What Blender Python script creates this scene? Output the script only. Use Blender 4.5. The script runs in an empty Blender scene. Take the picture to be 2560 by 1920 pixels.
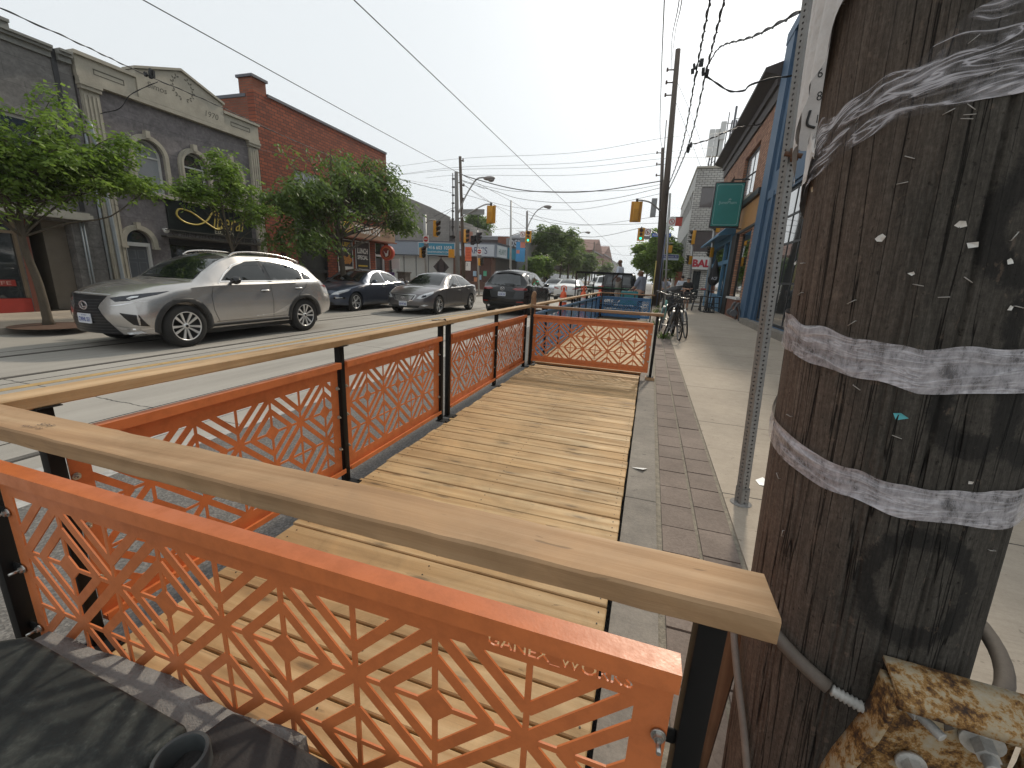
import bpy, bmesh, math, random
import numpy as np
from mathutils import Vector, Matrix, Euler
from mathutils.bvhtree import BVHTree
from mathutils.geometry import delaunay_2d_cdt

# ------------------------------------------------------------------ camera, sky, sun, exposure
SC = bpy.context.scene
COL = SC.collection
R = math.radians
cam_d = bpy.data.cameras.new('camera')
cam = bpy.data.objects.new('camera', cam_d)
COL.objects.link(cam)
SC.camera = cam
cam_d.sensor_fit = 'HORIZONTAL'
cam_d.sensor_width = 36
cam_d.lens = 36 * 1053 / 2560
cam_d.clip_start = 0.02
cam_d.clip_end = 3000
def cam_matrix(yaw, pitch, roll, h):
    f = Vector((math.sin(yaw) * math.cos(pitch), math.cos(yaw) * math.cos(pitch), -math.sin(pitch)))
    rt = Vector((math.cos(yaw), -math.sin(yaw), 0))
    dn = f.cross(rt)
    r2 = math.cos(roll) * rt + math.sin(roll) * dn
    d2 = -math.sin(roll) * rt + math.cos(roll) * dn
    m = Matrix((r2, -d2, -f)).transposed().to_4x4()
    m.translation = Vector((0, 0, h))
    return m
cam.matrix_world = cam_matrix(R(-17.219), R(14.363), R(-2.788), 1.45)

SUN_EL, SUN_AZ = R(37), R(9)         # azimuth measured from +Y towards +X
world = bpy.data.worlds.new('World')
SC.world = world
world.use_nodes = True
wn = world.node_tree
wn.nodes.clear()
sky = wn.nodes.new('ShaderNodeTexSky')
sky.sky_type = 'NISHITA'
sky.sun_disc = False
sky.sun_elevation = SUN_EL
sky.sun_rotation = SUN_AZ
sky.air_density = 1.0
sky.dust_density = 7.0
sky.ozone_density = 1.0
hs = wn.nodes.new('ShaderNodeHueSaturation')
hs.inputs['Saturation'].default_value = 0.25
# milky overcast layer mixed over the clear sky
mixc = wn.nodes.new('ShaderNodeMix'); mixc.data_type = 'RGBA'
mixc.inputs[0].default_value = 0.90
mixc.inputs[7].default_value = (6.6, 7.0, 7.25, 1)
bg = wn.nodes.new('ShaderNodeBackground')
bg.inputs['Strength'].default_value = 0.128
wo = wn.nodes.new('ShaderNodeOutputWorld')
wn.links.new(sky.outputs[0], hs.inputs['Color'])
wn.links.new(hs.outputs[0], mixc.inputs[6])
wn.links.new(mixc.outputs[2], bg.inputs['Color'])
wn.links.new(bg.outputs[0], wo.inputs['Surface'])
sun_d = bpy.data.lights.new('sun', 'SUN')
sun_d.energy = 2.6
sun_d.angle = R(3.5)
sun_d.color = (1.0, 0.89, 0.73)
sun = bpy.data.objects.new('sun', sun_d)
COL.objects.link(sun)
sdir = Vector((math.sin(SUN_AZ) * math.cos(SUN_EL), math.cos(SUN_AZ) * math.cos(SUN_EL), math.sin(SUN_EL)))
sun.rotation_euler = sdir.to_track_quat('Z', 'Y').to_euler()
SC.view_settings.view_transform = 'Standard'
SC.view_settings.look = 'None'
SC.view_settings.gamma = 1
SC.view_settings.exposure = 0.03
SC.render.engine = 'CYCLES'

rng = random.Random(7)

# ------------------------------------------------------------------ material helpers
MATS = {}
def srgb(r, g, b):
    def f(c):
        c /= 255.0
        return c / 12.92 if c <= 0.04045 else ((c + 0.055) / 1.055) ** 2.4
    return (f(r), f(g), f(b))
class NT:
    def __init__(s, name):
        s.m = bpy.data.materials.new(name); s.m.use_nodes = True
        s.t = s.m.node_tree; s.t.nodes.clear()
        s.out = s.n('ShaderNodeOutputMaterial')
        s.b = s.n('ShaderNodeBsdfPrincipled')
        s.t.links.new(s.b.outputs[0], s.out.inputs[0])
    def n(s, t, **kw):
        x = s.t.nodes.new(t)
        for k, v in kw.items(): setattr(x, k, v)
        return x
    def set(s, node, key, v):
        if hasattr(v, 'default_value') or hasattr(v, 'is_linked'): s.t.links.new(v, node.inputs[key])
        else:
            if isinstance(v, tuple) and len(v) == 3 and node.inputs[key].type == 'RGBA': v = v + (1,)
            node.inputs[key].default_value = v
    def bs(s, **kw):
        for k, v in kw.items(): s.set(s.b, k.replace('_', ' '), v)
    def math(s, op, a, b=None, c=None, clamp=False):
        x = s.n('ShaderNodeMath', operation=op, use_clamp=clamp)
        for i, v in enumerate((a, b, c)):
            if v is not None: s.set(x, i, v)
        return x.outputs[0]
    def coord(s, kind='Object', scale=(1, 1, 1), loc=(0, 0, 0), rot=(0, 0, 0)):
        tc = s.n('ShaderNodeTexCoord'); mp = s.n('ShaderNodeMapping')
        mp.inputs['Scale'].default_value = scale; mp.inputs['Location'].default_value = loc
        mp.inputs['Rotation'].default_value = rot
        s.t.links.new(tc.outputs[kind], mp.inputs['Vector'])
        return mp.outputs[0]
    def noise(s, vec, scale=5, detail=4, rough=0.55, dist=0.0, out='Fac'):
        x = s.n('ShaderNodeTexNoise')
        if vec is not None: s.set(x, 'Vector', vec)
        s.set(x, 'Scale', scale); s.set(x, 'Detail', detail); s.set(x, 'Roughness', rough); s.set(x, 'Distortion', dist)
        return x.outputs[out]
    def ramp(s, fac, stops):
        x = s.n('ShaderNodeValToRGB')
        e = x.color_ramp.elements
        while len(e) > 1: e.remove(e[-1])
        for i, (p, c) in enumerate(stops):
            if not isinstance(c, tuple): c = (c, c, c)
            el = e[0] if i == 0 else e.new(p)
            el.position = p; el.color = c + (1,) if len(c) == 3 else c
        s.set(x, 0, fac)
        return x.outputs[0]
    def mix(s, fac, a, b, mode='MIX'):
        x = s.n('ShaderNodeMix', data_type='RGBA', blend_type=mode)
        s.set(x, 0, fac); s.set(x, 6, a); s.set(x, 7, b)
        return x.outputs[2]
    def bump(s, h, strength=0.3, dist=0.01):
        x = s.n('ShaderNodeBump'); s.set(x, 'Strength', strength); s.set(x, 'Distance', dist); s.set(x, 'Height', h)
        s.t.links.new(x.outputs[0], s.b.inputs['Normal'])
        return x.outputs[0]
def mul(c, k): return tuple(min(1, x * k) for x in c)
def M(name, col=(0.5, 0.5, 0.5), rough=0.6, metal=0.0, var=0.15, vs=6.0, bump=0.0, bs=60.0, coat=0.0, spec=0.5, stretch=(1, 1, 1), emit=None, es=0):
    if name in MATS: return MATS[name]
    t = NT(name)
    v = t.coord(scale=stretch)
    if var > 0:
        f = t.noise(v, vs, 5, 0.6)
        f2 = t.noise(v, vs * 9, 3, 0.6)
        ff = t.math('ADD', t.math('MULTIPLY', f, 0.7), t.math('MULTIPLY', f2, 0.3))
        c = t.ramp(ff, [(0.28, mul(col, 1 - var)), (0.52, col), (0.75, mul(col, 1 + var))])
        t.bs(Base_Color=c)
    else: t.bs(Base_Color=col)
    t.bs(Roughness=rough, Metallic=metal)
    t.set(t.b, 'Specular IOR Level', spec)
    if coat: t.set(t.b, 'Coat Weight', coat); t.set(t.b, 'Coat Roughness', 0.04)
    if bump > 0: t.bump(t.noise(v, bs, 4, 0.6), bump, 0.01)
    if emit: t.set(t.b, 'Emission Color', emit); t.set(t.b, 'Emission Strength', es)
    MATS[name] = t.m
    return t.m

# ------------------------------------------------------------------ mesh helpers
class MB:
    """collects geometry for ONE mesh"""
    def __init__(s): s.v = []; s.f = []; s.T = Matrix.Identity(4); s.sm = []; s.mi = []; s.cur = 0
    def add(s, vs, fs, smooth=False):
        o = len(s.v)
        if s.T == Matrix.Identity(4): s.v.extend([tuple(p) for p in vs])
        else: s.v.extend([tuple(s.T @ Vector(p)) for p in vs])
        for f in fs: s.f.append(tuple(i + o for i in f)); s.sm.append(smooth); s.mi.append(s.cur)
        return s
    def b(s, x0, x1, y0, y1, z0, z1):
        if x0 > x1: x0, x1 = x1, x0
        if y0 > y1: y0, y1 = y1, y0
        if z0 > z1: z0, z1 = z1, z0
        return s.add([(x0,y0,z0),(x1,y0,z0),(x1,y1,z0),(x0,y1,z0),(x0,y0,z1),(x1,y0,z1),(x1,y1,z1),(x0,y1,z1)],
            [(0,3,2,1),(4,5,6,7),(0,1,5,4),(1,2,6,5),(2,3,7,6),(3,0,4,7)])
    def bar(s, p0, p1, w, h=None, up=(0,0,1)):
        """box beam from p0 to p1"""
        h = h or w
        p0, p1 = Vector(p0), Vector(p1); d = (p1 - p0)
        L = d.length
        if L < 1e-6: return s
        d /= L; u = Vector(up)
        if abs(d.dot(u)) > 0.98: u = Vector((0, 1, 0))
        a = d.cross(u).normalized(); c = a.cross(d).normalized()
        vs = []
        for q in (p0, p1):
            for i, j in ((-1,-1),(1,-1),(1,1),(-1,1)): vs.append(q + a * (i * w / 2) + c * (j * h / 2))
        return s.add(vs, [(0,1,2,3),(7,6,5,4),(0,4,5,1),(1,5,6,2),(2,6,7,3),(3,7,4,0)])
    def cyl(s, p0, p1, r0, r1=None, n=12, caps=True, smooth=True):
        return s.tube([p0, p1], [r0, r0 if r1 is None else r1], n, caps, smooth)
    def tube(s, pts, r, n=8, caps=True, smooth=True):
        pts = [Vector(p) for p in pts]
        if not isinstance(r, (list, tuple)): r = [r] * len(pts)
        vs = []; prev = None
        for i, p in enumerate(pts):
            a = pts[max(i - 1, 0)]; b = pts[min(i + 1, len(pts) - 1)]
            d = (b - a).normalized()
            if prev is None:
                u = Vector((0, 0, 1)) if abs(d.z) < 0.9 else Vector((1, 0, 0))
                x = d.cross(u).normalized()
            else: x = (prev - d * prev.dot(d)).normalized()
            prev = x; y = d.cross(x)
            for k in range(n):
                t = 2 * math.pi * k / n
                vs.append(p + (x * math.cos(t) + y * math.sin(t)) * r[i])
        fs = []
        for i in range(len(pts) - 1):
            for k in range(n):
                k2 = (k + 1) % n
                fs.append((i*n+k, i*n+k2, (i+1)*n+k2, (i+1)*n+k))
        s.add(vs, fs, smooth)
        if caps:
            o = len(s.v) - len(vs)
            s.f.append(tuple(o + k for k in reversed(range(n)))); s.sm.append(False); s.mi.append(s.cur)
            s.f.append(tuple(o + (len(pts)-1)*n + k for k in range(n))); s.sm.append(False); s.mi.append(s.cur)
        return s
    def lathe(s, prof, n=24, axis='z', c=(0,0,0), smooth=True):
        """prof: list of (radius, height)"""
        vs = []; m = len(prof)
        for k in range(n):
            t = 2*math.pi*k/n; ct, st = math.cos(t), math.sin(t)
            for r, h in prof:
                if axis == 'z': vs.append((c[0]+r*ct, c[1]+r*st, c[2]+h))
                elif axis == 'y': vs.append((c[0]+r*ct, c[1]+h, c[2]-r*st))
                else: vs.append((c[0]+h, c[1]+r*ct, c[2]+r*st))
        fs = []
        for k in range(n):
            k2 = (k+1) % n
            for i in range(m-1): fs.append((k*m+i, k2*m+i, k2*m+i+1, k*m+i+1))
        return s.add(vs, fs, smooth)
    def prism(s, poly, f0, f1):
        """poly: 2D pts; f0/f1 map (u,v)->3D for the two ends"""
        n = len(poly)
        return s.add([f0(*p) for p in poly] + [f1(*p) for p in poly],
            [tuple(range(n))[::-1], tuple(range(n, 2*n))] + [(i, (i+1) % n, n+(i+1) % n, n+i) for i in range(n)])
    def sphere(s, c, r, n=12, m=8, sc=(1,1,1)):
        vs = []; fs = []
        for j in range(m+1):
            p = math.pi*j/m
            for k in range(n):
                t = 2*math.pi*k/n
                vs.append((c[0]+r*sc[0]*math.sin(p)*math.cos(t), c[1]+r*sc[1]*math.sin(p)*math.sin(t), c[2]+r*sc[2]*math.cos(p)))
        for j in range(m):
            for k in range(n):
                k2 = (k+1) % n; fs.append((j*n+k, (j+1)*n+k, (j+1)*n+k2, j*n+k2))
        return s.add(vs, fs, True)
    def grid(s, nu, nv, fn, smooth=True):
        vs = [fn(i/(nu), j/(nv)) for i in range(nu+1) for j in range(nv+1)]
        fs = [(i*(nv+1)+j, (i+1)*(nv+1)+j, (i+1)*(nv+1)+j+1, i*(nv+1)+j+1) for i in range(nu) for j in range(nv)]
        return s.add(vs, fs, smooth)
    def build(s, name, mat, parent=None, world=True, bevel=0, sharp=None, segs=2):
        me = bpy.data.meshes.new(name)
        vs = s.v
        if parent is not None and world:
            L = parent.matrix_basis.translation if parent.parent is None else Vector((0,0,0))
            q = parent
            L = Vector((0,0,0))
            while q is not None:
                L = L + q.location; q = q.parent
            vs = [(x-L[0], y-L[1], z-L[2]) for x, y, z in vs]
        me.from_pydata(vs, [], s.f)
        me.polygons.foreach_set('use_smooth', s.sm)
        if isinstance(mat, (list, tuple)):
            for m in mat: me.materials.append(m)
            me.polygons.foreach_set('material_index', s.mi)
        else: me.materials.append(mat)
        me.update()
        o = bpy.data.objects.new(name, me)
        COL.objects.link(o)
        if parent is not None: o.parent = parent
        if bevel:
            bm = bmesh.new(); bm.from_mesh(me)
            bmesh.ops.recalc_face_normals(bm, faces=bm.faces)
            es = [e for e in bm.edges if len(e.link_faces) == 2 and e.calc_face_angle(0) > 0.6]
            bmesh.ops.bevel(bm, geom=es, offset=bevel, segments=segs, affect='EDGES', profile=0.6)
            for f in bm.faces: f.smooth = True
            bm.to_mesh(me); bm.free()
            sharp = sharp or 40
        if sharp: me.set_sharp_from_angle(angle=R(sharp))
        return o
def tag(o, label=None, cat=None, group=None, kind=None):
    if label: o['label'] = label
    if cat: o['category'] = cat
    if group: o['group'] = group
    if kind: o['kind'] = kind
    return o
def thing(name, label, cat, loc=(0,0,0), rz=0, group=None):
    o = bpy.data.objects.new(name, None); COL.objects.link(o)
    o.empty_display_size = 0.2
    o.location = loc; o.rotation_euler = (0, 0, rz)
    return tag(o, label, cat, group)
def dup(root, loc, rz=None, label=None, group=None):
    def cp(o, par):
        c = o.copy(); COL.objects.link(c); c.parent = par
        for ch in list(o.children): cp(ch, c)
        return c
    c = cp(root, None); c.location = loc
    if rz is not None: c.rotation_euler = (0, 0, rz)
    if label: c['label'] = label
    if group: c['group'] = group
    return c
def struct(name, mb, mat, **k):
    o = mb.build(name, mat, **k); o['kind'] = 'structure'; return o

def text_polys(txt, size=1.0, bold=0.0, shear=0.0, spacing=1.0):
    """outline mesh (flat) of a text in the XY plane -> (verts2d, faces)"""
    cu = bpy.data.curves.new('t', 'FONT'); cu.body = txt; cu.size = size; cu.offset = bold; cu.shear = shear
    cu.space_character = spacing; cu.resolution_u = 3
    ob = bpy.data.objects.new('t', cu); COL.objects.link(ob)
    dg = bpy.context.evaluated_depsgraph_get(); dg.update()
    me = bpy.data.meshes.new_from_object(ob.evaluated_get(dg))
    vs = [(v.co.x, v.co.y) for v in me.vertices]; fs = [tuple(p.vertices) for p in me.polygons]
    COL.objects.unlink(ob); bpy.data.objects.remove(ob); bpy.data.curves.remove(cu); bpy.data.meshes.remove(me)
    return vs, fs
def text(name, txt, mat, parent, origin, u, v, size, w=None, h=None, depth=0.004, center=True, bold=0.0, shear=0.0, spacing=1.0, world=True):
    """lettering as a thin mesh; u = reading direction, v = up direction, stands depth proud of the plane"""
    vs, fs = text_polys(txt, size, bold, shear, spacing)
    if not vs: return None
    xs = [p[0] for p in vs]; ys = [p[1] for p in vs]
    x0, x1, y0, y1 = min(xs), max(xs), min(ys), max(ys)
    sx = (w / (x1 - x0)) if w else 1.0; sy = (h / (y1 - y0)) if h else (sx if w else 1.0)
    cx, cy = ((x0+x1)/2, (y0+y1)/2) if center else (x0, y0)
    U, V = Vector(u).normalized(), Vector(v).normalized(); N = U.cross(V); O = Vector(origin)
    mb = MB()
    P = [O + U*((x-cx)*sx) + V*((y-cy)*sy) + N*depth for x, y in vs]
    mb.add(P, fs)
    return mb.build(name, mat, parent, world=world)

def in_poly(px, py, poly):
    poly = np.asarray(poly); x, y = poly[:,0], poly[:,1]; x2, y2 = np.roll(x, -1), np.roll(y, -1)
    c = np.zeros(px.shape, bool)
    for a, b, d, e in zip(x, y, x2, y2):
        if b == e: continue
        m = ((b > py) != (e > py)) & (px < (d - a) * (py - b) / (e - b) + a)
        c ^= m
    return c
def cdt_region(solids, holes, extra=None, hole_tris=None):
    """triangulate union(solids) minus union(holes)"""
    pts = []; edges = []
    for poly in list(solids) + list(holes):
        o = len(pts); n = len(poly); pts += [Vector(p) for p in poly]; edges += [(o+i, o+(i+1) % n) for i in range(n)]
    if hole_tris:
        vs, fs = hole_tris; o = len(pts); pts += [Vector(p) for p in vs]
        cnt = {}
        for f in fs:
            for i in range(len(f)):
                k = tuple(sorted((f[i], f[(i+1) % len(f)]))); cnt[k] = cnt.get(k, 0) + 1
        edges += [(o+a, o+b) for (a, b), c in cnt.items() if c == 1]
    if extra: pts += [Vector(p) for p in extra]
    v, e, f, *_ = delaunay_2d_cdt(pts, edges, [], 0, 1e-5)
    V = np.array([(p.x, p.y) for p in v]); F = [tuple(t) for t in f]
    C = np.array([V[list(t)].mean(0) for t in F])
    keep = np.zeros(len(F), bool)
    for p in solids: keep |= in_poly(C[:,0], C[:,1], p)
    for p in holes: keep &= ~in_poly(C[:,0], C[:,1], p)
    if hole_tris:
        for t in hole_tris[1]: keep &= ~in_poly(C[:,0], C[:,1], [hole_tris[0][i] for i in t])
    return V, [F[i] for i in range(len(F)) if keep[i]]
def slab(mb, V, F, f0, f1):
    """extrude a triangulated 2D region between two mappings"""
    used = sorted({i for t in F for i in t}); m = {j: i for i, j in enumerate(used)}; n = len(used)
    vs = [f0(*V[i]) for i in used] + [f1(*V[i]) for i in used]
    fs = []; cnt = {}
    for t in F:
        a = [m[i] for i in t]; fs.append(tuple(a)); fs.append(tuple(n+i for i in reversed(a)))
        for i in range(3):
            k = (a[i], a[(i+1) % 3]); cnt[k] = 1
    for (a, b) in cnt:
        if (b, a) not in cnt: fs.append((b, a, n+a, n+b))
    mb.add(vs, fs)
    return mb
def smooth_path(pts, k=6):
    pts = [Vector(p) for p in pts]
    if len(pts) < 3: return pts
    P = [pts[0]*2 - pts[1]] + pts + [pts[-1]*2 - pts[-2]]
    out = []
    for i in range(1, len(P)-2):
        for j in range(k):
            t = j/k; a, b, c, d = P[i-1], P[i], P[i+1], P[i+2]
            out.append(0.5*((2*b)+(c-a)*t+(2*a-5*b+4*c-d)*t*t+(3*b-a-3*c+d)*t**3))
    out.append(pts[-1])
    return out
# ------------------------------------------------------------------ ground materials
def mat_asphalt():
    t = NT('asphalt'); v = t.coord()
    big = t.noise(v, 0.5, 4, 0.6); fine = t.noise(v, 140, 3, 0.7); st = t.noise(t.coord(scale=(1.5, 0.15, 1)), 2.0, 4)
    c = t.ramp(t.math('ADD', t.math('MULTIPLY', big, 0.5), t.math('MULTIPLY', st, 0.5)), [(0.35, (0.115, 0.108, 0.10)), (0.65, (0.165, 0.155, 0.142))])
    vo = t.n('ShaderNodeTexVoronoi'); t.set(vo, 'Vector', v); t.set(vo, 'Scale', 95.0)
    peb = t.ramp(vo.outputs['Color'], [(0.3, 0.62), (0.6, 1.0), (0.9, 1.5)])
    c = t.mix(0.75, c, peb, 'MULTIPLY')
    t.bs(Base_Color=c, Roughness=0.9)
    t.bump(t.math('ADD', vo.outputs['Distance'], fine), 0.5, 0.006)
    return t.m
def joints(t, axis_out, pitch, off, width, wob=0.006):
    """1 at a joint line, repeated every pitch"""
    nz = t.noise(t.coord(), 6.0, 3)
    a = t.math('ADD', axis_out, t.math('MULTIPLY', t.math('SUBTRACT', nz, 0.5), wob * 4))
    m = t.math('PINGPONG', t.math('ADD', a, off), pitch / 2)
    return t.math('LESS_THAN', m, width)
def mat_concrete_road():
    t = NT('road_concrete'); v = t.coord()
    big = t.noise(v, 0.6, 5, 0.6); st = t.noise(t.coord(scale=(1.2, 0.12, 1)), 2.2, 5, 0.6); fine = t.noise(v, 60, 4, 0.7)
    s = t.math('ADD', t.math('MULTIPLY', big, 0.35), t.math('ADD', t.math('MULTIPLY', st, 0.45), t.math('MULTIPLY', fine, 0.2)))
    c = t.ramp(s, [(0.34, (0.23, 0.213, 0.188)), (0.5, (0.315, 0.294, 0.26)), (0.68, (0.385, 0.36, 0.32))])
    # oil-darkened wheel band
    sp = t.n('ShaderNodeSeparateXYZ'); t.set(sp, 0, v)
    cr = t.ramp(t.noise(t.coord(scale=(1, 0.5, 1)), 1.1, 6, 0.7, 1.5), [(0.495, 1.0), (0.5, 0.35), (0.505, 1.0)])
    c = t.mix(0.12, c, cr, 'MULTIPLY')
    jj = joints(t, sp.outputs[1], 4.1, 1.35, 0.008, 0.02)
    c = t.mix(jj, c, (0.05, 0.047, 0.043))
    t.bs(Base_Color=c, Roughness=0.85); t.bump(fine, 0.25, 0.006)
    return t.m
def mat_sidewalk(name, a, b, pitch=1.6, off=0.4, bp=0.35):
    t = NT(name); v = t.coord()
    big = t.noise(v, 0.9, 5, 0.65); fine = t.noise(v, 90, 4, 0.75); mid = t.noise(v, 9, 5, 0.7)
    s = t.math('ADD', t.math('MULTIPLY', big, 0.4), t.math('ADD', t.math('MULTIPLY', mid, 0.3), t.math('MULTIPLY', fine, 0.3)))
    c = t.ramp(s, [(0.33, a), (0.5, tuple((x+y)/2 for x, y in zip(a, b))), (0.66, b)])
    ln = t.noise(t.coord(scale=(0.6, 30, 1)), 2.0, 5, 0.7)
    c = t.mix(0.25, c, t.ramp(ln, [(0.3, 0.55), (0.5, 1.0), (0.8, 1.15)]), 'MULTIPLY')
    spots = t.ramp(t.noise(v, 14, 3, 0.6), [(0.66, 1.0), (0.70, 0.45)])
    c = t.mix(0.6, c, spots, 'MULTIPLY')
    if pitch:
        sp = t.n('ShaderNodeSeparateXYZ'); t.set(sp, 0, v)
        j = joints(t, sp.outputs[1], pitch, off, 0.006)
        c = t.mix(j, c, (0.07, 0.06, 0.05))
    t.bs(Base_Color=c, Roughness=0.9); t.bump(t.math('ADD', fine, t.math('MULTIPLY', mid, 0.6)), bp, 0.008)
    return t.m
ASPH, RCON = mat_asphalt(), mat_concrete_road()
SWALK = mat_sidewalk('sidewalk_concrete', (0.30, 0.25, 0.195), (0.46, 0.39, 0.31), 1.55, 0.3)
KERB = mat_sidewalk('kerb_concrete', (0.13, 0.115, 0.10), (0.31, 0.275, 0.23), 3.0, 0.5)
WHITEP = M('road_white_paint', (0.36, 0.35, 0.33), 0.85, var=0.4, vs=14)
YELP = M('road_yellow_paint', (0.40, 0.26, 0.10), 0.85, var=0.35, vs=9)
STEEL = M('rail_steel', (0.22, 0.20, 0.18), 0.45, 0.7, var=0.3)
DARKGAP = M('dark_gap', (0.012, 0.011, 0.01), 0.95, var=0)

# ------------------------------------------------------------------ setting
g = MB(); g.add([(-280,-60,-0.02),(280,-60,-0.02),(280,620,-0.02),(-280,620,-0.02)], [(0,1,2,3)])
struct('ground', g, ASPH)
r = MB(); r.add([(-10.95,-12,0),(-3.45,-12,0),(-3.45,420,0),(-10.95,420,0)], [(0,1,2,3)]); struct('road', r, RCON)
r = MB(); r.add([(-3.45,-12,0.0),(0.02,-12,0.0),(0.02,420,0.0),(-3.45,420,0.0)], [(0,1,2,3)]); struct('parking_lane', r, ASPH)
r = MB(); r.add([(-60,28.2,0.002),(-10.95,28.2,0.002),(-10.95,35.4,0.002),(-60,35.4,0.002)], [(0,1,2,3)])
r.add([(0.02,32,0.002),(60,32,0.002),(60,38.5,0.002),(0.02,38.5,0.002)], [(0,1,2,3)]); struct('side_street', r, ASPH)
# streetcar tracks: steel rails with a dark groove, each just proud of the concrete
tk = MB(); tk.cur = 0
for x in (-4.21, -5.70, -7.13, -8.62):
    tk.cur = 0; tk.b(x-0.03, x+0.03, -12, 300, 0.0, 0.006)
    tk.cur = 1; tk.b(x+0.031, x+0.052, -12, 300, 0.0, 0.004)
struct('streetcar_track', tk, [STEEL, M('track_groove', (0.05, 0.045, 0.04), .9, var=0)])
jl = MB()
for x in (-4.62, -6.78, -9.02): jl.b(x-0.005, x+0.005, -12, 200, 0, 0.003)
struct('road_joint', jl, DARKGAP)
m_ = MB(); m_.b(-6.58, -6.46, -12, 31, 0, 0.004); m_.b(-6.58, -6.46, 39, 200, 0, 0.004); struct('yellow_road_line', m_, YELP)
m_ = MB()
m_.b(-3.45, -3.35, -12, 28, 0, 0.005); m_.b(-3.90, -3.80, -12, 28, 0, 0.005)
for k in range(7): m_.b(-10.4+k*1.5, -9.9+k*1.5, 28.6, 31.0, 0, 0.006)
for k in range(6): m_.b(0.9+k*1.1, 1.5+k*1.1, 32.6, 36.4, 0.002, 0.009)
m_.b(-6.3, -0.3, 27.2, 27.5, 0, 0.006)
struct('white_road_line', m_, WHITEP)
# right pavement: kerb strip, two rows of brick-like pavers, slabs
kb = MB(); kb.b(0.002, 0.185, -12, 31.9, -0.02, 0.15); kb.b(0.0, 0.185, 38.6, 300, -0.02, 0.15); struct('kerb', kb, KERB)
kl = MB(); kl.b(-11.15, -10.95, -12, 28.2, -0.02, 0.12); kl.b(-11.15, -10.95, 35.4, 300, -0.02, 0.12); struct('kerb_far', kl, KERB)
sw = MB(); sw.b(0.60, 12, -12, 31.9, -0.02, 0.15); sw.b(0.185, 60, 38.6, 300, -0.02, 0.15); struct('sidewalk', sw, SWALK)
sw = MB(); sw.b(-13.9, -11.15, -12, 28.2, -0.02, 0.12); sw.b(-60, -13.9, 21.5, 28.2, -0.02, 0.12); sw.b(-60, -11.15, 35.4, 300, -0.02, 0.12)
struct('sidewalk_far', sw, SWALK)
PAV = NT('paver'); v = PAV.coord()
f1 = PAV.noise(v, 3, 5); f2 = PAV.noise(v, 70, 4, 0.7); at = PAV.n('ShaderNodeAttribute', attribute_name='rnd')
cc = PAV.ramp(PAV.math('ADD', PAV.math('MULTIPLY', f1, 0.5), PAV.math('MULTIPLY', f2, 0.5)), [(0.35, (0.13, 0.10, 0.082)), (0.65, (0.24, 0.19, 0.158))])
cc = PAV.mix(0.35, cc, PAV.ramp(at.outputs['Fac'], [(0, 0.65), (1, 1.25)]), 'MULTIPLY')
PAV.bs(Base_Color=cc, Roughness=0.9); PAV.bump(f2, 0.35, 0.006)
def set_rnd(o, per, seed=1):
    """per-box random value as a point attribute"""
    rr = random.Random(seed); n = len(o.data.vertices); a = o.data.attributes.new('rnd', 'FLOAT', 'POINT')
    vals = []
    while len(vals) < n: vals += [rr.random()] * per
    a.data.foreach_set('value', vals[:n])
pv = MB(); y = -3.0; k = 0; rr = random.Random(3)
while y < 31.9:
    L = 0.25 if y < 6 else 0.25
    for (a, b, o) in ((0.215, 0.385, 0.0), (0.405, 0.575, 0.04)):
        j = rr.uniform(-0.003, 0.003)
        pv.b(a, b, y+o+0.006, y+o+L-0.004, 0.08, 0.15 + j)
    y += L
o = pv.build('paver_strip', PAV.m); o['kind'] = 'structure'; set_rnd(o, 8)
mo = MB(); mo.b(0.185, 0.60, -12, 31.9, -0.02, 0.141)
struct('paver_mortar', mo, M('mortar', (0.24, 0.21, 0.165), 0.95, var=0.45, vs=30, bump=0.6, bs=80))

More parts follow.
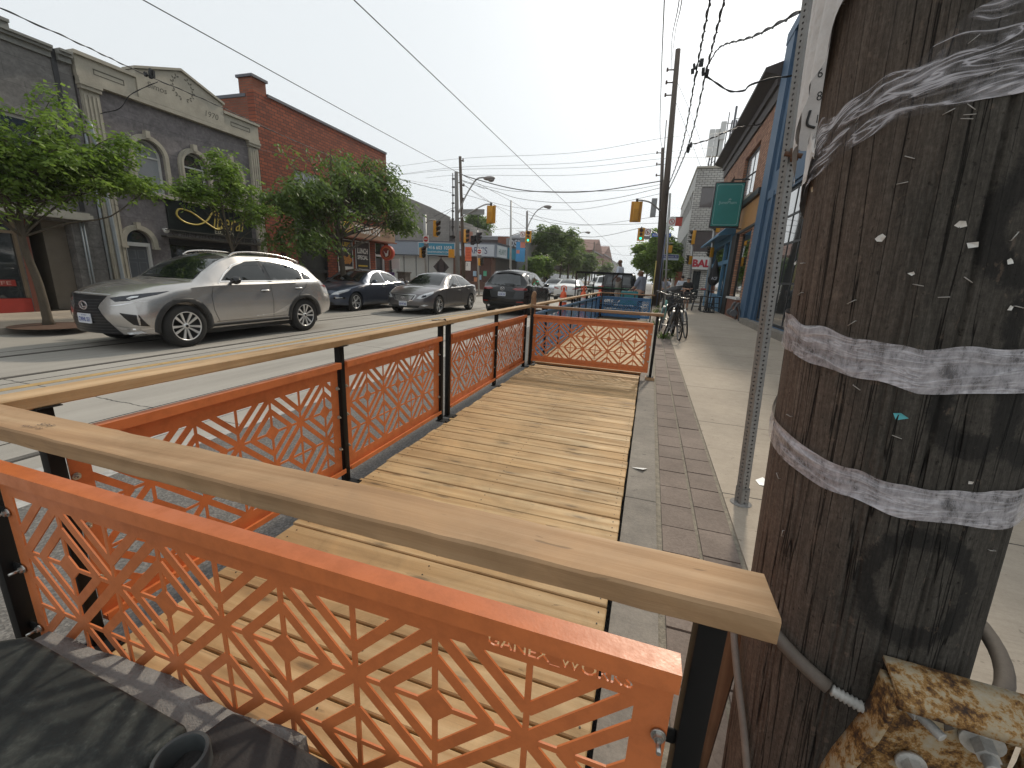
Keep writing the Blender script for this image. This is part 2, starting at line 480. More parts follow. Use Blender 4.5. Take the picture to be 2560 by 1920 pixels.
# ------------------------------------------------------------------ timber
def mat_wood(name, dark, mid, light, along='x', rough=0.75, grey=0.0, knots=1.0):
    t = NT(name)
    at = t.n('ShaderNodeAttribute', attribute_name='rnd')
    s = {'x': (1, 14, 14), 'y': (14, 1, 14), 'z': (14, 14, 1)}[along]
    tc = t.n('ShaderNodeTexCoord')
    addv = t.n('ShaderNodeVectorMath', operation='ADD'); t.set(addv, 0, tc.outputs['Object'])
    cmb = t.n('ShaderNodeCombineXYZ')
    for i in range(3): t.set(cmb, i, t.math('MULTIPLY', at.outputs['Fac'], 7.3 + i))
    t.set(addv, 1, cmb.outputs[0])
    mp = t.n('ShaderNodeMapping'); mp.inputs['Scale'].default_value = s; t.set(mp, 'Vector', addv.outputs[0])
    base = t.noise(mp.outputs[0], 0.55, 4, 0.5, 2.6)
    mp2 = t.n('ShaderNodeMapping'); mp2.inputs['Scale'].default_value = tuple(k*(1.6 if k == 1 else 7) for k in s); t.set(mp2, 'Vector', addv.outputs[0])
    fine = t.noise(mp2.outputs[0], 2.5, 4, 0.7)
    # knots
    s3 = {'x': (2.2, 8, 8), 'y': (8, 2.2, 8), 'z': (8, 8, 2.2)}[along]
    mp3 = t.n('ShaderNodeMapping'); mp3.inputs['Scale'].default_value = s3; t.set(mp3, 'Vector', addv.outputs[0])
    vo = t.n('ShaderNodeTexVoronoi'); vo.voronoi_dimensions = '2D'; t.set(vo, 'Vector', mp3.outputs[0]); t.set(vo, 'Scale', 1.0)
    ks = t.n('ShaderNodeSeparateColor'); t.set(ks, 0, vo.outputs['Color'])
    kd = t.math('ADD', vo.outputs['Distance'], t.math('GREATER_THAN', ks.outputs[0], 0.5))
    knot = t.ramp(t.math('ADD', kd, t.math('MULTIPLY', t.math('SUBTRACT', fine, 0.5), 0.08)), [(0.0, 0.22), (0.07, 0.45), (0.10, 0.72), (0.13, 0.85), (0.15, 0.78), (0.24, 1.0)])
    g = t.math('ADD', t.math('MULTIPLY', base, 0.80), t.math('MULTIPLY', fine, 0.20))
    c = t.ramp(g, [(0.30, tuple(0.5*(a+b) for a, b in zip(dark, mid))), (0.47, mid), (0.66, light)])
    c = t.mix(0.4, c, t.ramp(at.outputs['Fac'], [(0, (0.72, 0.72, 0.70)), (0.5, (1, 1, 1)), (1, (1.2, 1.17, 1.1))]), 'MULTIPLY')
    c = t.mix(0.8 * knots, c, knot, 'MULTIPLY')
    stain = t.noise(t.coord(), 3.1, 6, 0.7, 0.8)
    c = t.mix(0.55, c, t.ramp(stain, [(0.32, (0.62, 0.62, 0.55)), (0.5, (1, 1, 1)), (0.68, (1.22, 1.18, 1.1))]), 'MULTIPLY')
    crack = t.ramp(t.noise(mp2.outputs[0], 0.9, 2, 0.5, 0.6), [(0.25, 0.35), (0.27, 1.0)])
    c = t.mix(0.45, c, crack, 'MULTIPLY')
    nick = t.ramp(t.noise(mp3.outputs[0], 4.2, 2, 0.4, 0.5), [(0.735, 1.0), (0.76, 0.45)])
    c = t.mix(0.7, c, nick, 'MULTIPLY')
    t.bs(Base_Color=c, Roughness=t.ramp(g, [(0.3, rough+0.1), (0.7, rough-0.15)]))
    t.bump(t.math('ADD', t.math('MULTIPLY', fine, 0.4), t.math('ADD', t.math('MULTIPLY', crack, 0.3), t.math('MULTIPLY', nick, 0.5))), 0.35, 0.004)
    return t.m
DECKW = mat_wood('deck_timber', (0.26, 0.155, 0.068), (0.42, 0.265, 0.12), (0.53, 0.37, 0.19), 'x')
RAILX = mat_wood('rail_timber_x', (0.20, 0.11, 0.050), (0.36, 0.215, 0.108), (0.46, 0.30, 0.165), 'x')
RAILY = mat_wood('rail_timber_y', (0.22, 0.125, 0.055), (0.37, 0.23, 0.11), (0.49, 0.33, 0.18), 'y')
RAILB = mat_wood('rail_timber_brown', (0.14, 0.075, 0.035), (0.24, 0.13, 0.065), (0.33, 0.19, 0.10), 'x')
def deck(name, label, y0, y1, x0, x1, seed, z1=0.17):
    t = thing(name, label, 'deck', (x0, y0, 0.0))
    mb = MB(); rr = random.Random(seed); y = y0
    while y < y1:
        j = rr.uniform(-0.0015, 0.0015)
        mb.b(x0 + rr.uniform(-0.012, 0.012), x1 - 0.012 + rr.uniform(-0.004, 0.004), y+0.0040, min(y+0.1330, y1), z1-0.03+j, z1+j)
        y += 0.137
    o = mb.build('decking', DECKW, t, bevel=0.004, segs=1); o.data.polygons.foreach_set('use_smooth', [False]*len(o.data.polygons))
    vs = o.data.vertices; a = o.data.attributes.new('rnd', 'FLOAT', 'POINT')
    rv = [rr.random() for _ in range(400)]
    a.data.foreach_set('value', [rv[int((v.co.y)/0.137) % 400] for v in vs])
    fr = MB()
    for x in (x0+0.06, (x0+x1)/2, x1-0.04): fr.b(x-0.02, x+0.02, y0+0.01, y1-0.01, 0.04, z1-0.032)
    fr.build('joist', M('joist_dark', (0.06, 0.04, 0.025), 0.9), t)
    sc = MB()
    y = y0 + 0.068
    while y < y1:
        for x in (x0+0.06, (x0+x1)/2, x1-0.045):
            for dy in (-0.03, 0.03): sc.cyl((x, y+dy, z1), (x, y+dy, z1+0.0015), 0.0035, n=6)
        y += 0.137
    sc.build('screw', M('screw_dark', (0.05, 0.045, 0.035), 0.6, 0.5, var=0), t)['kind'] = 'stuff'
    return t
deck('wooden_deck', 'pale new timber patio deck inside the orange railings', 0.40, 6.10, -1.60, 0.0, 5)
deck('wooden_deck', 'timber patio deck inside the far blue railings', 6.30, 15.25, -1.60, 0.02, 9)

# ------------------------------------------------------------------ railings with laser-cut steel panels
def mat_paint(name, col, rough=0.42, var=0.08, dirt=0.25):
    t = NT(name); v = t.coord()
    f = t.noise(v, 3.5, 5, 0.6); f2 = t.noise(v, 160, 2, 0.5); d = t.noise(v, 14, 5, 0.7)
    c = t.ramp(f, [(0.3, mul(col, 1-var)), (0.7, mul(col, 1+var))])
    c = t.mix(dirt, c, t.ramp(d, [(0.38, (0.55, 0.5, 0.45)), (0.55, (1, 1, 1))]), 'MULTIPLY')
    t.bs(Base_Color=c, Roughness=t.ramp(d, [(0.3, rough+0.15), (0.7, rough-0.05)]))
    t.bump(f2, 0.12, 0.002)
    return t.m
ORANGE = mat_paint('orange_paint', (0.60, 0.175, 0.055), 0.36)
BLUEP = mat_paint('blue_paint', (0.045, 0.165, 0.36), 0.45)
BLACKM = M('black_steel', (0.006, 0.006, 0.006), 0.6, 0.0, var=0.4, vs=20, spec=0.25)
ZINC = M('zinc_bolt', (0.50, 0.49, 0.46), 0.35, 0.9, var=0.15)
S = 0.1765
def panel_bars(u0, u1, star0, z1=0.662, z2=0.488):
    """solid polygons of the pattern inside u0..u1; star0 = u of one star on the upper row"""
    zs = [z1 + (z1 - z2), z1, z2, z2 - (z1 - z2)]
    sz = z1 - z2
    P = []
    def seg(a, b, w):
        d = Vector((b[0]-a[0], b[1]-a[1])); n = Vector((-d.y, d.x)).normalized() * w/2
        P.append([(a[0]+n.x, a[1]+n.y), (b[0]+n.x, b[1]+n.y), (b[0]-n.x, b[1]-n.y), (a[0]-n.x, a[1]-n.y)])
    k0 = int((u0 - star0)/S) - 2; k1 = int((u1 - star0)/S) + 2
    TN, TK = 0.0110, 0.0240
    for z in (z1, z2): seg((u0-0.01, z), (u1+0.01, z), TN)
    for k in range(k0, k1+1):
        u = star0 + k*S
        if u0+0.012 < u < u1-0.012: seg((u, 0.31), (u, 0.845), TN)
        for j in range(4):
            star = (k + j) % 2 == 1           # row 1 (j=1) star at even k
            z = zs[j]
            if star:
                for dj in (-1, 1):
                    if 0 <= j+dj <= 3:
                        for dk in (-1, 1): seg((u, z), (u+dk*S, zs[j+dj]), TK)
                P.append([(u-0.016, z), (u, z-0.016), (u+0.016, z), (u, z+0.016)])
            else:
                r = 0.63 if j in (0, 1) else 0.50
                q = [(u-r*S, z), (u, z-r*sz), (u+r*S, z), (u, z+r*sz)]
                for i in range(4): seg(q[i], q[(i+1) % 4], TK*0.95)
                if j == 1:
                    rr_ = 0.20; P.append([(u-rr_*S, z-0.006), (u-rr_*S, z+0.006), (u-0.006, z+rr_*sz), (u+0.006, z+rr_*sz), (u+rr_*S, z+0.006), (u+rr_*S, z-0.006), (u+0.006, z-rr_*sz), (u-0.006, z-rr_*sz)])
    return P
def clip_poly(poly, u0, u1, v0, v1):
    for ax, lim, sg in ((0, u0, 1), (0, u1, -1), (1, v0, 1), (1, v1, -1)):
        out = []
        for i in range(len(poly)):
            a, b = poly[i], poly[(i+1) % len(poly)]
            ia, ib = (a[ax]-lim)*sg >= 0, (b[ax]-lim)*sg >= 0
            if ia: out.append(a)
            if ia != ib:
                t = (lim-a[ax])/(b[ax]-a[ax]); out.append((a[0]+(b[0]-a[0])*t, a[1]+(b[1]-a[1])*t))
        poly = out
        if len(poly) < 3: return None
    return poly
def cut_panel(parent, axis, c, u0, u1, star0, mat, face=-1, txt=None, perf=None, bolts=True, label=None):
    """axis 'x': panel in plane y=c, u = x; axis 'y': panel in plane x=c, u = y. face = side of the flanges"""
    p0, p1 = perf if perf else (u0+0.055, u1-0.055)
    frame = [[(u0, 0.262), (p0, 0.262), (p0, 0.905), (u0, 0.905)], [(p1, 0.262), (u1, 0.262), (u1, 0.905), (p1, 0.905)],
             [(p0-0.001, 0.262), (p1+0.001, 0.262), (p1+0.001, 0.325), (p0-0.001, 0.325)], [(p0-0.001, 0.826), (p1+0.001, 0.826), (p1+0.001, 0.905), (p0-0.001, 0.905)]]
    bars = [q for q in (clip_poly(b, p0-0.001, p1+0.001, 0.3245, 0.8265) for b in panel_bars(p0, p1, star0)) if q]
    ht = None
    if txt:
        vs, fs = text_polys(txt, 0.03, 0.0004)
        xs = [v[0] for v in vs]; w = max(xs)-min(xs); k = 0.24/w; x0 = min(xs)
        tu0 = txt_u = (p1 - 0.245) if face < 0 or axis == 'y' else (p1 - 0.245)
        ht = ([((x-x0)*k + tu0, yv*k*0.95 + 0.842) for x, yv in vs], fs)
    V, F = cdt_region(frame + bars, [], hole_tris=ht)
    th = 0.004
    if axis == 'x': f0 = lambda u, v: (u, c - th/2, v); f1 = lambda u, v: (u, c + th/2, v)
    else: f0 = lambda u, v: (c - th/2, u, v); f1 = lambda u, v: (c + th/2, u, v)
    mb = MB(); slab(mb, V, F, f0, f1)
    # folded flanges top and bottom
    def fl(z0, z1, d0, d1):
        a, b = sorted((c + face*d0, c + face*d1))
        if axis == 'x': mb.b(u0, u1, a, b, z0, z1)
        else: mb.b(a, b, u0, u1, z0, z1)
    fl(0.9055, 0.927, -0.003, 0.036); fl(0.245, 0.2615, -0.003, 0.03)
    fl(0.893, 0.9055, 0.031, 0.036); fl(0.2615, 0.272, 0.025, 0.03)
    o = mb.build('panel', mat, parent)
    if label: o['label'] = label
    if bolts:
        for uu, sgn in ((u0+0.012, -1), (u1-0.012, 1)):
            for z in (0.40, 0.60, 0.775):
                bo = MB()
                if axis == 'x':
                    bo.cyl((uu, c-0.004, z), (uu, c-0.0075, z), 0.0115, n=14); bo.cyl((uu, c-0.0075, z), (uu, c-0.014, z), 0.008, n=6, smooth=False); bo.cyl((uu, c-0.014, z), (uu, c-0.034, z), 0.0038, n=8)
                    tb = (uu, c, z)
                else:
                    bo.cyl((c+0.004, uu, z), (c+0.0075, uu, z), 0.0115, n=14); bo.cyl((c+0.0075, uu, z), (c+0.014, uu, z), 0.008, n=6, smooth=False); bo.cyl((c+0.014, uu, z), (c+0.022, uu, z), 0.0038, n=8)
                bo.build('bolt', ZINC, o)
    return o
def post(parent, x, y, ztop=1.018, zb=0.172, w=0.038, d=0.038, plate=(0.11, 0.08), pdx=0.03, tabs=None):
    mb = MB(); mb.b(x-w/2, x+w/2, y-d/2, y+d/2, zb+0.007, ztop)
    mb.b(x-0.045 if w > .03 else x-0.03, x+0.045, y-0.03, y+0.03, ztop+0.0003, ztop+0.004)
    if tabs:
        for z in (0.40, 0.60, 0.775): mb.b(x+tabs[0]*w/2, x+tabs[0]*(w/2+0.035), y-0.0025+tabs[1], y+0.0025+tabs[1], z-0.014, z+0.014)
    o = mb.build('post', BLACKM, parent, bevel=0.003, segs=2)
    pb = MB(); pb.b(x-plate[0]/2+pdx, x+plate[0]/2+pdx, y-plate[1]/2, y+plate[1]/2, zb, zb+0.006)
    for i in (-1, 1):
        for j in (-1, 1): pb.cyl((x+pdx+i*plate[0]*.36, y+j*plate[1]*.34, zb+.006), (x+pdx+i*plate[0]*.36, y+j*plate[1]*.34, zb+.012), 0.006, n=6, smooth=False)
    pb.build('base_plate', BLACKM, o)
    return o
def rail(parent, x0, x1, y0, y1, z0=1.0225, z1=1.0605, mat=None, seed=1, name='top_rail'):
    """a sawn 2x4 with slightly wavy edges"""
    rr = random.Random(seed)
    lx, ly = x1-x0, y1-y0; n = max(6, int(max(lx, ly)/0.05))
    mb = MB(); cs = []
    for i in range(n+1):
        t = i/n; e = 0.0012; j = [rr.uniform(-e, e) for _ in range(8)]; c = 0.004
        if lx > ly: ring = [(x0+lx*t, y0+j[0]+c, z0), (x0+lx*t, y1+j[1]-c, z0), (x0+lx*t, y1+j[1], z0+c), (x0+lx*t, y1+j[2], z1-c), (x0+lx*t, y1+j[2]-c, z1+j[6]*.5), (x0+lx*t, y0+j[3]+c, z1+j[7]*.5), (x0+lx*t, y0+j[3], z1-c), (x0+lx*t, y0+j[0], z0+c)]
        else: ring = [(x0+j[0]+c, y0+ly*t, z0), (x1+j[1]-c, y0+ly*t, z0), (x1+j[1], y0+ly*t, z0+c), (x1+j[2], y0+ly*t, z1-c), (x1+j[2]-c, y0+ly*t, z1+j[6]*.5), (x0+j[3]+c, y0+ly*t, z1+j[7]*.5), (x0+j[3], y0+ly*t, z1-c), (x0+j[0], y0+ly*t, z0+c)]
        cs += ring
    fs = [(i*8+k, i*8+(k+1) % 8, (i+1)*8+(k+1) % 8, (i+1)*8+k) for i in range(n) for k in range(8)] + [tuple(range(8))[::-1], tuple(n*8+k for k in range(8))]
    mb.add(cs, fs)
    o = mb.build(name, mat, parent); bm = bmesh.new(); bm.from_mesh(o.data); bmesh.ops.recalc_face_normals(bm, faces=bm.faces); bm.to_mesh(o.data); bm.free()
    set_rnd(o, 100000, seed)
    return o
TXT = 'GANEX_WORKS'
# near end railing
nr = thing('patio_railing', 'orange cut-steel railing closest to the viewer, crossing the near end of the deck', 'railing', (-0.7, 0.56, 0.15))
rail(nr, -1.75, 0.199, 0.508, 0.602, 1.0235, 1.0615, RAILX, 4)
post(nr, 0.137, 0.565, zb=0.152, tabs=(-1, -0.008)); post(nr, -1.62, 0.545, zb=0.01, tabs=(1, 0.005))
cut_panel(nr, 'x', 0.556, -1.575, 0.105, -0.117, ORANGE, -1, TXT, (-1.53, 0.052))
# stamped lumber mark on the near rail
text('grade_stamp', 'S-P-F', M('ink', (0.05, 0.04, 0.04), 0.9, var=0), nr, (-1.30, 0.553, 1.0635), (1, 0.05, 0), (0, 1, 0), 0.02, depth=0.0002)
text('grade_stamp', 'KD-HT  23', MATS['ink'], nr, (-1.31, 0.533, 1.0635), (1, 0.05, 0), (0, 1, 0), 0.013, depth=0.0002)
# side railings (street side), two bolted lengths
sr = thing('patio_railing', 'orange railing along the street side, nearer length with its lengthwise wooden rail', 'railing', (-1.65, 2.0, 0.15))
rail(sr, -1.705, -1.615, 0.604, 3.262, 1.022, 1.060, RAILY, 11)
for yy in (0.70, 1.965, 3.215): post(sr, -1.652, yy, pdx=0.03)
cut_panel(sr, 'y', -1.655, 0.73, 1.94, 0.945, ORANGE, 1, None, (0.785, 1.885))
cut_panel(sr, 'y', -1.655, 1.99, 3.19, 2.385, ORANGE, 1, TXT, (2.04, 3.10))
sr2 = thing('patio_railing', 'orange railing along the street side, farther length up to the deck corner', 'railing', (-1.65, 4.6, 0.15))
rail(sr2, -1.705, -1.615, 3.266, 5.93, 1.0225, 1.0605, RAILY, 12)
for yy in (3.36, 4.60, 5.83): post(sr2, -1.652, yy, pdx=0.03)
cut_panel(sr2, 'y', -1.655, 3.385, 4.575, 3.78, ORANGE, 1, None, (3.44, 4.52))
cut_panel(sr2, 'y', -1.655, 4.625, 5.805, 5.02, ORANGE, 1, TXT, (4.68, 5.75))
fr = thing('patio_railing', 'orange cut-steel railing across the far end of the near deck', 'railing', (-0.7, 6.0, 0.15))
rail(fr, -1.60, 0.205, 5.955, 6.045, 1.0215, 1.0595, RAILB, 13)
post(fr, -1.60, 6.01, pdx=0.02); post(fr, 0.13, 6.0, zb=0.19, plate=(0.1, 0.1), pdx=0)
w_ = MB(); w_.b(0.07, 0.19, 5.93, 6.07, 0.151, 0.189); w_.build('packer_block', RAILX, fr); 
cut_panel(fr, 'x', 6.005, -1.575, 0.09, -1.36, ORANGE, -1, None, (-1.53, 0.03))
# the lettering on the far panel is read from its other side: pale cut-out, mirrored
text('panel_lettering', TXT, M('cutout_pale', (0.50, 0.42, 0.30), 0.9), fr, (-0.14, 6.0019, 0.852), (-1, 0, 0), (0, 0, 1), 0.03, w=0.24, h=0.02, depth=-0.0002)
# dark splinter post standing at the corner: pale timber stub
st = MB(); st.tube(smooth_path([(-1.63, 6.14, 0.16), (-1.63, 6.14, 1.06), (-1.635, 6.142, 1.15), (-1.62, 6.14, 1.25)], 4), [0.04]*9+[0.038, 0.036, 0.034, 0.016], 8)
tag(st.build('timber_stake', RAILB), 'rough brown timber stake rising above the corner of the orange railings', 'wooden stake')
# blue patio
bl = thing('patio_railing', 'long blue railing on the street side of the second deck', 'railing', (-1.65, 10.7, 0.15))
rail(bl, -1.70, -1.61, 6.10, 15.36, 1.022, 1.060, RAILY, 14)
py = [6.22, 7.10, 8.31, 9.59, 10.69, 11.82, 13.12, 14.12, 15.25]
for yy in py: post(bl, -1.652, yy, pdx=0.02)
for a, b in zip(py[:-1], py[1:]): cut_panel(bl, 'y', -1.655, a+0.025, b-0.025, a+0.3, BLUEP, 1, None, (a+0.08, b-0.08), bolts=False)
be = thing('patio_railing', 'blue cut-steel railing across the far end of the second deck', 'railing', (-0.7, 15.3, 0.15))
rail(be, -1.60, 0.16, 15.26, 15.35, 1.0215, 1.0595, RAILB, 15)
post(be, -1.60, 15.30); post(be, 0.09, 15.30, zb=0.152)
cut_panel(be, 'x', 15.305, -1.575, 0.06, -1.36, BLUEP, -1, None, (-1.52, 0.0), bolts=False)
gb = MB(); gb.b(-1.5, -0.33, 15.42, 15.9, 0.151, 0.50); tag(gb.build('concrete_barrier', M('barrier', (0.20, 0.19, 0.17), 0.9, bump=0.5), bevel=0.03), 'low grey concrete barrier behind the blue end railing', 'barrier')
# ------------------------------------------------------------------ concrete block and rubber bases at the near corner
CONC = mat_sidewalk('rough_concrete', (0.14, 0.137, 0.135), (0.31, 0.295, 0.275), 0, 0, 0.9)
def rough_block(x0, x1, y0, y1, z0, z1, amp, seed, nx=40, ny=16, nz=14):
    rr = random.Random(seed)
    from mathutils import noise as mn
    bm = bmesh.new()
    bmesh.ops.create_cube(bm, size=1)
    bmesh.ops.subdivide_edges(bm, edges=bm.edges[:], cuts=22, use_grid_fill=True)
    for v in bm.verts:
        c = v.co.copy(); ex = max(abs(c.x), abs(c.y)); 
        edge = max(0, (abs(c.z)-0.30)) * max(0, ex-0.30) * 10
        v.co = Vector((x0+(c.x+.5)*(x1-x0), y0+(c.y+.5)*(y1-y0), z0+(c.z+.5)*(z1-z0)))
        n = mn.noise_vector(v.co*9)*1.0 + mn.noise_vector(v.co*31)*0.5
        v.co += n*amp*0.5
        if edge > 0:
            e2 = mn.noise(v.co*6+Vector((3,1,seed)))+0.55
            v.co.y -= (1 if c.y > 0 else -1)*abs(e2)*edge*amp*4; v.co.z -= abs(e2)*edge*amp*3
    for f in bm.faces: f.smooth = True
    mb = MB(); mb.v = [tuple(v.co) for v in bm.verts]; mb.f = [tuple(v.index for v in f.verts) for f in bm.faces]; mb.sm = [True]*len(mb.f); mb.mi = [0]*len(mb.f)
    bm.free(); return mb
tag(rough_block(-1.47, -0.735, -0.35, 0.546, 0.0, 0.45, 0.009, 2).build('concrete_block', CONC), 'broken grey concrete block with crumbled edge against the near orange panel', 'concrete block')
RUB = NT('rubber'); v = RUB.coord(); f = RUB.noise(v, 7, 6, 0.7, 0.6); f2 = RUB.noise(v, 60, 4, 0.7)
RUB.bs(Base_Color=RUB.ramp(RUB.math('ADD', RUB.math('MULTIPLY', f, 0.6), RUB.math('MULTIPLY', f2, 0.4)), [(0.38, (0.007, 0.009, 0.008)), (0.52, (0.017, 0.021, 0.019)), (0.60, (0.035, 0.04, 0.036)), (0.70, (0.13, 0.13, 0.115))]), Roughness=0.75)
RUB.bump(f2, 0.4, 0.004)
RUB2 = M('rubber_brown', (0.022, 0.019, 0.018), 0.7, var=0.4, vs=12, bump=0.3, bs=90)
sl = MB(); sl.prism([(-1.60, -0.4), (-0.88, -0.4), (-0.815, 0.452), (-1.41, 0.476), (-1.60, 0.34)], lambda x, y: (x, y, 0.455), lambda x, y: (x, y, 0.505))
tag(sl.build('rubber_base', RUB.m, bevel=0.018, segs=3), 'dusty black-green rubber sign base lying left on the concrete block', 'rubber base')
sl = MB(); sl.prism([(-0.70, -0.4), (-0.15, -0.4), (-0.18, 0.47), (-0.45, 0.490), (-0.755, 0.505), (-0.775, 0.44), (-0.74, 0.2)], lambda x, y: (x, y, 0.45), lambda x, y: (x, y, 0.51))
tag(sl.build('rubber_base', RUB2, bevel=0.016, segs=3), 'brown-black rubber base to the right of the pipe sleeve at the picture bottom', 'rubber base')
cp = MB(); cp.lathe([(0.037, 0.30), (0.037, 0.545), (0.039, 0.55), (0.045, 0.55), (0.047, 0.545), (0.047, 0.30)], 40, 'z', (-0.735, 0.385, 0))
cp.cyl((-0.735, 0.385, 0.31), (-0.735, 0.385, 0.33), 0.037, n=30)
tag(cp.build('pipe_sleeve', M('sleeve', (0.055, 0.06, 0.06), 0.5, var=0.3), sharp=50), 'round black open pipe sleeve between the two rubber bases', 'pipe')
rb = rough_block(-0.72, -0.60, 0.46, 0.545, 0.38, 0.475, 0.014, 8)
tag(rb.build('concrete_chunk', CONC), 'small loose lump of concrete behind the brown rubber base', 'concrete chunk')

# ------------------------------------------------------------------ near utility pole
PC0 = (0.508, 0.898); RP = 0.181
def axis_at(z): return (PC0[0] - 0.050*z, PC0[1] + 0.02*z)
ER = Vector((-0.452, -0.892, 0)).normalized(); ET = Vector((0.892, -0.452, 0)).normalized()
def PLP(phi, z, r=None):
    """point on the pole: phi degrees from the camera-facing line, positive to the right"""
    a = axis_at(z); r = RP if r is None else r
    p = R(phi)
    return Vector((a[0], a[1], z)) + ER*(r*math.cos(p)) + ET*(r*math.sin(p))
pole = thing('utility_pole', 'thick weathered wooden utility pole right beside the viewer, wrapped with clear tape', 'utility pole', (PC0[0], PC0[1], 0.15))
from mathutils import noise as mnoise
pm = MB()
nph = 420; zl = [0.0 + i*0.0075 for i in range(int(3.2/0.0075))] + [3.3, 4, 5, 6, 7, 8, 9.2]
vs = []; uv = []
crk = random.Random(21)
cracks = [(crk.uniform(-math.pi, math.pi), crk.uniform(0.1, 2.6), crk.uniform(0.25, 1.4), crk.uniform(0.003, 0.008), crk.uniform(0, 50), crk.uniform(0.004, 0.010)) for _ in range(60)]
phis = np.linspace(-math.pi, math.pi, nph, endpoint=False)
# denser sampling on the side that faces the camera
phis = phis - 0.55*np.sin(phis)*0.9
CP = np.cos(phis); SP = np.sin(phis)
for z in zl:
    ax = axis_at(z); w = 1 - 0.012*z
    rr_ = np.full(nph, RP*w)
    rr_ += 0.0022*np.sin(phis*3+z*0.7) + 0.0012*np.sin(phis*7+1.3*math.sin(z*1.3))
    for (p0, zc, hl, dep, sd, wd) in cracks:
        dz = abs(z-zc)/hl
        if dz < 1:
            pc = p0 + 0.02*math.sin(z*3+sd) + 0.006*math.sin(z*17+sd)
            d = np.abs((phis-pc+math.pi) % (2*math.pi)-math.pi)*RP
            rr_ -= dep*(1-dz**4)*np.exp(-(d/wd*3.2)**2)
    X = ax[0] + rr_*(CP*ER.x+SP*ET.x); Y = ax[1] + rr_*(CP*ER.y+SP*ET.y)
    vs += list(zip(X.tolist(), Y.tolist(), [z]*nph)); uv += [(float(p)*RP, z) for p in phis]
nz = len(zl)
fs = [(i*nph+k, i*nph+(k+1) % nph, (i+1)*nph+(k+1) % nph, (i+1)*nph+k) for i in range(nz-1) for k in range(nph)]
pm.add(vs, fs, True)
def mat_pole():
    t = NT('pole_wood')
    uvn = t.n('ShaderNodeUVMap', uv_map='pole')
    def mp(sx, sy, lx=0.0):
        m = t.n('ShaderNodeMapping'); m.inputs['Scale'].default_value = (sx, sy, 1); m.inputs['Location'].default_value = (lx, 0, 0)
        t.set(m, 'Vector', uvn.outputs[0]); return m.outputs[0]
    g1 = t.noise(mp(55, 2.6), 2.2, 7, 0.78, 0.5)
    g2 = t.noise(mp(170, 22), 2.5, 5, 0.8)
    g3 = t.noise(mp(40, 40), 3.0, 5, 0.75)
    bigl = t.noise(mp(4, 2.5), 2.0, 6, 0.7)
    sp = t.n('ShaderNodeSeparateXYZ'); t.set(sp, 0, uvn.outputs[0])
    u, vv = sp.outputs[0], sp.outputs[1]
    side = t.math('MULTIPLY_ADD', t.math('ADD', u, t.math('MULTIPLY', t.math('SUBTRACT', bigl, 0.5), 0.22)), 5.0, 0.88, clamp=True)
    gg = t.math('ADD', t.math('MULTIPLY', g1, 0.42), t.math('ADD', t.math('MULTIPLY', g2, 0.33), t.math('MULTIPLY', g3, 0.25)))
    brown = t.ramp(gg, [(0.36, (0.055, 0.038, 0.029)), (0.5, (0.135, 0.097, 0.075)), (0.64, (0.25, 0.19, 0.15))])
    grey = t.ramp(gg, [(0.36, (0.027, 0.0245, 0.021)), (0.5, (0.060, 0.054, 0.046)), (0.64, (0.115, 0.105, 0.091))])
    c = t.mix(side, brown, grey)  # left flank painted browner and lighter as the sunlit side, right sooty grey
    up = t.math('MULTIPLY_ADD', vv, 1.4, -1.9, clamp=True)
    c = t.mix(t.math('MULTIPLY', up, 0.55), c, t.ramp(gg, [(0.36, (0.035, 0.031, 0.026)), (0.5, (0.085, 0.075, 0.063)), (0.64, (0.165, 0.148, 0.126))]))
    cr = t.ramp(t.math('ABSOLUTE', t.math('SUBTRACT', t.noise(mp(26, 0.55, 3.0), 1.6, 3, 0.5, 0.35), 0.5)), [(0.0, 0.08), (0.004, 0.3), (0.010, 1.0)])
    c = t.mix(0.85, c, cr, 'MULTIPLY')
    pit = t.ramp(t.noise(mp(95, 60, 9.0), 1.3, 3, 0.6), [(0.30, 0.35), (0.37, 1.0)])
    c = t.mix(0.7, c, pit, 'MULTIPLY')
    tot = None
    wob = t.math('MULTIPLY', t.math('SUBTRACT', t.noise(mp(14, 14), 1.5, 6, 0.8), 0.5), 0.05)
    for (cu, cv, rad, th) in ((0.125, 1.545, 0.055, 0.021), (0.105, 1.30, 0.048, 0.017), (0.19, 1.30, 0.055, 0.018), (0.085, 1.00, 0.07, 0.017), (0.19, 1.72, 0.07, 0.022), (0.205, 1.42, 0.085, 0.016)):
        d = t.math('SQRT', t.math('ADD', t.math('POWER', t.math('SUBTRACT', u, cu), 2.0), t.math('POWER', t.math('MULTIPLY', t.math('SUBTRACT', vv, cv), 0.8), 2.0)))
        e = t.math('ABSOLUTE', t.math('SUBTRACT', t.math('ADD', d, wob), rad))
        k = t.math('SUBTRACT', 1.0, t.math('DIVIDE', e, th), clamp=True)
        tot = k if tot is None else t.math('MAXIMUM', tot, k)
    c = t.mix(t.math('MULTIPLY', t.math('MULTIPLY', tot, 2.2, clamp=True), 0.72), c, (0.014, 0.014, 0.014))
    ch = t.ramp(t.noise(mp(22, 14), 1.7, 4, 0.65), [(0.62, 0.0), (0.66, 1.0)])
    c = t.mix(t.math('MULTIPLY', ch, 0.3), c, (0.22, 0.16, 0.12))
    t.bs(Base_Color=c, Roughness=0.9); t.set(t.b, 'Specular IOR Level', 0.2)
    t.bump(t.math('ADD', t.math('MULTIPLY', gg, 0.9), t.math('ADD', t.math('MULTIPLY', cr, 0.8), t.math('MULTIPLY', pit, 0.25))), 0.9, 0.007)
    return t.m
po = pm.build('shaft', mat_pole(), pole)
uvl = po.data.uv_layers.new(name='pole')
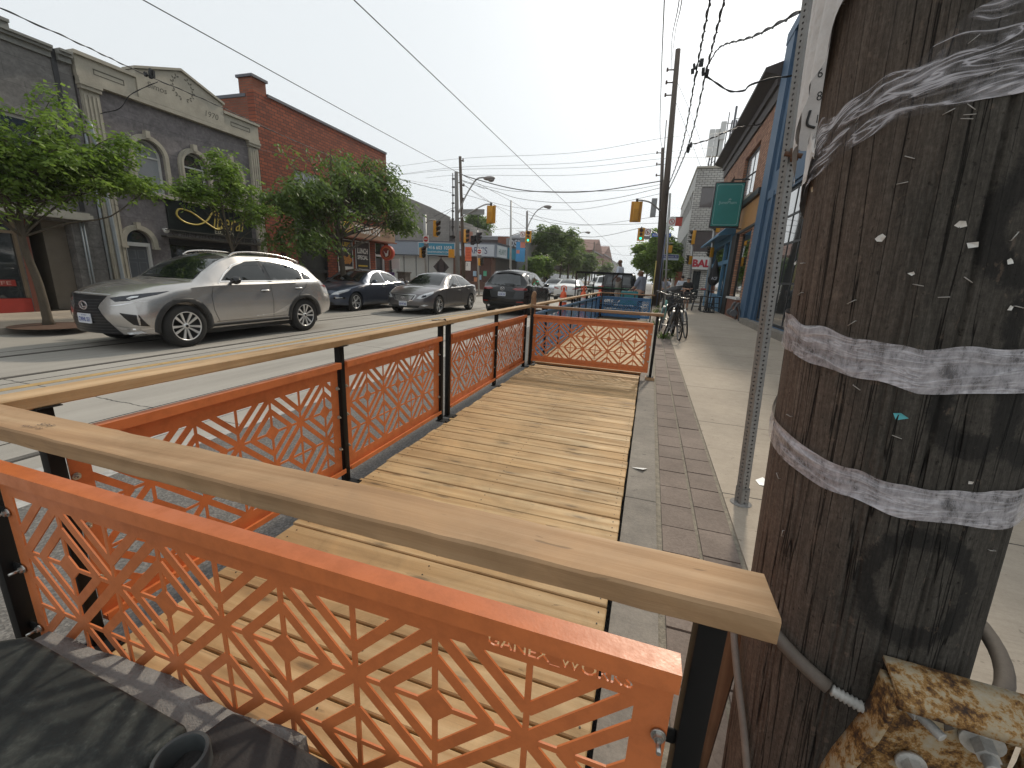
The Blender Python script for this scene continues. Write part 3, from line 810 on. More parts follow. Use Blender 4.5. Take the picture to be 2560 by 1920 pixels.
li = np.empty(len(po.data.loops), int); po.data.loops.foreach_get('vertex_index', li)
UV = np.array(uv)[li]
# keep the seam (behind the pole) from wrapping
fi = np.repeat(np.arange(len(po.data.polygons)), 4); 
mx = UV[:,0].reshape(-1, 4)
wrap = (mx.max(1)-mx.min(1)) > RP*math.pi
mx[wrap] = np.where(mx[wrap] < 0, mx[wrap] + 2*math.pi*RP, mx[wrap]); UV[:,0] = mx.reshape(-1)
uvl.data.foreach_set('uv', UV.reshape(-1))
def mat_tape(name, dens, kind=0):
    t = NT(name)
    uvn = t.n('ShaderNodeUVMap', uv_map='tape')
    def mp(a, b):
        m = t.n('ShaderNodeMapping'); m.inputs['Scale'].default_value = (a, b, 1); t.set(m, 'Vector', uvn.outputs[0]); return m.outputs[0]
    w = t.noise(mp(9, 26), 1.6, 3, 0.55, 1.2)
    fold = t.ramp(t.math('ABSOLUTE', t.math('SUBTRACT', w, 0.5)), [(0.0, 1.0), (0.035, 0.25), (0.09, 0.0)])
    w2 = t.noise(mp(110, 28), 1.2, 5, 0.75, 0.3); w3 = t.noise(mp(6, 9), 1.6, 4, 0.7, 0.5)
    if kind: al = t.math('ADD', t.math('MULTIPLY', fold, 0.85), t.ramp(w3, [(0.50, 0.04), (0.60, dens*0.7), (0.7, dens)]), clamp=True)
    else: al = t.math('ADD', t.math('MULTIPLY', fold, 0.3), t.ramp(t.math('ADD', t.math('MULTIPLY', w2, 0.6), t.math('MULTIPLY', w3, 0.4)), [(0.38, dens*0.25), (0.5, dens*0.8), (0.62, min(1, dens*1.2))]), clamp=True)
    t.bs(Base_Color=(0.50, 0.48, 0.505), Roughness=0.3, Alpha=al)
    t.bump(t.math('ADD', w, t.math('MULTIPLY', fold, 0.4)), 0.5, 0.004)
    return t.m
TAPE = mat_tape('clear_tape', 0.72); TAPE2 = mat_tape('plastic_wrap', 0.5, 1)
def band(name, path, h, mat, seed, r=0.0022, ragged=0.004, sag=None, label=None):
    """strip of film wound round the pole; path = list of (phi, z centre, height factor)"""
    mb = MB(); rr = random.Random(seed); n = 110; m = 12
    P = np.array(path); f = lambda t, k: float(np.interp(t, np.linspace(0, 1, len(P)), P[:, k]))
    vs = []; uvs = []
    for i in range(n+1):
        t = i/n; ph, z, hf = f(t, 0), f(t, 1), f(t, 2)
        e0 = mnoise.noise(Vector((t*9, seed, 0)))*ragged*2; e1 = mnoise.noise(Vector((t*13, seed+5, 0)))*ragged*2
        for j in range(m+1):
            s_ = j/m; zz = z + (s_-0.5)*h*hf + e0*(1-s_) + e1*s_
            fold = abs(mnoise.noise(Vector((t*5, s_*3.5, seed))))*0.004
            vs.append(PLP(ph, zz, RP*(1-0.012*zz)+r+0.0022+fold)); uvs.append((t*P[-1][0]*0.003, s_*h*hf))
    fs = [(i*(m+1)+j, (i+1)*(m+1)+j, (i+1)*(m+1)+j+1, i*(m+1)+j+1) for i in range(n) for j in range(m)]
    mb.add(vs, fs, True); o = mb.build(name, mat, pole)
    ul = o.data.uv_layers.new(name='tape'); li = np.empty(len(o.data.loops), int); o.data.loops.foreach_get('vertex_index', li)
    ul.data.foreach_set('uv', np.array(uvs)[li].reshape(-1))
    if label: o['label'] = label
    return o
band('tape_band', [(-100, 1.385, 1), (-60, 1.372, 1), (-20, 1.352, 1.0), (10, 1.346, 1), (60, 1.362, 1), (110, 1.37, 1)], 0.062, TAPE, 3, label='upper band of clear tape')
band('tape_band', [(-100, 1.205, 1), (-60, 1.175, 1), (-20, 1.150, .9), (10, 1.145, .9), (50, 1.15, 1.1), (100, 1.155, 1)], 0.055, TAPE, 7, label='lower band of clear tape')
band('plastic_wrap', [(-75, 1.665, 1.2), (-45, 1.69, .9), (-15, 1.72, .8), (15, 1.76, 1.5), (45, 1.785, 1.8), (90, 1.79, 1.3)], 0.085, TAPE2, 12, r=0.003, ragged=0.006, label='torn loose plastic film high on the pole')
band('plastic_wrap', [(-100, 1.65, 1.2), (-80, 1.66, 1.1), (-58, 1.685, .3)], 0.11, M('paper_white', (0.62, 0.60, 0.58), 0.6, var=0.12, vs=20, bump=0.5, bs=30), 15, r=0.006, ragged=0.02, label='white torn plastic clump at the pole edge')
# staples and paper scraps
STAP = M('staple', (0.42, 0.40, 0.37), 0.45, 0.6, var=0.2)
rs = random.Random(5)
stm = None
for k in range(46):
    ph = rs.uniform(-60, 78); z = rs.uniform(0.95, 1.95); 
    if k < 14: ph = rs.uniform(-10, 50); z = rs.uniform(1.4, 1.7)
    if stm is None:
        b_ = MB(); b_.tube([(-0.006, 0, 0), (-0.006, 0.0, 0.004), (0.006, 0.0, 0.004), (0.006, 0, 0)], 0.0007, 5)
        so = b_.build('staple', STAP, pole, world=False); stm = so
    else:
        so = stm.copy(); COL.objects.link(so); so.parent = pole
    p = PLP(ph, z, RP*(1-0.012*z)-0.001); n = (p - Vector((*axis_at(z), z))).normalized()
    q = n.to_track_quat('Z', 'Y') @ Euler((0, 0, rs.gauss(0.0, 0.5))).to_quaternion()
    so.rotation_euler = q.to_euler(); so.location = p - Vector(pole.location)
PAPER = M('paper_scrap', (0.62, 0.60, 0.56), 0.7, var=0.2, vs=60)
for (ph, z, s_, mt) in [(12, 1.545, 0.010, PAPER), (17, 1.52, 0.012, PAPER), (-14, 1.53, 0.012, PAPER), (48, 1.60, 0.013, PAPER), (30, 1.50, 0.009, PAPER), (-58, 1.62, 0.010, M('paper_tan', (0.5, 0.42, 0.3), 0.8)), (-70, 1.50, 0.009, PAPER), (22, 1.86, 0.011, PAPER), (21, 1.83, 0.009, PAPER), (34, 1.44, 0.008, PAPER), (5, 1.275, 0.016, M('paper_teal', (0.10, 0.42, 0.47), 0.6)), (36, 1.19, 0.008, PAPER), (0, 1.48, 0.008, PAPER)]:
    b_ = MB(); kk = 6; c = PLP(ph, z, RP*(1-0.012*z)+0.002); n = (c - Vector((*axis_at(z), z))).normalized(); tt = n.cross(Vector((0, 0, 1)))
    s_ *= 0.6; kk = rs.choice((4, 5, 5, 6)); a0_ = rs.uniform(0, 3); pts = [c + tt*(s_*math.cos(a)*rs.uniform(.5, 1.3)) + Vector((0, 0, 1))*(s_*.8*math.sin(a)*rs.uniform(.5, 1.3)) + n*rs.uniform(0, 0.004) for a in [a0_+2*math.pi*i/kk for i in range(kk)]]
    b_.add([c + n*0.001] + pts, [(0, i+1, (i+1) % kk+1) for i in range(kk)]); b_.build('paper_scrap', mt, pole)
# rod strap round the pole with threaded end, rusty bracket and bolts
CAB = M('grey_sleeve', (0.115, 0.095, 0.078), 0.7, var=0.25, vs=25)
b_ = MB(); b_.tube([PLP(a, 0.872-0.00104*(a+95), RP+0.012) for a in range(-55, 2, 5)], 0.0125, 12); b_.build('strap_rod', CAB, pole)
GALV = M('galvanised', (0.47, 0.46, 0.43), 0.6, 0.2, var=0.35, vs=30, bump=0.2)
b_ = MB()
p0 = PLP(1, 0.772, RP+0.012); p1 = PLP(20, 0.762, RP+0.012)
d = (p1-p0); N = 10
prof = []
for i in range(N*2+1):
    t = i/(N*2); prof.append((p0+d*t, 0.0105 if i % 2 else 0.0070))
b_.tube([q[0] for q in prof], [q[1] for q in prof], 12); b_.build('threaded_end', GALV, pole)
b_ = MB(); b_.tube([PLP(a, 0.775+0.0009*(a-40), RP+0.012+0.022*math.sin(R(a-40)*1.6)) for a in range(45, 150, 6)], 0.013, 12); b_.build('strap_rod', CAB, pole)
RUST = NT('rusty_paint'); v = RUST.coord()
n1 = RUST.noise(v, 16, 6, 0.7); n2 = RUST.noise(RUST.coord(scale=(1, 1, 1)), 70, 5, 0.75)
cc = RUST.ramp(RUST.math('ADD', RUST.math('MULTIPLY', n1, 0.55), RUST.math('MULTIPLY', n2, 0.45)), [(0.40, (0.03, 0.014, 0.007)), (0.455, (0.11, 0.05, 0.014)), (0.50, (0.30, 0.155, 0.04)), (0.535, (0.36, 0.28, 0.17)), (0.7, (0.38, 0.355, 0.30))])
RUST.bs(Base_Color=cc, Roughness=0.8); RUST.bump(n2, 0.7, 0.004)
# bracket: folded channel standing off the pole; frame n (outward), s (to the right)
BN = (ER*math.cos(R(24)) + ET*math.sin(R(24))).normalized(); BS = Vector((0, 0, 1)).cross(BN).normalized()
if BS.dot(ET) < 0: BS = -BS
def BR(s_, n_, z_):
    a = axis_at(0.8); return Vector((a[0], a[1], 0)) + BS*s_ + BN*n_ + Vector((0, 0, z_))
b_ = MB(); th = 0.006
def fold(path, s0, s1, bm_):
    """sheet swept along s between s0,s1 following (n,z) path, with thickness"""
    L = len(path); vs = []
    for k in range(9):
        s_ = s0+(s1-s0)*k/8
        for (n_, z_) in path:
            wv = 0.003*mnoise.noise(Vector((s_*30, n_*30, z_*30)))
            vs.append(BR(s_, n_+wv, z_+wv))
    fs = [(k*L+i, (k+1)*L+i, (k+1)*L+i+1, k*L+i+1) for k in range(8) for i in range(L-1)]
    bm_.add(vs, fs, True)
fold([(0.184, 0.872), (0.205, 0.868), (0.240, 0.856), (0.246, 0.850), (0.247, 0.838)], -0.022, 0.160, b_)   # top flange
fold([(0.186, 0.85), (0.19, 0.76), (0.192, 0.62), (0.194, 0.50)], -0.01, 0.16, b_)                           # back web
o = b_.build('bracket', RUST.m, pole); md = o.modifiers.new('s', 'SOLIDIFY'); md.thickness = 0.007; md.offset = 0
b_ = MB()
def side(s_, lean, bm_):
    vs = []
    for i in range(8):
        z_ = 0.852-0.33*i/7
        for j in range(4):
            n_ = 0.19+(0.243-0.19)*j/3*(1.0 - 0.15*(i/7))
            vs.append(BR(s_+lean*i/7*0.05 + 0.006*math.sin(i), n_, z_))
    bm_.add(vs, [(i*4+j, (i+1)*4+j, (i+1)*4+j+1, i*4+j+1) for i in range(7) for j in range(3)], True)
side(-0.024, -0.9, b_)
o = b_.build('bracket_leg', RUST.m, pole); md = o.modifiers.new('s', 'SOLIDIFY'); md.thickness = 0.008
b_ = MB(); side(0.160, 0.25, b_)
o = b_.build('bracket_leg', RUST.m, pole); md = o.modifiers.new('s', 'SOLIDIFY'); md.thickness = 0.007
def big_bolt(s_, z_, dirv, L=0.055, sc=1.0, oval=False):
    bm_ = MB(); c = BR(s_, 0.20, z_); d = (BN*dirv[0]+BS*dirv[1]+Vector((0, 0, dirv[2]))).normalized()
    bm_.cyl(c, c+d*0.006, 0.019*sc*(1.25 if oval else 1), n=20)
    bm_.cyl(c+d*0.006, c+d*0.026*sc, 0.0135*sc, n=6, smooth=False)
    pts = []; rads = []
    for i in range(25):
        pts.append(c+d*(0.026*sc+(L-0.026)*i/24)); rads.append((0.0088 if i % 2 else 0.0074)*sc)
    bm_.tube(pts, rads, 12); bm_.build('bolt', GALV, pole)
big_bolt(0.012, 0.815, (0.75, 0.5, -0.12), 0.058, 0.9); big_bolt(0.115, 0.785, (0.95, -0.15, -0.1), 0.045, 1.1, True); big_bolt(0.045, 0.70, (1, 0, 0), 0.03, 1.1)
# side moulding and loose grey ground cables low on the left flank
GUARD = mat_wood('guard_timber', (0.07, 0.035, 0.018), (0.14, 0.075, 0.04), (0.26, 0.16, 0.09), 'z', knots=0.5)
b_ = MB()
for (z0, z1) in ((0.15, 0.66),):
    for i in range(8):
        za, zb = z0+(z1-z0)*i/8, z0+(z1-z0)*(i+1)/8
        pa, pb = PLP(-84, za, RP+0.014+0.05*(1-i/8)), PLP(-84, zb, RP+0.014+0.05*(1-(i+1)/8))
        b_.bar(pa, pb, 0.05, 0.02, up=ER)
b_.build('cable_guard', GUARD, pole)
CABL = M('ground_cable', (0.20, 0.17, 0.145), 0.65, var=0.2, vs=30)
b_ = MB(); b_.tube(smooth_path([PLP(-74, 0.70, RP+0.016), PLP(-66, 0.68, RP+0.018), PLP(-52, 0.60, RP+0.012), PLP(-38, 0.50, RP+0.010), PLP(-28, 0.36, RP+0.01), PLP(-24, 0.16, RP+0.012)], 8), 0.0075, 10); b_.build('ground_cable', CABL, pole)
b_ = MB(); b_.tube(smooth_path([PLP(-92, 0.60, RP+0.03), PLP(-85, 0.50, RP+0.085), PLP(-80, 0.3, RP+0.075), PLP(-75, 0.15, RP+0.05)], 8), 0.010, 10); b_.build('ground_cable', CABL, pole)

# ------------------------------------------------------------------ parking sign on perforated steel post
PERF = M('perforated_steel', (0.24, 0.235, 0.225), 0.55, 0.35, var=0.2, vs=12)
sp_ = thing('sign_post', 'perforated grey square steel post carrying the worn parking sign beside the big pole', 'sign post', (0.69, 2.70, 0.15))
w = 0.046; rot = R(26)
def perf_tube(parent, base, top, w, rot, mat, z0, z1, name='post'):
    base = Vector(base); top = Vector(top); L = (top-base).length; d = (top-base)/L
    a = Vector((math.cos(rot), math.sin(rot), 0)); a = (a-d*a.dot(d)).normalized(); c = d.cross(a)
    mb = MB()
    # faces with real holes every 25 mm on two visible faces
    for (nrm, tan) in ((-c, a), (-a, c), (c, a), (a, c)):
        n = int(L/0.0254)
        vs = []; fs = []
        if nrm == c or nrm == a:
            o_ = base+nrm*w/2
            mb.add([o_-tan*w/2, o_+tan*w/2, o_+tan*w/2+d*L, o_-tan*w/2+d*L], [(0, 1, 2, 3)]); continue
        r = 0.0058; p = 0.0254
        for i in range(n):
            zc = (i+0.5)*p; o_ = base+nrm*w/2
            q = [(-w/2, zc-p/2), (w/2, zc-p/2), (w/2, zc+p/2), (-w/2, zc+p/2)]
            hp = [(r*math.cos(math.pi/4*k+math.pi*1.25-math.pi/4*0), zc+r*math.sin(math.pi/4*k+math.pi*1.25)) for k in range(8)]
            pts = q+hp; V = [o_+tan*x+d*y for x, y in pts]
            F = [(0, 4, 5), (0, 5, 6, 1), (1, 6, 7), (1, 7, 8, 2), (2, 8, 9), (2, 9, 10, 3), (3, 10, 11), (3, 11, 4, 0)]
            mb.add(V, F)
    inner = MB()
    o = mb.build(name, mat, parent)
    md = o.modifiers.new('s', 'SOLIDIFY'); md.thickness = 0.0022; md.offset = -1
    return o
perf_tube(sp_, (0.69, 2.70, 0.151), (0.505, 2.72, 3.9), w, rot, PERF, 0, 1)
perf_tube(sp_, (0.692, 2.70, 0.151), (0.687, 2.7005, 0.26), w+0.008, rot, PERF, 0, 1, 'ground_sleeve')
b_ = MB(); b_.lathe([(0.02, 0.004), (0.05, 0.006), (0.062, 0.0)], 20, 'z', (0.69, 2.70, 0.152)); b_.build('footing_collar', CONC, sp_)
SIGNW = M('sign_grey_white', (0.42, 0.40, 0.385), 0.5, var=0.18, vs=10)
BLKI = M('black_ink', (0.012, 0.012, 0.012), 0.6, var=0); WHT = M('white_plain', (0.75, 0.75, 0.73), 0.5, var=0.05)
GRN = M('sign_green', (0.02, 0.16, 0.07), 0.5, var=0.1); REDS = M('sign_red', (0.45, 0.03, 0.03), 0.5, var=0.1)
ps = thing('parking_sign', 'worn grey parking sign with black numerals half hidden behind the big pole', 'parking sign', (0.75, 2.66, 2.1))
def rrect(x0, x1, y0, y1, r, n=5):
    P = []
    for cx, cy, a0 in ((x1-r, y1-r, 0), (x0+r, y1-r, 90), (x0+r, y0+r, 180), (x1-r, y0+r, 270)):
        for i in range(n+1):
            a = R(a0+90*i/n); P.append((cx+r*math.cos(a), cy+r*math.sin(a)))
    return P
def plate(parent, name, mat, origin, u, v, w, h, th=0.003, r=0.02, world=True, off=0.0):
    U, V = Vector(u).normalized(), Vector(v).normalized(); N = U.cross(V); O = Vector(origin)+N*off
    b = MB(); b.prism(rrect(-w/2, w/2, -h/2, h/2, min(r, w/2.01, h/2.01)), lambda a, c: O+U*a+V*c-N*th, lambda a, c: O+U*a+V*c)
    return b.build(name, mat, parent, world=world)
PSU = Vector((0.985, -0.17, 0)); PSV = Vector((-0.052, 0, 1)).normalized()
po_ = Vector((0.745, 2.66, 2.50))
plate(ps, 'sign_face', SIGNW, po_, PSU, PSV, 0.30, 0.74, 0.003, 0.03)
def ring2(parent, name, mat, c, u, v, r0, r1, off, n=32):
    U, V = Vector(u).normalized(), Vector(v).normalized(); N = U.cross(V); C = Vector(c)+N*off
    b = MB(); vs = []
    for k in range(n):
        a = 2*math.pi*k/n; e = U*math.cos(a)+V*math.sin(a); vs += [C+e*r0, C+e*r1]
    b.add(vs, [(2*k, 2*k+1, (2*k+3) % (2*n), (2*k+2) % (2*n)) for k in range(n)]); return b.build(name, mat, parent)
for (txt, du, dz, sz) in (('8', -0.085, -0.13, 0.05), ('6', -0.095, -0.03, 0.05), ('8', -0.10, 0.03, 0.05), ('1', -0.08, -0.23, 0.045)):
    text('numeral', txt, BLKI, ps, po_+PSU*du+PSV*dz, PSU, PSV, sz, h=sz*0.8, depth=0.0015)
plate(ps, 'green_panel', GRN, po_+PSU*-0.01+PSV*(-0.31), PSU, PSV, 0.13, 0.10, 0.001, 0.005, off=0.0018)
text('wording', 'AVE', WHT, ps, po_+PSU*-0.01+PSV*(-0.30), PSU, PSV, 0.03, depth=0.003)
b_ = MB(); b_.tube(smooth_path([po_+PSU*(-0.115)+PSV*(-0.19)+Vector((0, -0.003, 0)), po_+PSU*(-0.12)+PSV*(-0.25)+Vector((0, -0.003, 0)), po_+PSU*(-0.085)+PSV*(-0.27)+Vector((0, -0.003, 0))], 6), 0.006, 6); b_.build('marker_scrawl', BLKI, ps)
b_ = MB(); b_.tube([(0.565, 2.675, 2.12), (0.64, 2.655, 2.10)], 0.012, 8); b_.tube([(0.60, 2.66, 2.14), (0.61, 2.66, 2.08)], 0.018, 8); b_.build('clamp', M('rust_dark', (0.09, 0.045, 0.025), 0.85, var=0.4, vs=40), ps)
# loose white poster and plastic film hung in front of the sign's upper part
b_ = MB()
def film(u, v):
    x = -0.02 + 0.30*u; z = 2.02 + 0.78*v*(0.6+0.4*u)+0.38*u
    return (0.30 + 0.20*u + 0.01*math.sin(v*9+u*4), 0.86 - 0.1*u + 0.02*math.sin(u*11+v*5), 1.74+0.12*u+ v*0.42)
b_.grid(40, 30, lambda u, v: tuple(PLP(-44-64*u, (1.905-0.235*u**.8) + 0.45*v + 0.010*math.sin(u*17+v*3), RP+0.004+0.045*u*u+0.008*abs(math.sin(u*13+v*5)))))
b_.build('poster_sheet', MATS['paper_white'], pole)['label'] = 'white plastic-covered poster wrapped round the pole top left'
# ------------------------------------------------------------------ vehicles
def carpaint(name, col, metal=0.6, rough=0.32, coat=0.9):
    t = NT(name); v = t.coord(); f = t.noise(v, 900, 1); d = t.noise(v, 2.2, 5, 0.6)
    c = t.mix(0.25, col, t.ramp(f, [(0.3, mul(col, 0.6)), (0.7, mul(col, 1.5))]))
    c = t.mix(0.2, c, t.ramp(d, [(0.35, (0.7, 0.66, 0.6)), (0.6, (1, 1, 1))]), 'MULTIPLY')
    t.bs(Base_Color=c, Metallic=metal, Roughness=rough); t.set(t.b, 'Coat Weight', coat); t.set(t.b, 'Coat Roughness', 0.05)
    return t.m
GLASS = NT('car_glass'); GLASS.bs(Base_Color=(0.010, 0.013, 0.012), Roughness=0.05); GLASS.set(GLASS.b, 'Specular IOR Level', 0.5); GLASS.set(GLASS.b, 'Coat Weight', 0.25); GLASS = GLASS.m
TYRE = M('tyre_rubber', (0.016, 0.0155, 0.015), 0.85, var=0.3, vs=30, bump=0.2)
PLAST = M('black_plastic', (0.022, 0.022, 0.022), 0.6, var=0.15)
GLOSSB = M('gloss_black', (0.008, 0.008, 0.009), 0.15, var=0)
CHROME = M('chrome', (0.78, 0.78, 0.78), 0.22, 0.65, var=0)
ALLOY = M('alloy', (0.68, 0.67, 0.65), 0.3, 0.55, var=0.05); ALLOYD = M('alloy_dark', (0.03, 0.03, 0.03), 0.4, 0.3, var=0)
LAMPW = M('lamp_lens', (0.62, 0.64, 0.66), 0.12, 0.2, var=0.3, vs=40, coat=1.0); LAMPD = M('lamp_dark', (0.03, 0.032, 0.04), 0.12, 0.2, var=0.5, vs=30, coat=0.2)
LAMPR = M('tail_lens', (0.28, 0.012, 0.012), 0.12, var=0.2, vs=25, coat=1.0)
PLATEW = M('plate_white', (0.62, 0.64, 0.68), 0.45, var=0.05); PLATEB = M('plate_blue', (0.04, 0.07, 0.30), 0.5, var=0)
SEAM = M('seam', (0.01, 0.01, 0.01), 0.9, var=0)
def interp(tab, x):
    """monotone-ish smooth interpolation of a key table [(x, y)...]"""
    X = [a for a, _ in tab]; Y = [b for _, b in tab]
    if x <= X[0]: return Y[0]
    if x >= X[-1]: return Y[-1]
    i = max(k for k in range(len(X)-1) if X[k] <= x)
    n = len(X); sl = [(Y[k+1]-Y[k])/(X[k+1]-X[k]) for k in range(n-1)]
    def m(k):
        if k == 0: return sl[0]
        if k == n-1: return sl[-1]
        if sl[k-1]*sl[k] <= 0: return 0
        return 2*sl[k-1]*sl[k]/(sl[k-1]+sl[k])
    h = X[i+1]-X[i]; t = (x-X[i])/h
    return (2*t**3-3*t*t+1)*Y[i]+(t**3-2*t*t+t)*h*m(i)+(-2*t**3+3*t*t)*Y[i+1]+(t**3-t*t)*h*m(i+1)
class Car:
    """local frame: x = distance back from the nose, y = lateral, z up. object origin at the middle of the car on the ground"""
    def __init__(s, name, label, cat, paint, P, loc, rz, group=None):
        s.P = P; s.L = P['L']; s.off = -P['L']/2
        s.root = thing(name, label, cat, loc, rz, group)
        s.paint = paint
        mb = s.body_mesh()
        o = mb.build('body', paint, s.root, world=False)
        cut = MB()
        for ax in P['axles']:
            for sg in (-1, 1): cut.cyl((ax+s.off, sg*(P['W']/2-0.30), P['R']), (ax+s.off, sg*(P['W']/2+0.3), P['R']), P['arch'], n=40)
        co = cut.build('cut', paint, None)
        bm = bmesh.new(); bm.from_mesh(co.data); bmesh.ops.recalc_face_normals(bm, faces=bm.faces); bm.to_mesh(co.data); bm.free()
        bm = bmesh.new(); bm.from_mesh(o.data); bmesh.ops.remove_doubles(bm, verts=bm.verts, dist=1e-5); bmesh.ops.recalc_face_normals(bm, faces=bm.faces); bm.to_mesh(o.data)
        s.bvh = BVHTree.FromBMesh(bm); bm.free()
        md = o.modifiers.new('b', 'BOOLEAN'); md.operation = 'DIFFERENCE'; md.object = co; md.solver = 'EXACT'
        o.location = (0, 0, 0); bpy.context.view_layer.update()
        par = o.parent; o.parent = None; bpy.context.view_layer.update()
        dg = bpy.context.evaluated_depsgraph_get(); me = bpy.data.meshes.new_from_object(o.evaluated_get(dg))
        o.modifiers.clear(); o.data = me; o.parent = par; me.name = 'body'
        if len(me.materials) > 1:
            me.materials.clear(); me.materials.append(paint); me.polygons.foreach_set('material_index', [0]*len(me.polygons))
        me.polygons.foreach_set('use_smooth', [True]*len(me.polygons)); me.set_sharp_from_angle(angle=R(38))
        bpy.data.objects.remove(co)
        s.body = o
        ub = MB(); ub.b(0.72+s.off, s.L-0.6+s.off, -P['W']/2+0.14, P['W']/2-0.14, 0.19, 0.50)
        ub.b(0.55+s.off, s.L-0.5+s.off, -P['W']/2+0.3, P['W']/2-0.3, 0.20, 0.42)
        ub.build('underbody', PLAST, s.root, world=False)
    def body_mesh(s):
        P = s.P; L = s.L; T = P['T']; g = lambda k, x: interp(T[k], x)
        xs = sorted(set([0, .01, .03, .06, .10, .15] + [0.2+0.05*i for i in range(int((L-0.4)/0.05)+1)] + [L-.15, L-.10, L-.06, L-.03, L-.01, L]))
        rings = []
        for x in xs:
            zb, zs, ws, wt, zt, zc, wb = (g(k, x) for k in ('zb', 'zs', 'ws', 'wt', 'zt', 'zc', 'wb'))
            zm = zb+(zs-zb)*0.52; wm = max(ws, wb)+P.get('bulge', 0.012)
            ring = [(0, zb), (wb*0.5, zb), (wb-0.05, zb), (wb-0.01, zb+0.02), (wb, zb+0.06)]
            for i in range(1, 5):
                t = i/4; ring.append((wb+(wm-wb)*math.sin(t*math.pi/2), zb+0.06+(zm-zb-0.06)*t))
            for i in range(1, 5):
                t = i/4; c = P.get('crease', 0.5)
                ring.append((wm+(ws-wm)*(t**2), zm+(zs-zm)*t))
            ring.append((ws-0.012, zs+0.012) if zt > zs+0.05 else (ws+(wt-ws)*0.15, zs+(zt-zs)*0.35))
            a = ring[-1]
            for i in range(1, 7):
                t = i/6; ring.append((a[0]+(wt-a[0])*t, a[1]+(zt-a[1])*t + 0.02*math.sin(t*math.pi)*(1 if zt > zs+0.2 else 0.3)))
            for i in range(1, 8):
                t = i/7; ring.append((wt*(1-t), zt+(zc-zt)*math.sin(t*math.pi/2)**0.9))
            rings.append(ring)
        n = len(rings[0])
        def deform(x, y, z):
            W = P['W']/2
            if x < 1.1: x += P['sweepF']*(abs(y)/W)**2.2*(1-x/1.1) + P['leanF']*abs(z-P['noseZ'])**1.5*max(0, 1-x/0.7)
            if x > L-1.1: x -= P['sweepR']*(abs(y)/W)**2.2*(1-(L-x)/1.1) + P['leanR']*max(0, abs(z-P['tailZ']))**1.4*max(0, 1-(L-x)/0.6)
            return (x+s.off, y, z)
        mb = MB(); vs = []; fs = []
        nx = len(xs); idx = {}
        for i, x in enumerate(xs):
            for j, (y, z) in enumerate(rings[i]):
                idx[(i, j, 1)] = len(vs); vs.append(deform(x, y, z))
                idx[(i, j, -1)] = len(vs); vs.append(deform(x, -y, z))
        for i in range(nx-1):
            for j in range(n-1):
                a, b, c, d = (i, j), (i, j+1), (i+1, j+1), (i+1, j)
                fs.append(tuple(idx[q+(1,)] for q in (a, b, c, d))); fs.append(tuple(idx[q+(-1,)] for q in (d, c, b, a)))
        m = 12
        for i, flip in ((0, False), (nx-1, True)):
            cols = []
            for j in range(n):
                y, z = rings[i][j]; row = []
                for k in range(m+1):
                    yy = y*(1-2*k/m); row.append(len(vs)); vs.append(deform(xs[i], yy, z))
                cols.append(row)
            for j in range(n-1):
                for k in range(m):
                    q = (cols[j][k], cols[j][k+1], cols[j+1][k+1], cols[j+1][k]); fs.append(q if not flip else q[::-1])
        mb.add(vs, fs, True); return mb
    def hit(s, o, d):
        h = s.bvh.ray_cast(Vector(o), Vector(d))
        return h
    def decal(s, name, poly, view, mat, off=0.004, step=0.06, parent=None, side=1, thick=0.0, hole=None):
        """poly in (a,b): view 'side': (x,z) ; 'front'/'rear': (y,z) ; 'top': (x,y). projected on the body"""
        A = np.array(poly); lo, hi = A.min(0), A.max(0); extra = []
        nx_ = max(1, int((hi[0]-lo[0])/step)); ny_ = max(1, int((hi[1]-lo[1])/step))
        for i in range(1, nx_):
            for j in range(0, ny_+1): extra.append((lo[0]+(hi[0]-lo[0])*i/nx_, lo[1]+(hi[1]-lo[1])*j/ny_))
        # refine the outline too
        pr = []
        for i in range(len(poly)):
            a, b = poly[i], poly[(i+1) % len(poly)]; k = max(1, int(math.dist(a, b)/step))
            pr += [(a[0]+(b[0]-a[0])*t/k, a[1]+(b[1]-a[1])*t/k) for t in range(k)]
        E = np.array(extra) if extra else np.zeros((0, 2))
        if len(E): E = E[in_poly(E[:,0], E[:,1], pr)]
        V, F = cdt_region([pr], [hole] if hole else [], extra=[tuple(e) for e in E])
        vs = []; ns = []; W = 3
        for a, b in V:
            if view == 'side': o, d = (a+s.off, side*W, b), (0, -side, 0)
            elif view == 'front': o, d = (s.off-W, a, b), (1, 0, 0)
            elif view == 'rear': o, d = (s.off+s.L+W, a, b), (-1, 0, 0)
            else: o, d = (a+s.off, b, 5), (0, 0, -1)
            h = s.hit(o, d)
            if h[0] is None: vs.append(None); ns.append(None)
            else: vs.append(h[0]+h[1]*off); ns.append(h[1])
        mb = MB(); good = [f for f in F if all(vs[i] is not None for i in f)]
        if not good: return None
        m = {}; out = []
        for f in good:
            for i in f:
                if i not in m: m[i] = len(out); out.append(vs[i])
        fl = [tuple(m[i] for i in f) for f in good]
        if view in ('rear',) or (view == 'side' and side > 0): fl = [f[::-1] for f in fl]
        mb.add(out, fl, True)
        ob = mb.build(name, mat, parent or s.root, world=False)
        if thick:
            md = ob.modifiers.new('s', 'SOLIDIFY'); md.thickness = thick; md.offset = 1
        return ob
    def both(s, name, poly, view, mat, **k):
        for sg in (-1, 1):
            if view == 'side': s.decal(name, poly, view, mat, side=sg, **k)
            elif view == 'top': s.decal(name, [(a, b*sg) for a, b in poly], view, mat, **k)
            else: s.decal(name, [(a*sg, b) for a, b in poly], view, mat, **k)
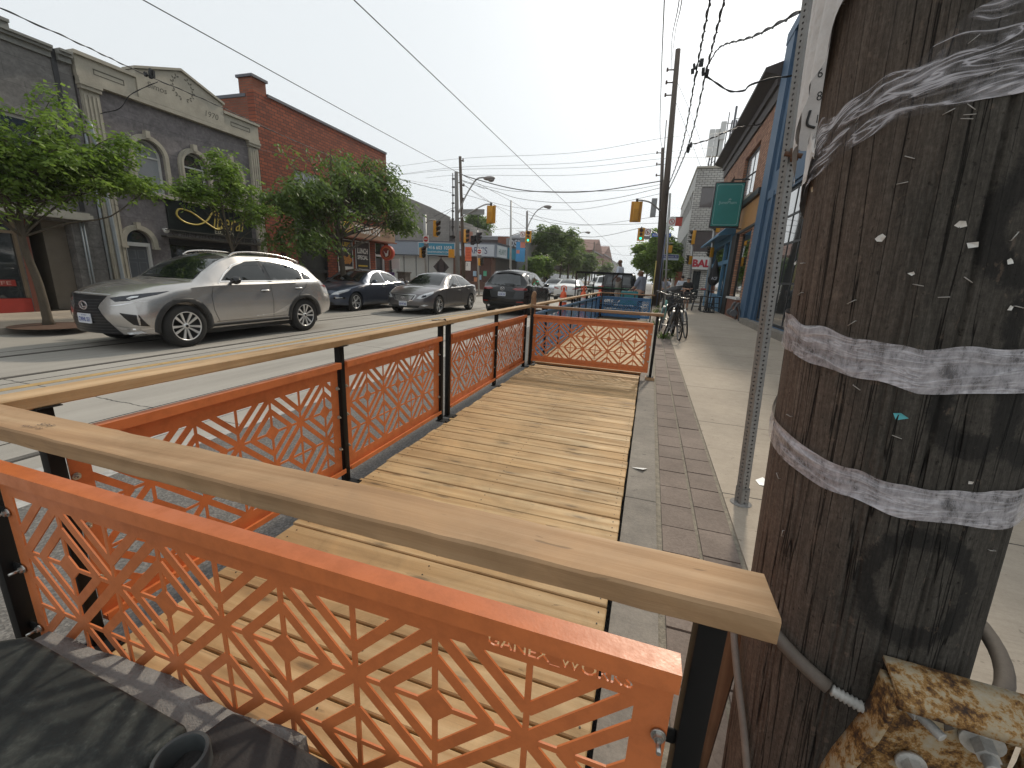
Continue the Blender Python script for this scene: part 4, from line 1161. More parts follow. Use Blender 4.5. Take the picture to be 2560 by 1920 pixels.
    def line(s, name, pts, view, mat, w=0.008, **k):
        P = []; Q = []
        for i, p in enumerate(pts):
            a = Vector(pts[max(0, i-1)]); b = Vector(pts[min(len(pts)-1, i+1)]); d = (b-a).normalized(); n = Vector((-d.y, d.x))*w/2
            P.append((p[0]+n.x, p[1]+n.y)); Q.append((p[0]-n.x, p[1]-n.y))
        s.decal(name, P+Q[::-1], view, mat, **k)
    def wheels(s, style, tw=0.225):
        P = s.P; r = P['R']; rim = P['rim']; W = P['W']/2
        tm = MB(); tm.lathe([(rim-0.01, -tw/2+0.01), (rim+0.01, -tw/2), (r-0.03, -tw/2+0.004), (r-0.008, -tw/2+0.022), (r, -tw/2+0.05), (r, tw/2-0.05), (r-0.008, tw/2-0.022), (r-0.03, tw/2-0.004), (rim+0.01, tw/2), (rim-0.01, tw/2-0.01)], 48, 'y')
        for dx in (-0.04, 0, 0.04): tm.lathe([(r+0.0006, dx-0.003), (r+0.0006, dx+0.003)], 48, 'y')
        proto = None
        for ax in P['axles']:
            for sg in (-1, 1):
                if proto is None:
                    w = tm.build('wheel', TYRE, s.root, world=False)
                    dm = MB(); dm.lathe([(rim, -tw/2+0.012), (rim-0.012, -tw/2+0.010), (rim-0.02, -tw/2+0.04), (rim-0.03, -tw/2+0.09), (0.001, -tw/2+0.10)], 40, 'y')
                    dm.build('rim', ALLOYD, w, world=False)
                    lip = MB(); lip.lathe([(rim+0.002, -tw/2+0.006), (rim-0.006, -tw/2+0.0), (rim-0.016, -tw/2+0.012)], 48, 'y')
                    ns, a0, a1, inner = style
                    for k in range(ns):
                        c = 2*math.pi*k/ns+math.pi/2
                        for sd in (-1, 1):
                            q = []
                            f = lambda rr, an, dep: (rr*math.cos(c+sd*an), -tw/2+dep, rr*math.sin(c+sd*an))
                            q = [f(0.045, 0.05/1, 0.03), f(rim-0.008, a0, 0.010), f(rim-0.008, a1, 0.010), f(0.05, inner, 0.03)]
                            q2 = [(x, y_+0.02, z) for x, y_, z in q]
                            lip.add(q+q2, [(0, 1, 2, 3), (0, 4, 5, 1), (3, 2, 6, 7), (1, 5, 6, 2), (0, 3, 7, 4)])
                    lip.lathe([(0.001, -tw/2+0.012), (0.03, -tw/2+0.014), (0.052, -tw/2+0.03), (0.055, -tw/2+0.06)], 20, 'y')
                    lip.build('spokes', ALLOY, w, world=False)
                    hb = MB(); hb.lathe([(0.001, -tw/2+0.008), (0.024, -tw/2+0.0085), (0.026, -tw/2+0.014)], 16, 'y'); hb.build('hub_cap', GLOSSB, w, world=False)
                    proto = w
                else:
                    w = proto.copy(); COL.objects.link(w); w.parent = s.root
                    for ch in proto.children:
                        c2 = ch.copy(); COL.objects.link(c2); c2.parent = w
                w.location = (ax+s.off, sg*(W-tw/2-0.012), r); w.rotation_euler = (0, rng.uniform(0, 6), math.pi if sg > 0 else 0)
                if sg > 0: w.rotation_euler = (0, 0.3, math.pi)
    def arch_trim(s, mat, wdt=0.06, off=0.010):
        P = s.P
        for ax in P['axles']:
            for sg in (-1, 1):
                r0 = P['arch']-0.002; r1 = P['arch']+wdt; pts = []
                a0, a1 = R(-14), R(194)
                N = 26
                outer = [(ax+r1*math.cos(a0+(a1-a0)*i/N), P['R']+r1*math.sin(a0+(a1-a0)*i/N)) for i in range(N+1)]
                inner = [(ax+r0*math.cos(a0+(a1-a0)*i/N), P['R']+r0*math.sin(a0+(a1-a0)*i/N)) for i in range(N+1)]
                s.decal('arch_trim', outer+inner[::-1], 'side', mat, side=sg, off=off, step=0.04, thick=-0.012)
    def mirror(s, x, z, mat, y=None, sz=(0.11, 0.20, 0.13)):
        for sg in (-1, 1):
            h = s.hit((x+s.off, sg*3, z-0.03), (0, -sg, 0)); y0 = abs(h[0].y) if h[0] else s.P['W']/2-0.1
            b = MB(); b.sphere((x+s.off, sg*(y0+0.15), z+0.03), 0.5, 14, 10, (sz[0]*1.3, sz[1]*1.15, sz[2]*1.1)); b.bar((x+s.off+0.02, sg*(y0-0.02), z-0.035), (x+s.off, sg*(y0+0.12), z+0.0), 0.05, 0.03)
            b.build('wing_mirror', mat, s.root, world=False)
    def plate(s, y, z, view, txt, w=0.30, h=0.15, tilt=0):
        x = s.off-3 if view == 'front' else s.off+s.L+3
        hh = s.hit((x, y, z), (1 if view == 'front' else -1, 0, 0)); px = hh[0].x + (-0.02 if view == 'front' else 0.02)
        sg = -1 if view == 'front' else 1
        u = (0, sg, 0); v = (0, 0, 1)
        o = plate(s.root, 'number_plate', PLATEW, (px, y, z), u, v, w, h, 0.012, 0.012, world=False)
        text('plate_number', txt, PLATEB, o, (px+sg*0.001, y, z-0.012), u, v, 0.05, w=w*0.86, h=h*0.45, depth=0.0015, bold=0.001, world=False)
        text('plate_heading', 'ONTARIO', PLATEB, o, (px+sg*0.001, y, z+h*0.34), u, v, 0.02, w=w*0.4, h=h*0.12, depth=0.0015, world=False)
        return o
    def window_trim(s, pts, mat=CHROME, w=0.012):
        for sg in (-1, 1): s.line('window_trim', pts, 'side', mat, w, off=0.007, side=sg, step=0.05)
    def handle(s, x, z, mat):
        for sg in (-1, 1):
            h = s.hit((x+s.off, sg*3, z), (0, -sg, 0)); y0 = h[0].y
            s.decal('handle_recess', [(x-0.07+0.07*math.cos(a)*1.0+0.02, z+0.035*math.sin(a)) for a in [2*math.pi*i/14 for i in range(14)]], 'side', PLAST, side=sg, off=0.003, step=0.03)
            b = MB(); b.tube(smooth_path([(x-0.11+s.off, y0+sg*0.002, z), (x-0.05+s.off, y0+sg*0.03, z+0.004), (x+0.04+s.off, y0+sg*0.03, z+0.004), (x+0.09+s.off, y0+sg*0.002, z)], 3), 0.013, 8); b.build('door_handle', mat, s.root, world=False)

# ---- silver compact SUV (nearest car)
SILV = carpaint('silver_paint', (0.46, 0.44, 0.42), 0.72, 0.27)
suvT = dict(
 zb=[(0, .27), (.5, .24), (.9, .25), (1.35, .26), (3.3, .27), (4.1, .32), (4.64, .40)],
 zs=[(0, .78), (.25, .86), (.9, .98), (1.5, 1.03), (2.6, 1.06), (3.6, 1.10), (4.3, 1.13), (4.64, 1.00)],
 ws=[(0, .74), (.12, .80), (.4, .86), (.9, .90), (1.6, .885), (2.8, .885), (3.7, .895), (4.2, .87), (4.64, .78)],
 wb=[(0, .78), (.12, .84), (.4, .90), (.9, .915), (1.6, .875), (2.8, .88), (3.7, .92), (4.2, .90), (4.64, .80)],
 wt=[(0, .66), (.4, .72), (.9, .76), (1.2, .76), (1.5, .72), (2.0, .64), (2.4, .61), (3.4, .60), (4.0, .58), (4.35, .62), (4.64, .68)],
 zt=[(0, .84), (.2, .93), (.6, 1.02), (1.0, 1.07), (1.2, 1.09), (1.5, 1.28), (1.85, 1.47), (2.2, 1.565), (2.8, 1.585), (3.4, 1.55), (3.9, 1.46), (4.15, 1.37), (4.45, 1.16), (4.64, 1.04)],
 zc=[(0, .88), (.2, .97), (.6, 1.06), (1.0, 1.11), (1.2, 1.13), (1.5, 1.33), (1.85, 1.54), (2.2, 1.63), (2.8, 1.65), (3.4, 1.62), (3.9, 1.54), (4.15, 1.46), (4.45, 1.20), (4.64, 1.06)])
suvP = dict(L=4.64, W=1.845, axles=(0.90, 3.56), R=.36, arch=.405, rim=.245, sweepF=.34, leanF=.35, noseZ=.55, sweepR=.22, leanR=.45, tailZ=.62, T=suvT)
c = Car('car', 'silver compact SUV with black spindle grille, nearest car on the street', 'car', SILV, suvP, (-8.36, 6.60, 0), R(90), 'cars on the street')
def suv_details(c):
    # dark windows, all as patches lying on the body
    c.both('side_window', [(1.66, 1.12), (1.80, 1.235), (2.02, 1.375), (2.32, 1.475), (2.60, 1.495), (2.66, 1.135)], 'side', GLASS, off=0.004)
    c.both('side_window', [(2.74, 1.135), (2.68, 1.495), (3.05, 1.48), (3.42, 1.415), (3.62, 1.345), (3.58, 1.15)], 'side', GLASS, off=0.004)
    c.both('side_window', [(3.61, 1.15), (3.65, 1.33), (3.80, 1.26), (3.92, 1.19), (3.80, 1.155)], 'side', GLASS, off=0.004)
    c.both('window_pillar', [(2.655, 1.10), (2.595, 1.535), (2.685, 1.535), (2.745, 1.10)], 'side', GLOSSB, off=0.003)
    c.window_trim([(1.60, 1.10), (2.2, 1.11), (3.0, 1.123), (3.75, 1.135), (3.98, 1.19), (3.83, 1.28), (3.6, 1.385), (3.3, 1.455), (2.8, 1.515), (2.3, 1.50), (2.0, 1.40), (1.76, 1.235), (1.58, 1.07)], CHROME, 0.014)
    c.decal('windscreen', [(1.28, -.66), (1.20, 0), (1.28, .66), (2.0, .56), (2.06, 0), (2.0, -.56)], 'top', GLASS, off=0.005)
    c.decal('sunroof', [(2.2, -.45), (2.2, .45), (3.1, .45), (3.1, -.45)], 'top', GLOSSB, off=0.004)
    c.decal('rear_window', [(4.02, -.50), (4.02, .50), (4.36, .56), (4.36, -.56)], 'top', GLASS, off=0.005)
    for sg in (-1, 1):
        b = MB(); pts = []
        for x, z in ((2.05, 1.56), (2.2, 1.635), (2.6, 1.668), (3.1, 1.65), (3.5, 1.595), (3.75, 1.525)):
            pts.append((x+c.off, sg*(.60 if x > 2.1 else .60), z))
        b.tube(smooth_path(pts, 4), 0.014, 8); b.build('roof_rail', M('satin_alu', (0.62, 0.60, 0.58), 0.25, 0.9, var=0), c.root, world=False)
    c.arch_trim(PLAST, 0.075)
    c.both('sill_cladding', [(1.32, .245), (1.34, .37), (3.10, .375), (3.12, .25)], 'side', PLAST, off=0.010, thick=-0.01)
    for pts in ([(1.50, .40), (1.42, .60), (1.40, .85), (1.47, 1.05)], [(2.70, .38), (2.72, .70), (2.68, 1.09)], [(3.20, .55), (3.42, .85), (3.62, 1.0), (3.68, 1.10)], [(1.45, .39), (3.1, .40)]):
        for sg in (-1, 1): c.line('door_seam', pts, 'side', SEAM, 0.007, off=0.003, side=sg)
    c.both('door_crease', [(1.75, .43), (2.7, .46), (3.18, .66), (3.02, .50), (2.70, .445)], 'side', M('crease_silver', (0.62, 0.60, 0.58), 0.25, 0.8, var=0), off=0.004)
    c.handle(2.55, .93, CHROME); c.handle(3.42, .97, CHROME)
    c.mirror(1.80, 1.10, GLOSSB)
    # front
    gr = M('grille_mesh', (0.010, 0.010, 0.011), 0.35, var=0)
    c.decal('grille', [(-.40, .86), (.40, .86), (.30, .74), (.27, .68), (.50, .34), (.55, .27), (-.55, .27), (-.50, .34), (-.27, .68), (-.30, .74)], 'front', gr, off=0.004, step=0.05)
    for k in range(12):
        z = .30+.045*k; w = .50-.0*z if z < .34 else (.50-(z-.34)*.68 if z < .68 else .27+(z-.68)*.7)
        c.line('grille_bar', [(-w+.02, z), (0, z-.012), (w-.02, z)], 'front', M('grille_bar', (0.075, 0.075, 0.08), 0.3, 0.4, var=0), 0.010, off=0.008)
    c.line('grille_surround', [(-.42, .875), (0, .885), (.42, .875)], 'front', CHROME, 0.012, off=0.006)
    c.line('bumper_trim', [(-.78, .27), (-.5, .245), (0, .24), (.5, .245), (.78, .27)], 'front', CHROME, 0.022, off=0.010)
    c.both('headlight', [(.44, .83), (.62, .87), (.80, .925), (.86, .945), (.83, .89), (.70, .80), (.52, .775)], 'front', LAMPD, off=0.005, step=0.03)
    c.both('headlight_lens', [(.66, .835), (.68, .86), (.73, .868), (.735, .85), (.70, .83)], 'front', LAMPW, off=0.008, step=0.03)
    c.both('running_light', [(.42, .705), (.62, .745), (.84, .80), (.60, .725)], 'front', CHROME, off=0.006, step=0.03)
    c.both('fog_recess', [(.58, .61), (.80, .58), (.84, .40), (.72, .43)], 'front', GLOSSB, off=0.004, step=0.03)
    c.both('fog_lamp', [(.60, .30), (.78, .33), (.80, .30), (.62, .27)], 'front', LAMPW, off=0.006, step=0.03)
    c.both('air_guide', [(.47, .40), (.60, .385), (.86, .375), (.80, .345), (.55, .35)], 'front', M('satin_alu', (0.62, 0.60, 0.58), 0.25, 0.9, var=0), off=0.006, step=0.03)
    x = c.off-3; h = c.hit((x, 0, .70), (1, 0, 0))
    b = MB(); 
    for k in range(28):
        a, a2 = 2*math.pi*k/28, 2*math.pi*(k+1)/28
        b.bar((h[0].x-.02, .085*math.cos(a), .70+.062*math.sin(a)), (h[0].x-.02, .085*math.cos(a2), .70+.062*math.sin(a2)), .012)
    b.bar((h[0].x-.02, .035, .735), (h[0].x-.02, .015, .675), .014); b.bar((h[0].x-.02, .015, .675), (h[0].x-.02, -.075, .675), .014)
    b.build('badge', CHROME, c.root, world=False)
    c.plate(0.0, .50, 'front', 'CWHL 551')
    # tail lamp wrapping the corner
    c.both('tail_light', [(4.08, 1.03), (4.52, 1.03), (4.62, .86), (4.55, .80), (4.44, .95)], 'side', LAMPR, off=0.008, step=0.03)
    c.wheels((5, 0.16, 0.34, 0.55), 0.225)
suv_details(c)

# ---- sedans
def sedanT(L, h=1.46, tail=0.0):
    k = L/4.82
    f = lambda tab: [(x*k, z) for x, z in tab]
    return dict(
     zb=f([(0, .24), (.5, .20), (.9, .20), (3.6, .21), (4.3, .26), (4.82, .34)]),
     zs=f([(0, .66), (.3, .74), (1.0, .86), (1.6, .90), (2.8, .94), (3.7, .985), (4.5, .99), (4.82, .90)]),
     ws=f([(0, .70), (.15, .78), (.5, .86), (1.0, .90), (1.8, .89), (2.9, .89), (3.8, .895), (4.4, .85), (4.82, .74)]),
     wb=f([(0, .72), (.15, .80), (.5, .885), (1.0, .905), (1.8, .87), (2.9, .875), (3.8, .905), (4.4, .87), (4.82, .76)]),
     wt=f([(0, .60), (.4, .68), (1.0, .74), (1.35, .74), (1.7, .68), (2.2, .60), (2.6, .575), (3.3, .565), (3.9, .57), (4.3, .64), (4.82, .66)]),
     zt=f([(0, .70), (.25, .79), (.7, .88), (1.15, .93), (1.35, .955), (1.7, 1.14), (2.1, 1.32), (2.45, 1.395), (2.9, 1.405), (3.4, 1.36), (3.8, 1.24), (4.2, 1.07), (4.5, 1.03), (4.82, .95)]),
     zc=f([(0, .73), (.25, .83), (.7, .93), (1.15, .98), (1.35, 1.0), (1.7, 1.20), (2.1, 1.39), (2.45, h-.01), (2.9, h), (3.4, h-.03), (3.8, 1.32), (4.2, 1.13), (4.5, 1.07), (4.82, .98)]))
def sedan(name, label, paint, L, W, axles, loc, rz, kind, R_=.325):
    P = dict(L=L, W=W, axles=axles, R=R_, arch=R_+.045, rim=.225, sweepF=.38, leanF=.30, noseZ=.45, sweepR=.26, leanR=.35, tailZ=.6, T=sedanT(L))
    c = Car(name, label, 'car', paint, P, loc, rz, 'cars on the street'); k = L/4.82
    f = lambda pts: [(x*k, z) for x, z in pts]
    c.both('side_window', f([(1.78, .955), (1.95, 1.10), (2.2, 1.25), (2.5, 1.345), (2.72, 1.36), (2.74, .975)]), 'side', GLASS)
    c.both('side_window', f([(2.80, .98), (2.79, 1.36), (3.1, 1.345), (3.42, 1.27), (3.62, 1.185), (3.62, 1.0)]), 'side', GLASS)
    c.both('side_window', f([(3.65, 1.01), (3.65, 1.17), (3.85, 1.07), (3.92, 1.03)]), 'side', GLASS)
    c.window_trim(f([(1.70, .935), (2.8, .955), (3.9, 1.0), (3.98, 1.035), (3.6, 1.22), (3.3, 1.33), (2.8, 1.385), (2.45, 1.36), (2.15, 1.26), (1.9, 1.10), (1.72, .945)]), CHROME, 0.010)
    c.decal('windscreen', f([(1.42, -.64), (1.36, 0), (1.42, .64), (2.16, .53), (2.22, 0), (2.16, -.53)]), 'top', GLASS, off=0.005)
    c.decal('rear_window', f([(3.5, -.48), (3.48, 0), (3.5, .48), (4.1, .54), (4.16, 0), (4.1, -.54)]), 'top', GLASS, off=0.005)
    for pts in ([(1.55, .30), (1.46, .6), (1.50, .92)], [(2.77, .28), (2.79, .96)], [(3.3, .42), (3.55, .72), (3.68, .99)], [(1.5, .30), (3.2, .30)]):
        for sg in (-1, 1): c.line('door_seam', f(pts), 'side', SEAM, 0.007, off=0.003, side=sg)
    c.handle(2.58*k, .82, paint); c.handle(3.42*k, .855, paint)
    c.mirror(1.88*k, .99, paint, sz=(.10, .19, .12))
    c.both('sill_cladding', f([(1.4, .205), (1.42, .26), (3.35, .27), (3.37, .21)]), 'side', PLAST, off=0.008)
    if kind == 'grey':
        c.decal('grille', [(-.42, .655), (.42, .655), (.30, .50), (.16, .465), (-.16, .465), (-.30, .50)], 'front', GLOSSB, off=0.004, step=0.04)
        for z in (.63, .595, .56, .525, .495): c.line('grille_bar', [(-.36+(.63-z)*.6, z), (0, z-.014), (.36-(.63-z)*.6, z)], 'front', CHROME, 0.014, off=0.010)
        c.line('grille_surround', [(-.45, .675), (0, .672), (.45, .675), (.34, .50), (.17, .455), (-.17, .455), (-.34, .50), (-.45, .675)], 'front', CHROME, 0.018, off=0.010)
        x = c.off-3; h = c.hit((x, 0, .575), (1, 0, 0)); b = MB()
        for q in range(20):
            a, a2 = 2*math.pi*q/20, 2*math.pi*(q+1)/20; b.bar((h[0].x-.025, .065*math.cos(a), .575+.036*math.sin(a)), (h[0].x-.025, .065*math.cos(a2), .575+.036*math.sin(a2)), .009)
        b.bar((h[0].x-.025, .03, .60), (h[0].x-.025, .02, .55), .01); b.bar((h[0].x-.025, -.02, .60), (h[0].x-.025, -.03, .55), .01); b.bar((h[0].x-.025, .025, .57), (h[0].x-.025, -.025, .58), .01)
        b.build('badge', CHROME, c.root, world=False)
        c.both('headlight', [(.46, .56), (.55, .66), (.72, .745), (.82, .80), (.84, .72), (.74, .60), (.58, .54)], 'front', LAMPW, off=0.006, step=0.03)
        c.both('headlight_lens', [(.60, .60), (.64, .66), (.72, .68), (.73, .63), (.66, .59)], 'front', LAMPD, off=0.010, step=0.03)
        c.decal('lower_intake', [(-.56, .32), (.56, .32), (.50, .245), (-.50, .245)], 'front', PLAST, off=0.005, step=0.05)
        c.both('fog_lamp', [(.58, .33), (.70, .365), (.78, .34), (.70, .30)], 'front', LAMPW, off=0.008, step=0.03)
        c.plate(0, .375, 'front', 'BSHW 848'); c.wheels((5, .10, .24, .5), .215)
    elif kind == 'blue':
        c.decal('grille', [(-.50, .60), (.50, .60), (.42, .53), (-.42, .53)], 'front', GLOSSB, off=0.005, step=0.04)
        c.both('headlight', [(.50, .57), (.56, .63), (.78, .73), (.86, .77), (.84, .69), (.70, .58)], 'front', LAMPW, off=0.006, step=0.03)
        c.both('fog_recess', [(.56, .43), (.60, .49), (.80, .50), (.82, .44)], 'front', GLOSSB, off=0.005, step=0.03)
        c.both('fog_lamp', [(.62, .455), (.62, .48), (.77, .49), (.78, .465)], 'front', LAMPW, off=0.010, step=0.03)
        c.decal('lower_intake', [(-.50, .34), (.50, .34), (.60, .25), (-.60, .25)], 'front', PLAST, off=0.005, step=0.05)
        c.plate(0, .41, 'front', 'CKRA 205'); c.wheels((5, .08, .20, .45), .215)
    if kind == 'white':
        c.both('tail_light', [(.42, .78), (.50, .84), (.78, .90), (.84, .86), (.70, .79)], 'rear', LAMPR, off=0.008, step=0.03)
        c.decal('lower_diffuser', [(-.60, .30), (.60, .30), (.55, .42), (-.55, .42)], 'rear', PLAST, off=0.006)
        c.line('boot_chrome', [(-.34, .79), (.34, .79)], 'rear', CHROME, .02, off=.008)
        c.plate(0, .70, 'rear', 'CMJX 316'); c.wheels((5, .1, .24, .5), .215)
    else:
        c.both('tail_light', [(4.30*k, .84), (4.45*k, .92), (4.76*k, .90), (4.76*k, .80), (4.6*k, .80)], 'side', LAMPR, off=0.008, step=0.03)
    return c
KBLUE = carpaint('slate_blue_paint', (0.055, 0.070, 0.105), 0.6, 0.28)
GREYP = carpaint('graphite_paint', (0.15, 0.142, 0.145), 0.6, 0.30)
WHITEC = carpaint('white_paint', (0.68, 0.68, 0.66), 0.0, 0.35)
BLACKP = carpaint('black_paint', (0.004, 0.004, 0.005), 0.0, 0.25, 0.25)
sedan('car', 'dark slate-blue sedan parked at the far kerb behind the silver SUV', KBLUE, 4.64, 1.80, (0.90, 3.60), (-10.57, 13.95, 0), R(90), 'blue')
sedan('car', 'graphite grey sedan with chrome slatted grille, driving towards the viewer', GREYP, 4.82, 1.835, (0.93, 3.73), (-7.97, 15.15, 0), R(90), 'grey')
sedan('car', 'white sedan seen from behind, ahead of the black SUV', WHITEC, 4.8, 1.85, (0.95, 3.75), (-5.35, 30.4, 0), R(-90), 'white')
# ---- black SUV seen from behind
bT = {k: list(v) for k, v in suvT.items()}
bT['zc'] = [(0, .88), (.2, .97), (.6, 1.05), (1.0, 1.10), (1.2, 1.13), (1.6, 1.38), (2.0, 1.58), (2.35, 1.67), (2.9, 1.70), (3.5, 1.67), (3.95, 1.60), (4.12, 1.52), (4.40, 1.14), (4.64, 1.03)]
bT['zt'] = [(0, .84), (.2, .93), (.6, 1.01), (1.0, 1.06), (1.2, 1.09), (1.6, 1.33), (2.0, 1.51), (2.35, 1.60), (2.9, 1.625), (3.5, 1.59), (3.95, 1.50), (4.12, 1.43), (4.40, 1.09), (4.64, 1.0)]
bT['wt'] = [(0, .66), (.4, .72), (.9, .76), (1.2, .76), (1.5, .72), (2.0, .64), (2.4, .615), (3.4, .61), (4.0, .60), (4.35, .68), (4.64, .70)]
bP = dict(suvP); bP['T'] = bT; bP['leanR'] = .35; bP['sweepR'] = .20
c = Car('car', 'black SUV seen from behind with wide raked rear window, stopped in the right lane', 'car', BLACKP, bP, (-5.22, 17.32, 0), R(-90), 'cars on the street')
c.both('side_window', [(1.66, 1.085), (1.9, 1.28), (2.2, 1.43), (2.5, 1.54), (2.66, 1.55), (2.70, 1.10)], 'side', GLASS)
c.both('side_window', [(2.76, 1.10), (2.73, 1.55), (3.1, 1.55), (3.5, 1.49), (3.78, 1.36), (3.86, 1.14)], 'side', GLASS)
c.window_trim([(1.6, 1.065), (2.8, 1.085), (3.86, 1.12), (3.95, 1.2), (3.8, 1.39), (3.5, 1.52), (3.0, 1.585), (2.5, 1.57), (2.15, 1.44), (1.85, 1.27), (1.6, 1.07)], CHROME, .010)
c.decal('windscreen', [(1.3, -.66), (1.24, 0), (1.3, .66), (2.1, .57), (2.18, 0), (2.1, -.57)], 'top', GLASS, off=.005)
c.decal('rear_window', [(-.60, 1.12), (-.50, 1.47), (0, 1.53), (.50, 1.47), (.60, 1.12), (0, 1.10)], 'rear', M('tint_glass', (0.05, 0.055, 0.058), 0.08, var=0.25, vs=3, coat=0.6), off=.006, step=0.05)
c.decal('roof_spoiler', [(-.56, 1.50), (-.52, 1.56), (0, 1.60), (.52, 1.56), (.56, 1.50), (0, 1.54)], 'rear', GLOSSB, off=.05, step=0.05)
b = MB(); h = c.hit((c.off+c.L+3, 0, 1.16), (-1, 0, 0)); b.tube(smooth_path([(h[0].x+.02, -.02, 1.155), (h[0].x+.03, .18, 1.165), (h[0].x+.02, .38, 1.16)], 4), .014, 6); b.build('rear_wiper', PLAST, c.root, world=False)
c.both('tail_light', [(.36, .98), (.52, 1.03), (.84, 1.03), (.86, .96), (.66, .945), (.50, .95)], 'rear', LAMPR, off=.008, step=.03)
c.decal('plate_recess', [(-.50, .90), (.50, .90), (.42, .66), (-.42, .66)], 'rear', PLAST, off=.004)
h = c.hit((c.off+c.L+3, 0, .99), (-1, 0, 0)); b = MB(); X = h[0].x+.02
for q in range(24):
    a, a2 = 2*math.pi*q/24, 2*math.pi*(q+1)/24; b.bar((X, .075*math.cos(a), .99+.06*math.sin(a)), (X, .075*math.cos(a2), .99+.06*math.sin(a2)), .011)
b.tube(smooth_path([(X, -.06, 1.02), (X, -.03, 1.005), (X, 0, .975), (X, .03, 1.005), (X, .06, 1.02)], 3), .008, 6); b.build('badge', CHROME, c.root, world=False)
c.plate(0, .795, 'rear', 'CLDR 559')
c.decal('lower_bumper', [(-.80, .50), (.80, .50), (.74, .33), (-.74, .33)], 'rear', PLAST, off=.008, step=.06)
c.both('rear_reflector', [(.55, .54), (.80, .55), (.80, .51), (.55, .51)], 'rear', LAMPR, off=.010, step=.04)
for sg in (-1, 1):
    b = MB(); b.tube([(c.off+c.L-.2, sg*.52, .36), (c.off+c.L-.03, sg*.52, .355)], .04, 14); b.build('exhaust', CHROME, c.root, world=False)
c.mirror(1.85, 1.10, BLACKP); c.arch_trim(PLAST, .06); c.both('sill_cladding', [(1.32, .245), (1.34, .36), (3.10, .365), (3.12, .25)], 'side', PLAST, off=.01)
for pts in ([(1.50, .40), (1.42, .60), (1.47, 1.05)], [(2.73, .38), (2.73, 1.09)], [(3.20, .55), (3.5, .85), (3.75, 1.10)]):
    for sg in (-1, 1): c.line('door_seam', pts, 'side', SEAM, .007, off=.003, side=sg)
b = MB(); b.prism([(3.75, 1.69), (3.95, 1.665), (3.93, 1.75)], lambda x, z: (x+c.off, -.012, z), lambda x, z: (x+c.off, .012, z)); b.build('roof_fin', BLACKP, c.root, world=False)
c.wheels((5, .1, .25, .5), .225)
# ---- big black van-like SUV and other vehicles further on
vT = dict(
 zb=[(0, .32), (.5, .30), (4.6, .32), (5.1, .40)], zs=[(0, .85), (.3, 1.0), (1.2, 1.10), (5.1, 1.12)],
 ws=[(0, .80), (.2, .90), (.8, .98), (4.6, .98), (5.1, .93)], wb=[(0, .82), (.2, .93), (.8, .99), (4.6, .99), (5.1, .94)],
 wt=[(0, .75), (1.3, .85), (2.0, .78), (4.9, .78), (5.1, .80)],
 zt=[(0, .95), (.4, 1.08), (1.3, 1.14), (1.6, 1.35), (2.1, 1.72), (2.6, 1.83), (4.75, 1.83), (4.95, 1.70), (5.05, 1.2), (5.1, 1.15)],
 zc=[(0, 1.0), (.4, 1.12), (1.3, 1.18), (1.6, 1.42), (2.1, 1.80), (2.6, 1.93), (4.75, 1.92), (4.95, 1.80), (5.05, 1.24), (5.1, 1.18)])
vP = dict(L=5.1, W=2.0, axles=(.95, 3.95), R=.39, arch=.44, rim=.25, sweepF=.25, leanF=.2, noseZ=.6, sweepR=.10, leanR=.06, tailZ=.8, T=vT)
c = Car('car', 'big black SUV with tall back door and spare bar, behind the trailer gate', 'car', BLACKP, vP, (-1.75, 27.0, 0), R(-90), 'cars on the street')
c.decal('rear_window', [(-.66, 1.25), (-.60, 1.68), (.60, 1.68), (.66, 1.25)], 'rear', MATS['tint_glass'], off=.01, step=.08)
c.both('tail_light', [(.78, .80), (.78, 1.20), (.90, 1.20), (.90, .80)], 'rear', LAMPR, off=.01, step=.06)
c.both('side_window', [(1.9, 1.20), (2.3, 1.66), (3.0, 1.72), (3.0, 1.20)], 'side', GLASS); c.both('side_window', [(3.1, 1.20), (3.1, 1.72), (4.7, 1.70), (4.8, 1.20)], 'side', GLASS)
c.plate(0, .80, 'rear', 'BFTY 902'); c.decal('lower_bumper', [(-.85, .62), (.85, .62), (.85, .42), (-.85, .42)], 'rear', PLAST, off=.02)
for sg in (-1, 1):
    b = MB(); b.tube([(c.off+2.6, sg*.72, 1.93), (c.off+4.7, sg*.72, 1.93)], .02, 6); b.build('roof_rail', PLAST, c.root, world=False)
c.mirror(1.9, 1.25, BLACKP); c.wheels((6, .08, .2, .4), .24)
sedan('car', 'pale silver sedan at the far kerb beyond the black SUV', carpaint('pale_silver', (.40, .43, .46), .5, .3), 4.6, 1.78, (.9, 3.6), (-7.7, 36.0, 0), R(90), 'grey')
P2 = dict(vP); P2['W'] = 1.95
for lab, loc in (('white pickup-like SUV facing the viewer beyond the trailer', (-4.0, 41.0, 0)), ('white van waiting far down the street', (-6.3, 55, 0))):
    c = Car('car', lab, 'car', WHITEC, P2, loc, R(90), 'cars on the street')
    c.decal('windscreen', [(1.45, -.72), (1.40, 0), (1.45, .72), (2.1, .66), (2.2, 0), (2.1, -.66)], 'top', GLASS, off=.006)
    c.decal('grille', [(-.5, .95), (.5, .95), (.45, .6), (-.45, .6)], 'front', GLOSSB, off=.006)
    c.both('headlight', [(.58, .92), (.85, .97), (.85, .80), (.6, .78)], 'front', LAMPW, off=.008)
    c.both('side_window', [(1.9, 1.20), (2.3, 1.66), (3.0, 1.72), (3.0, 1.20)], 'side', GLASS); c.mirror(1.9, 1.25, WHITEC)
    c.plate(0, .5, 'front', 'AK 4471'); c.wheels((6, .08, .2, .4), .24)
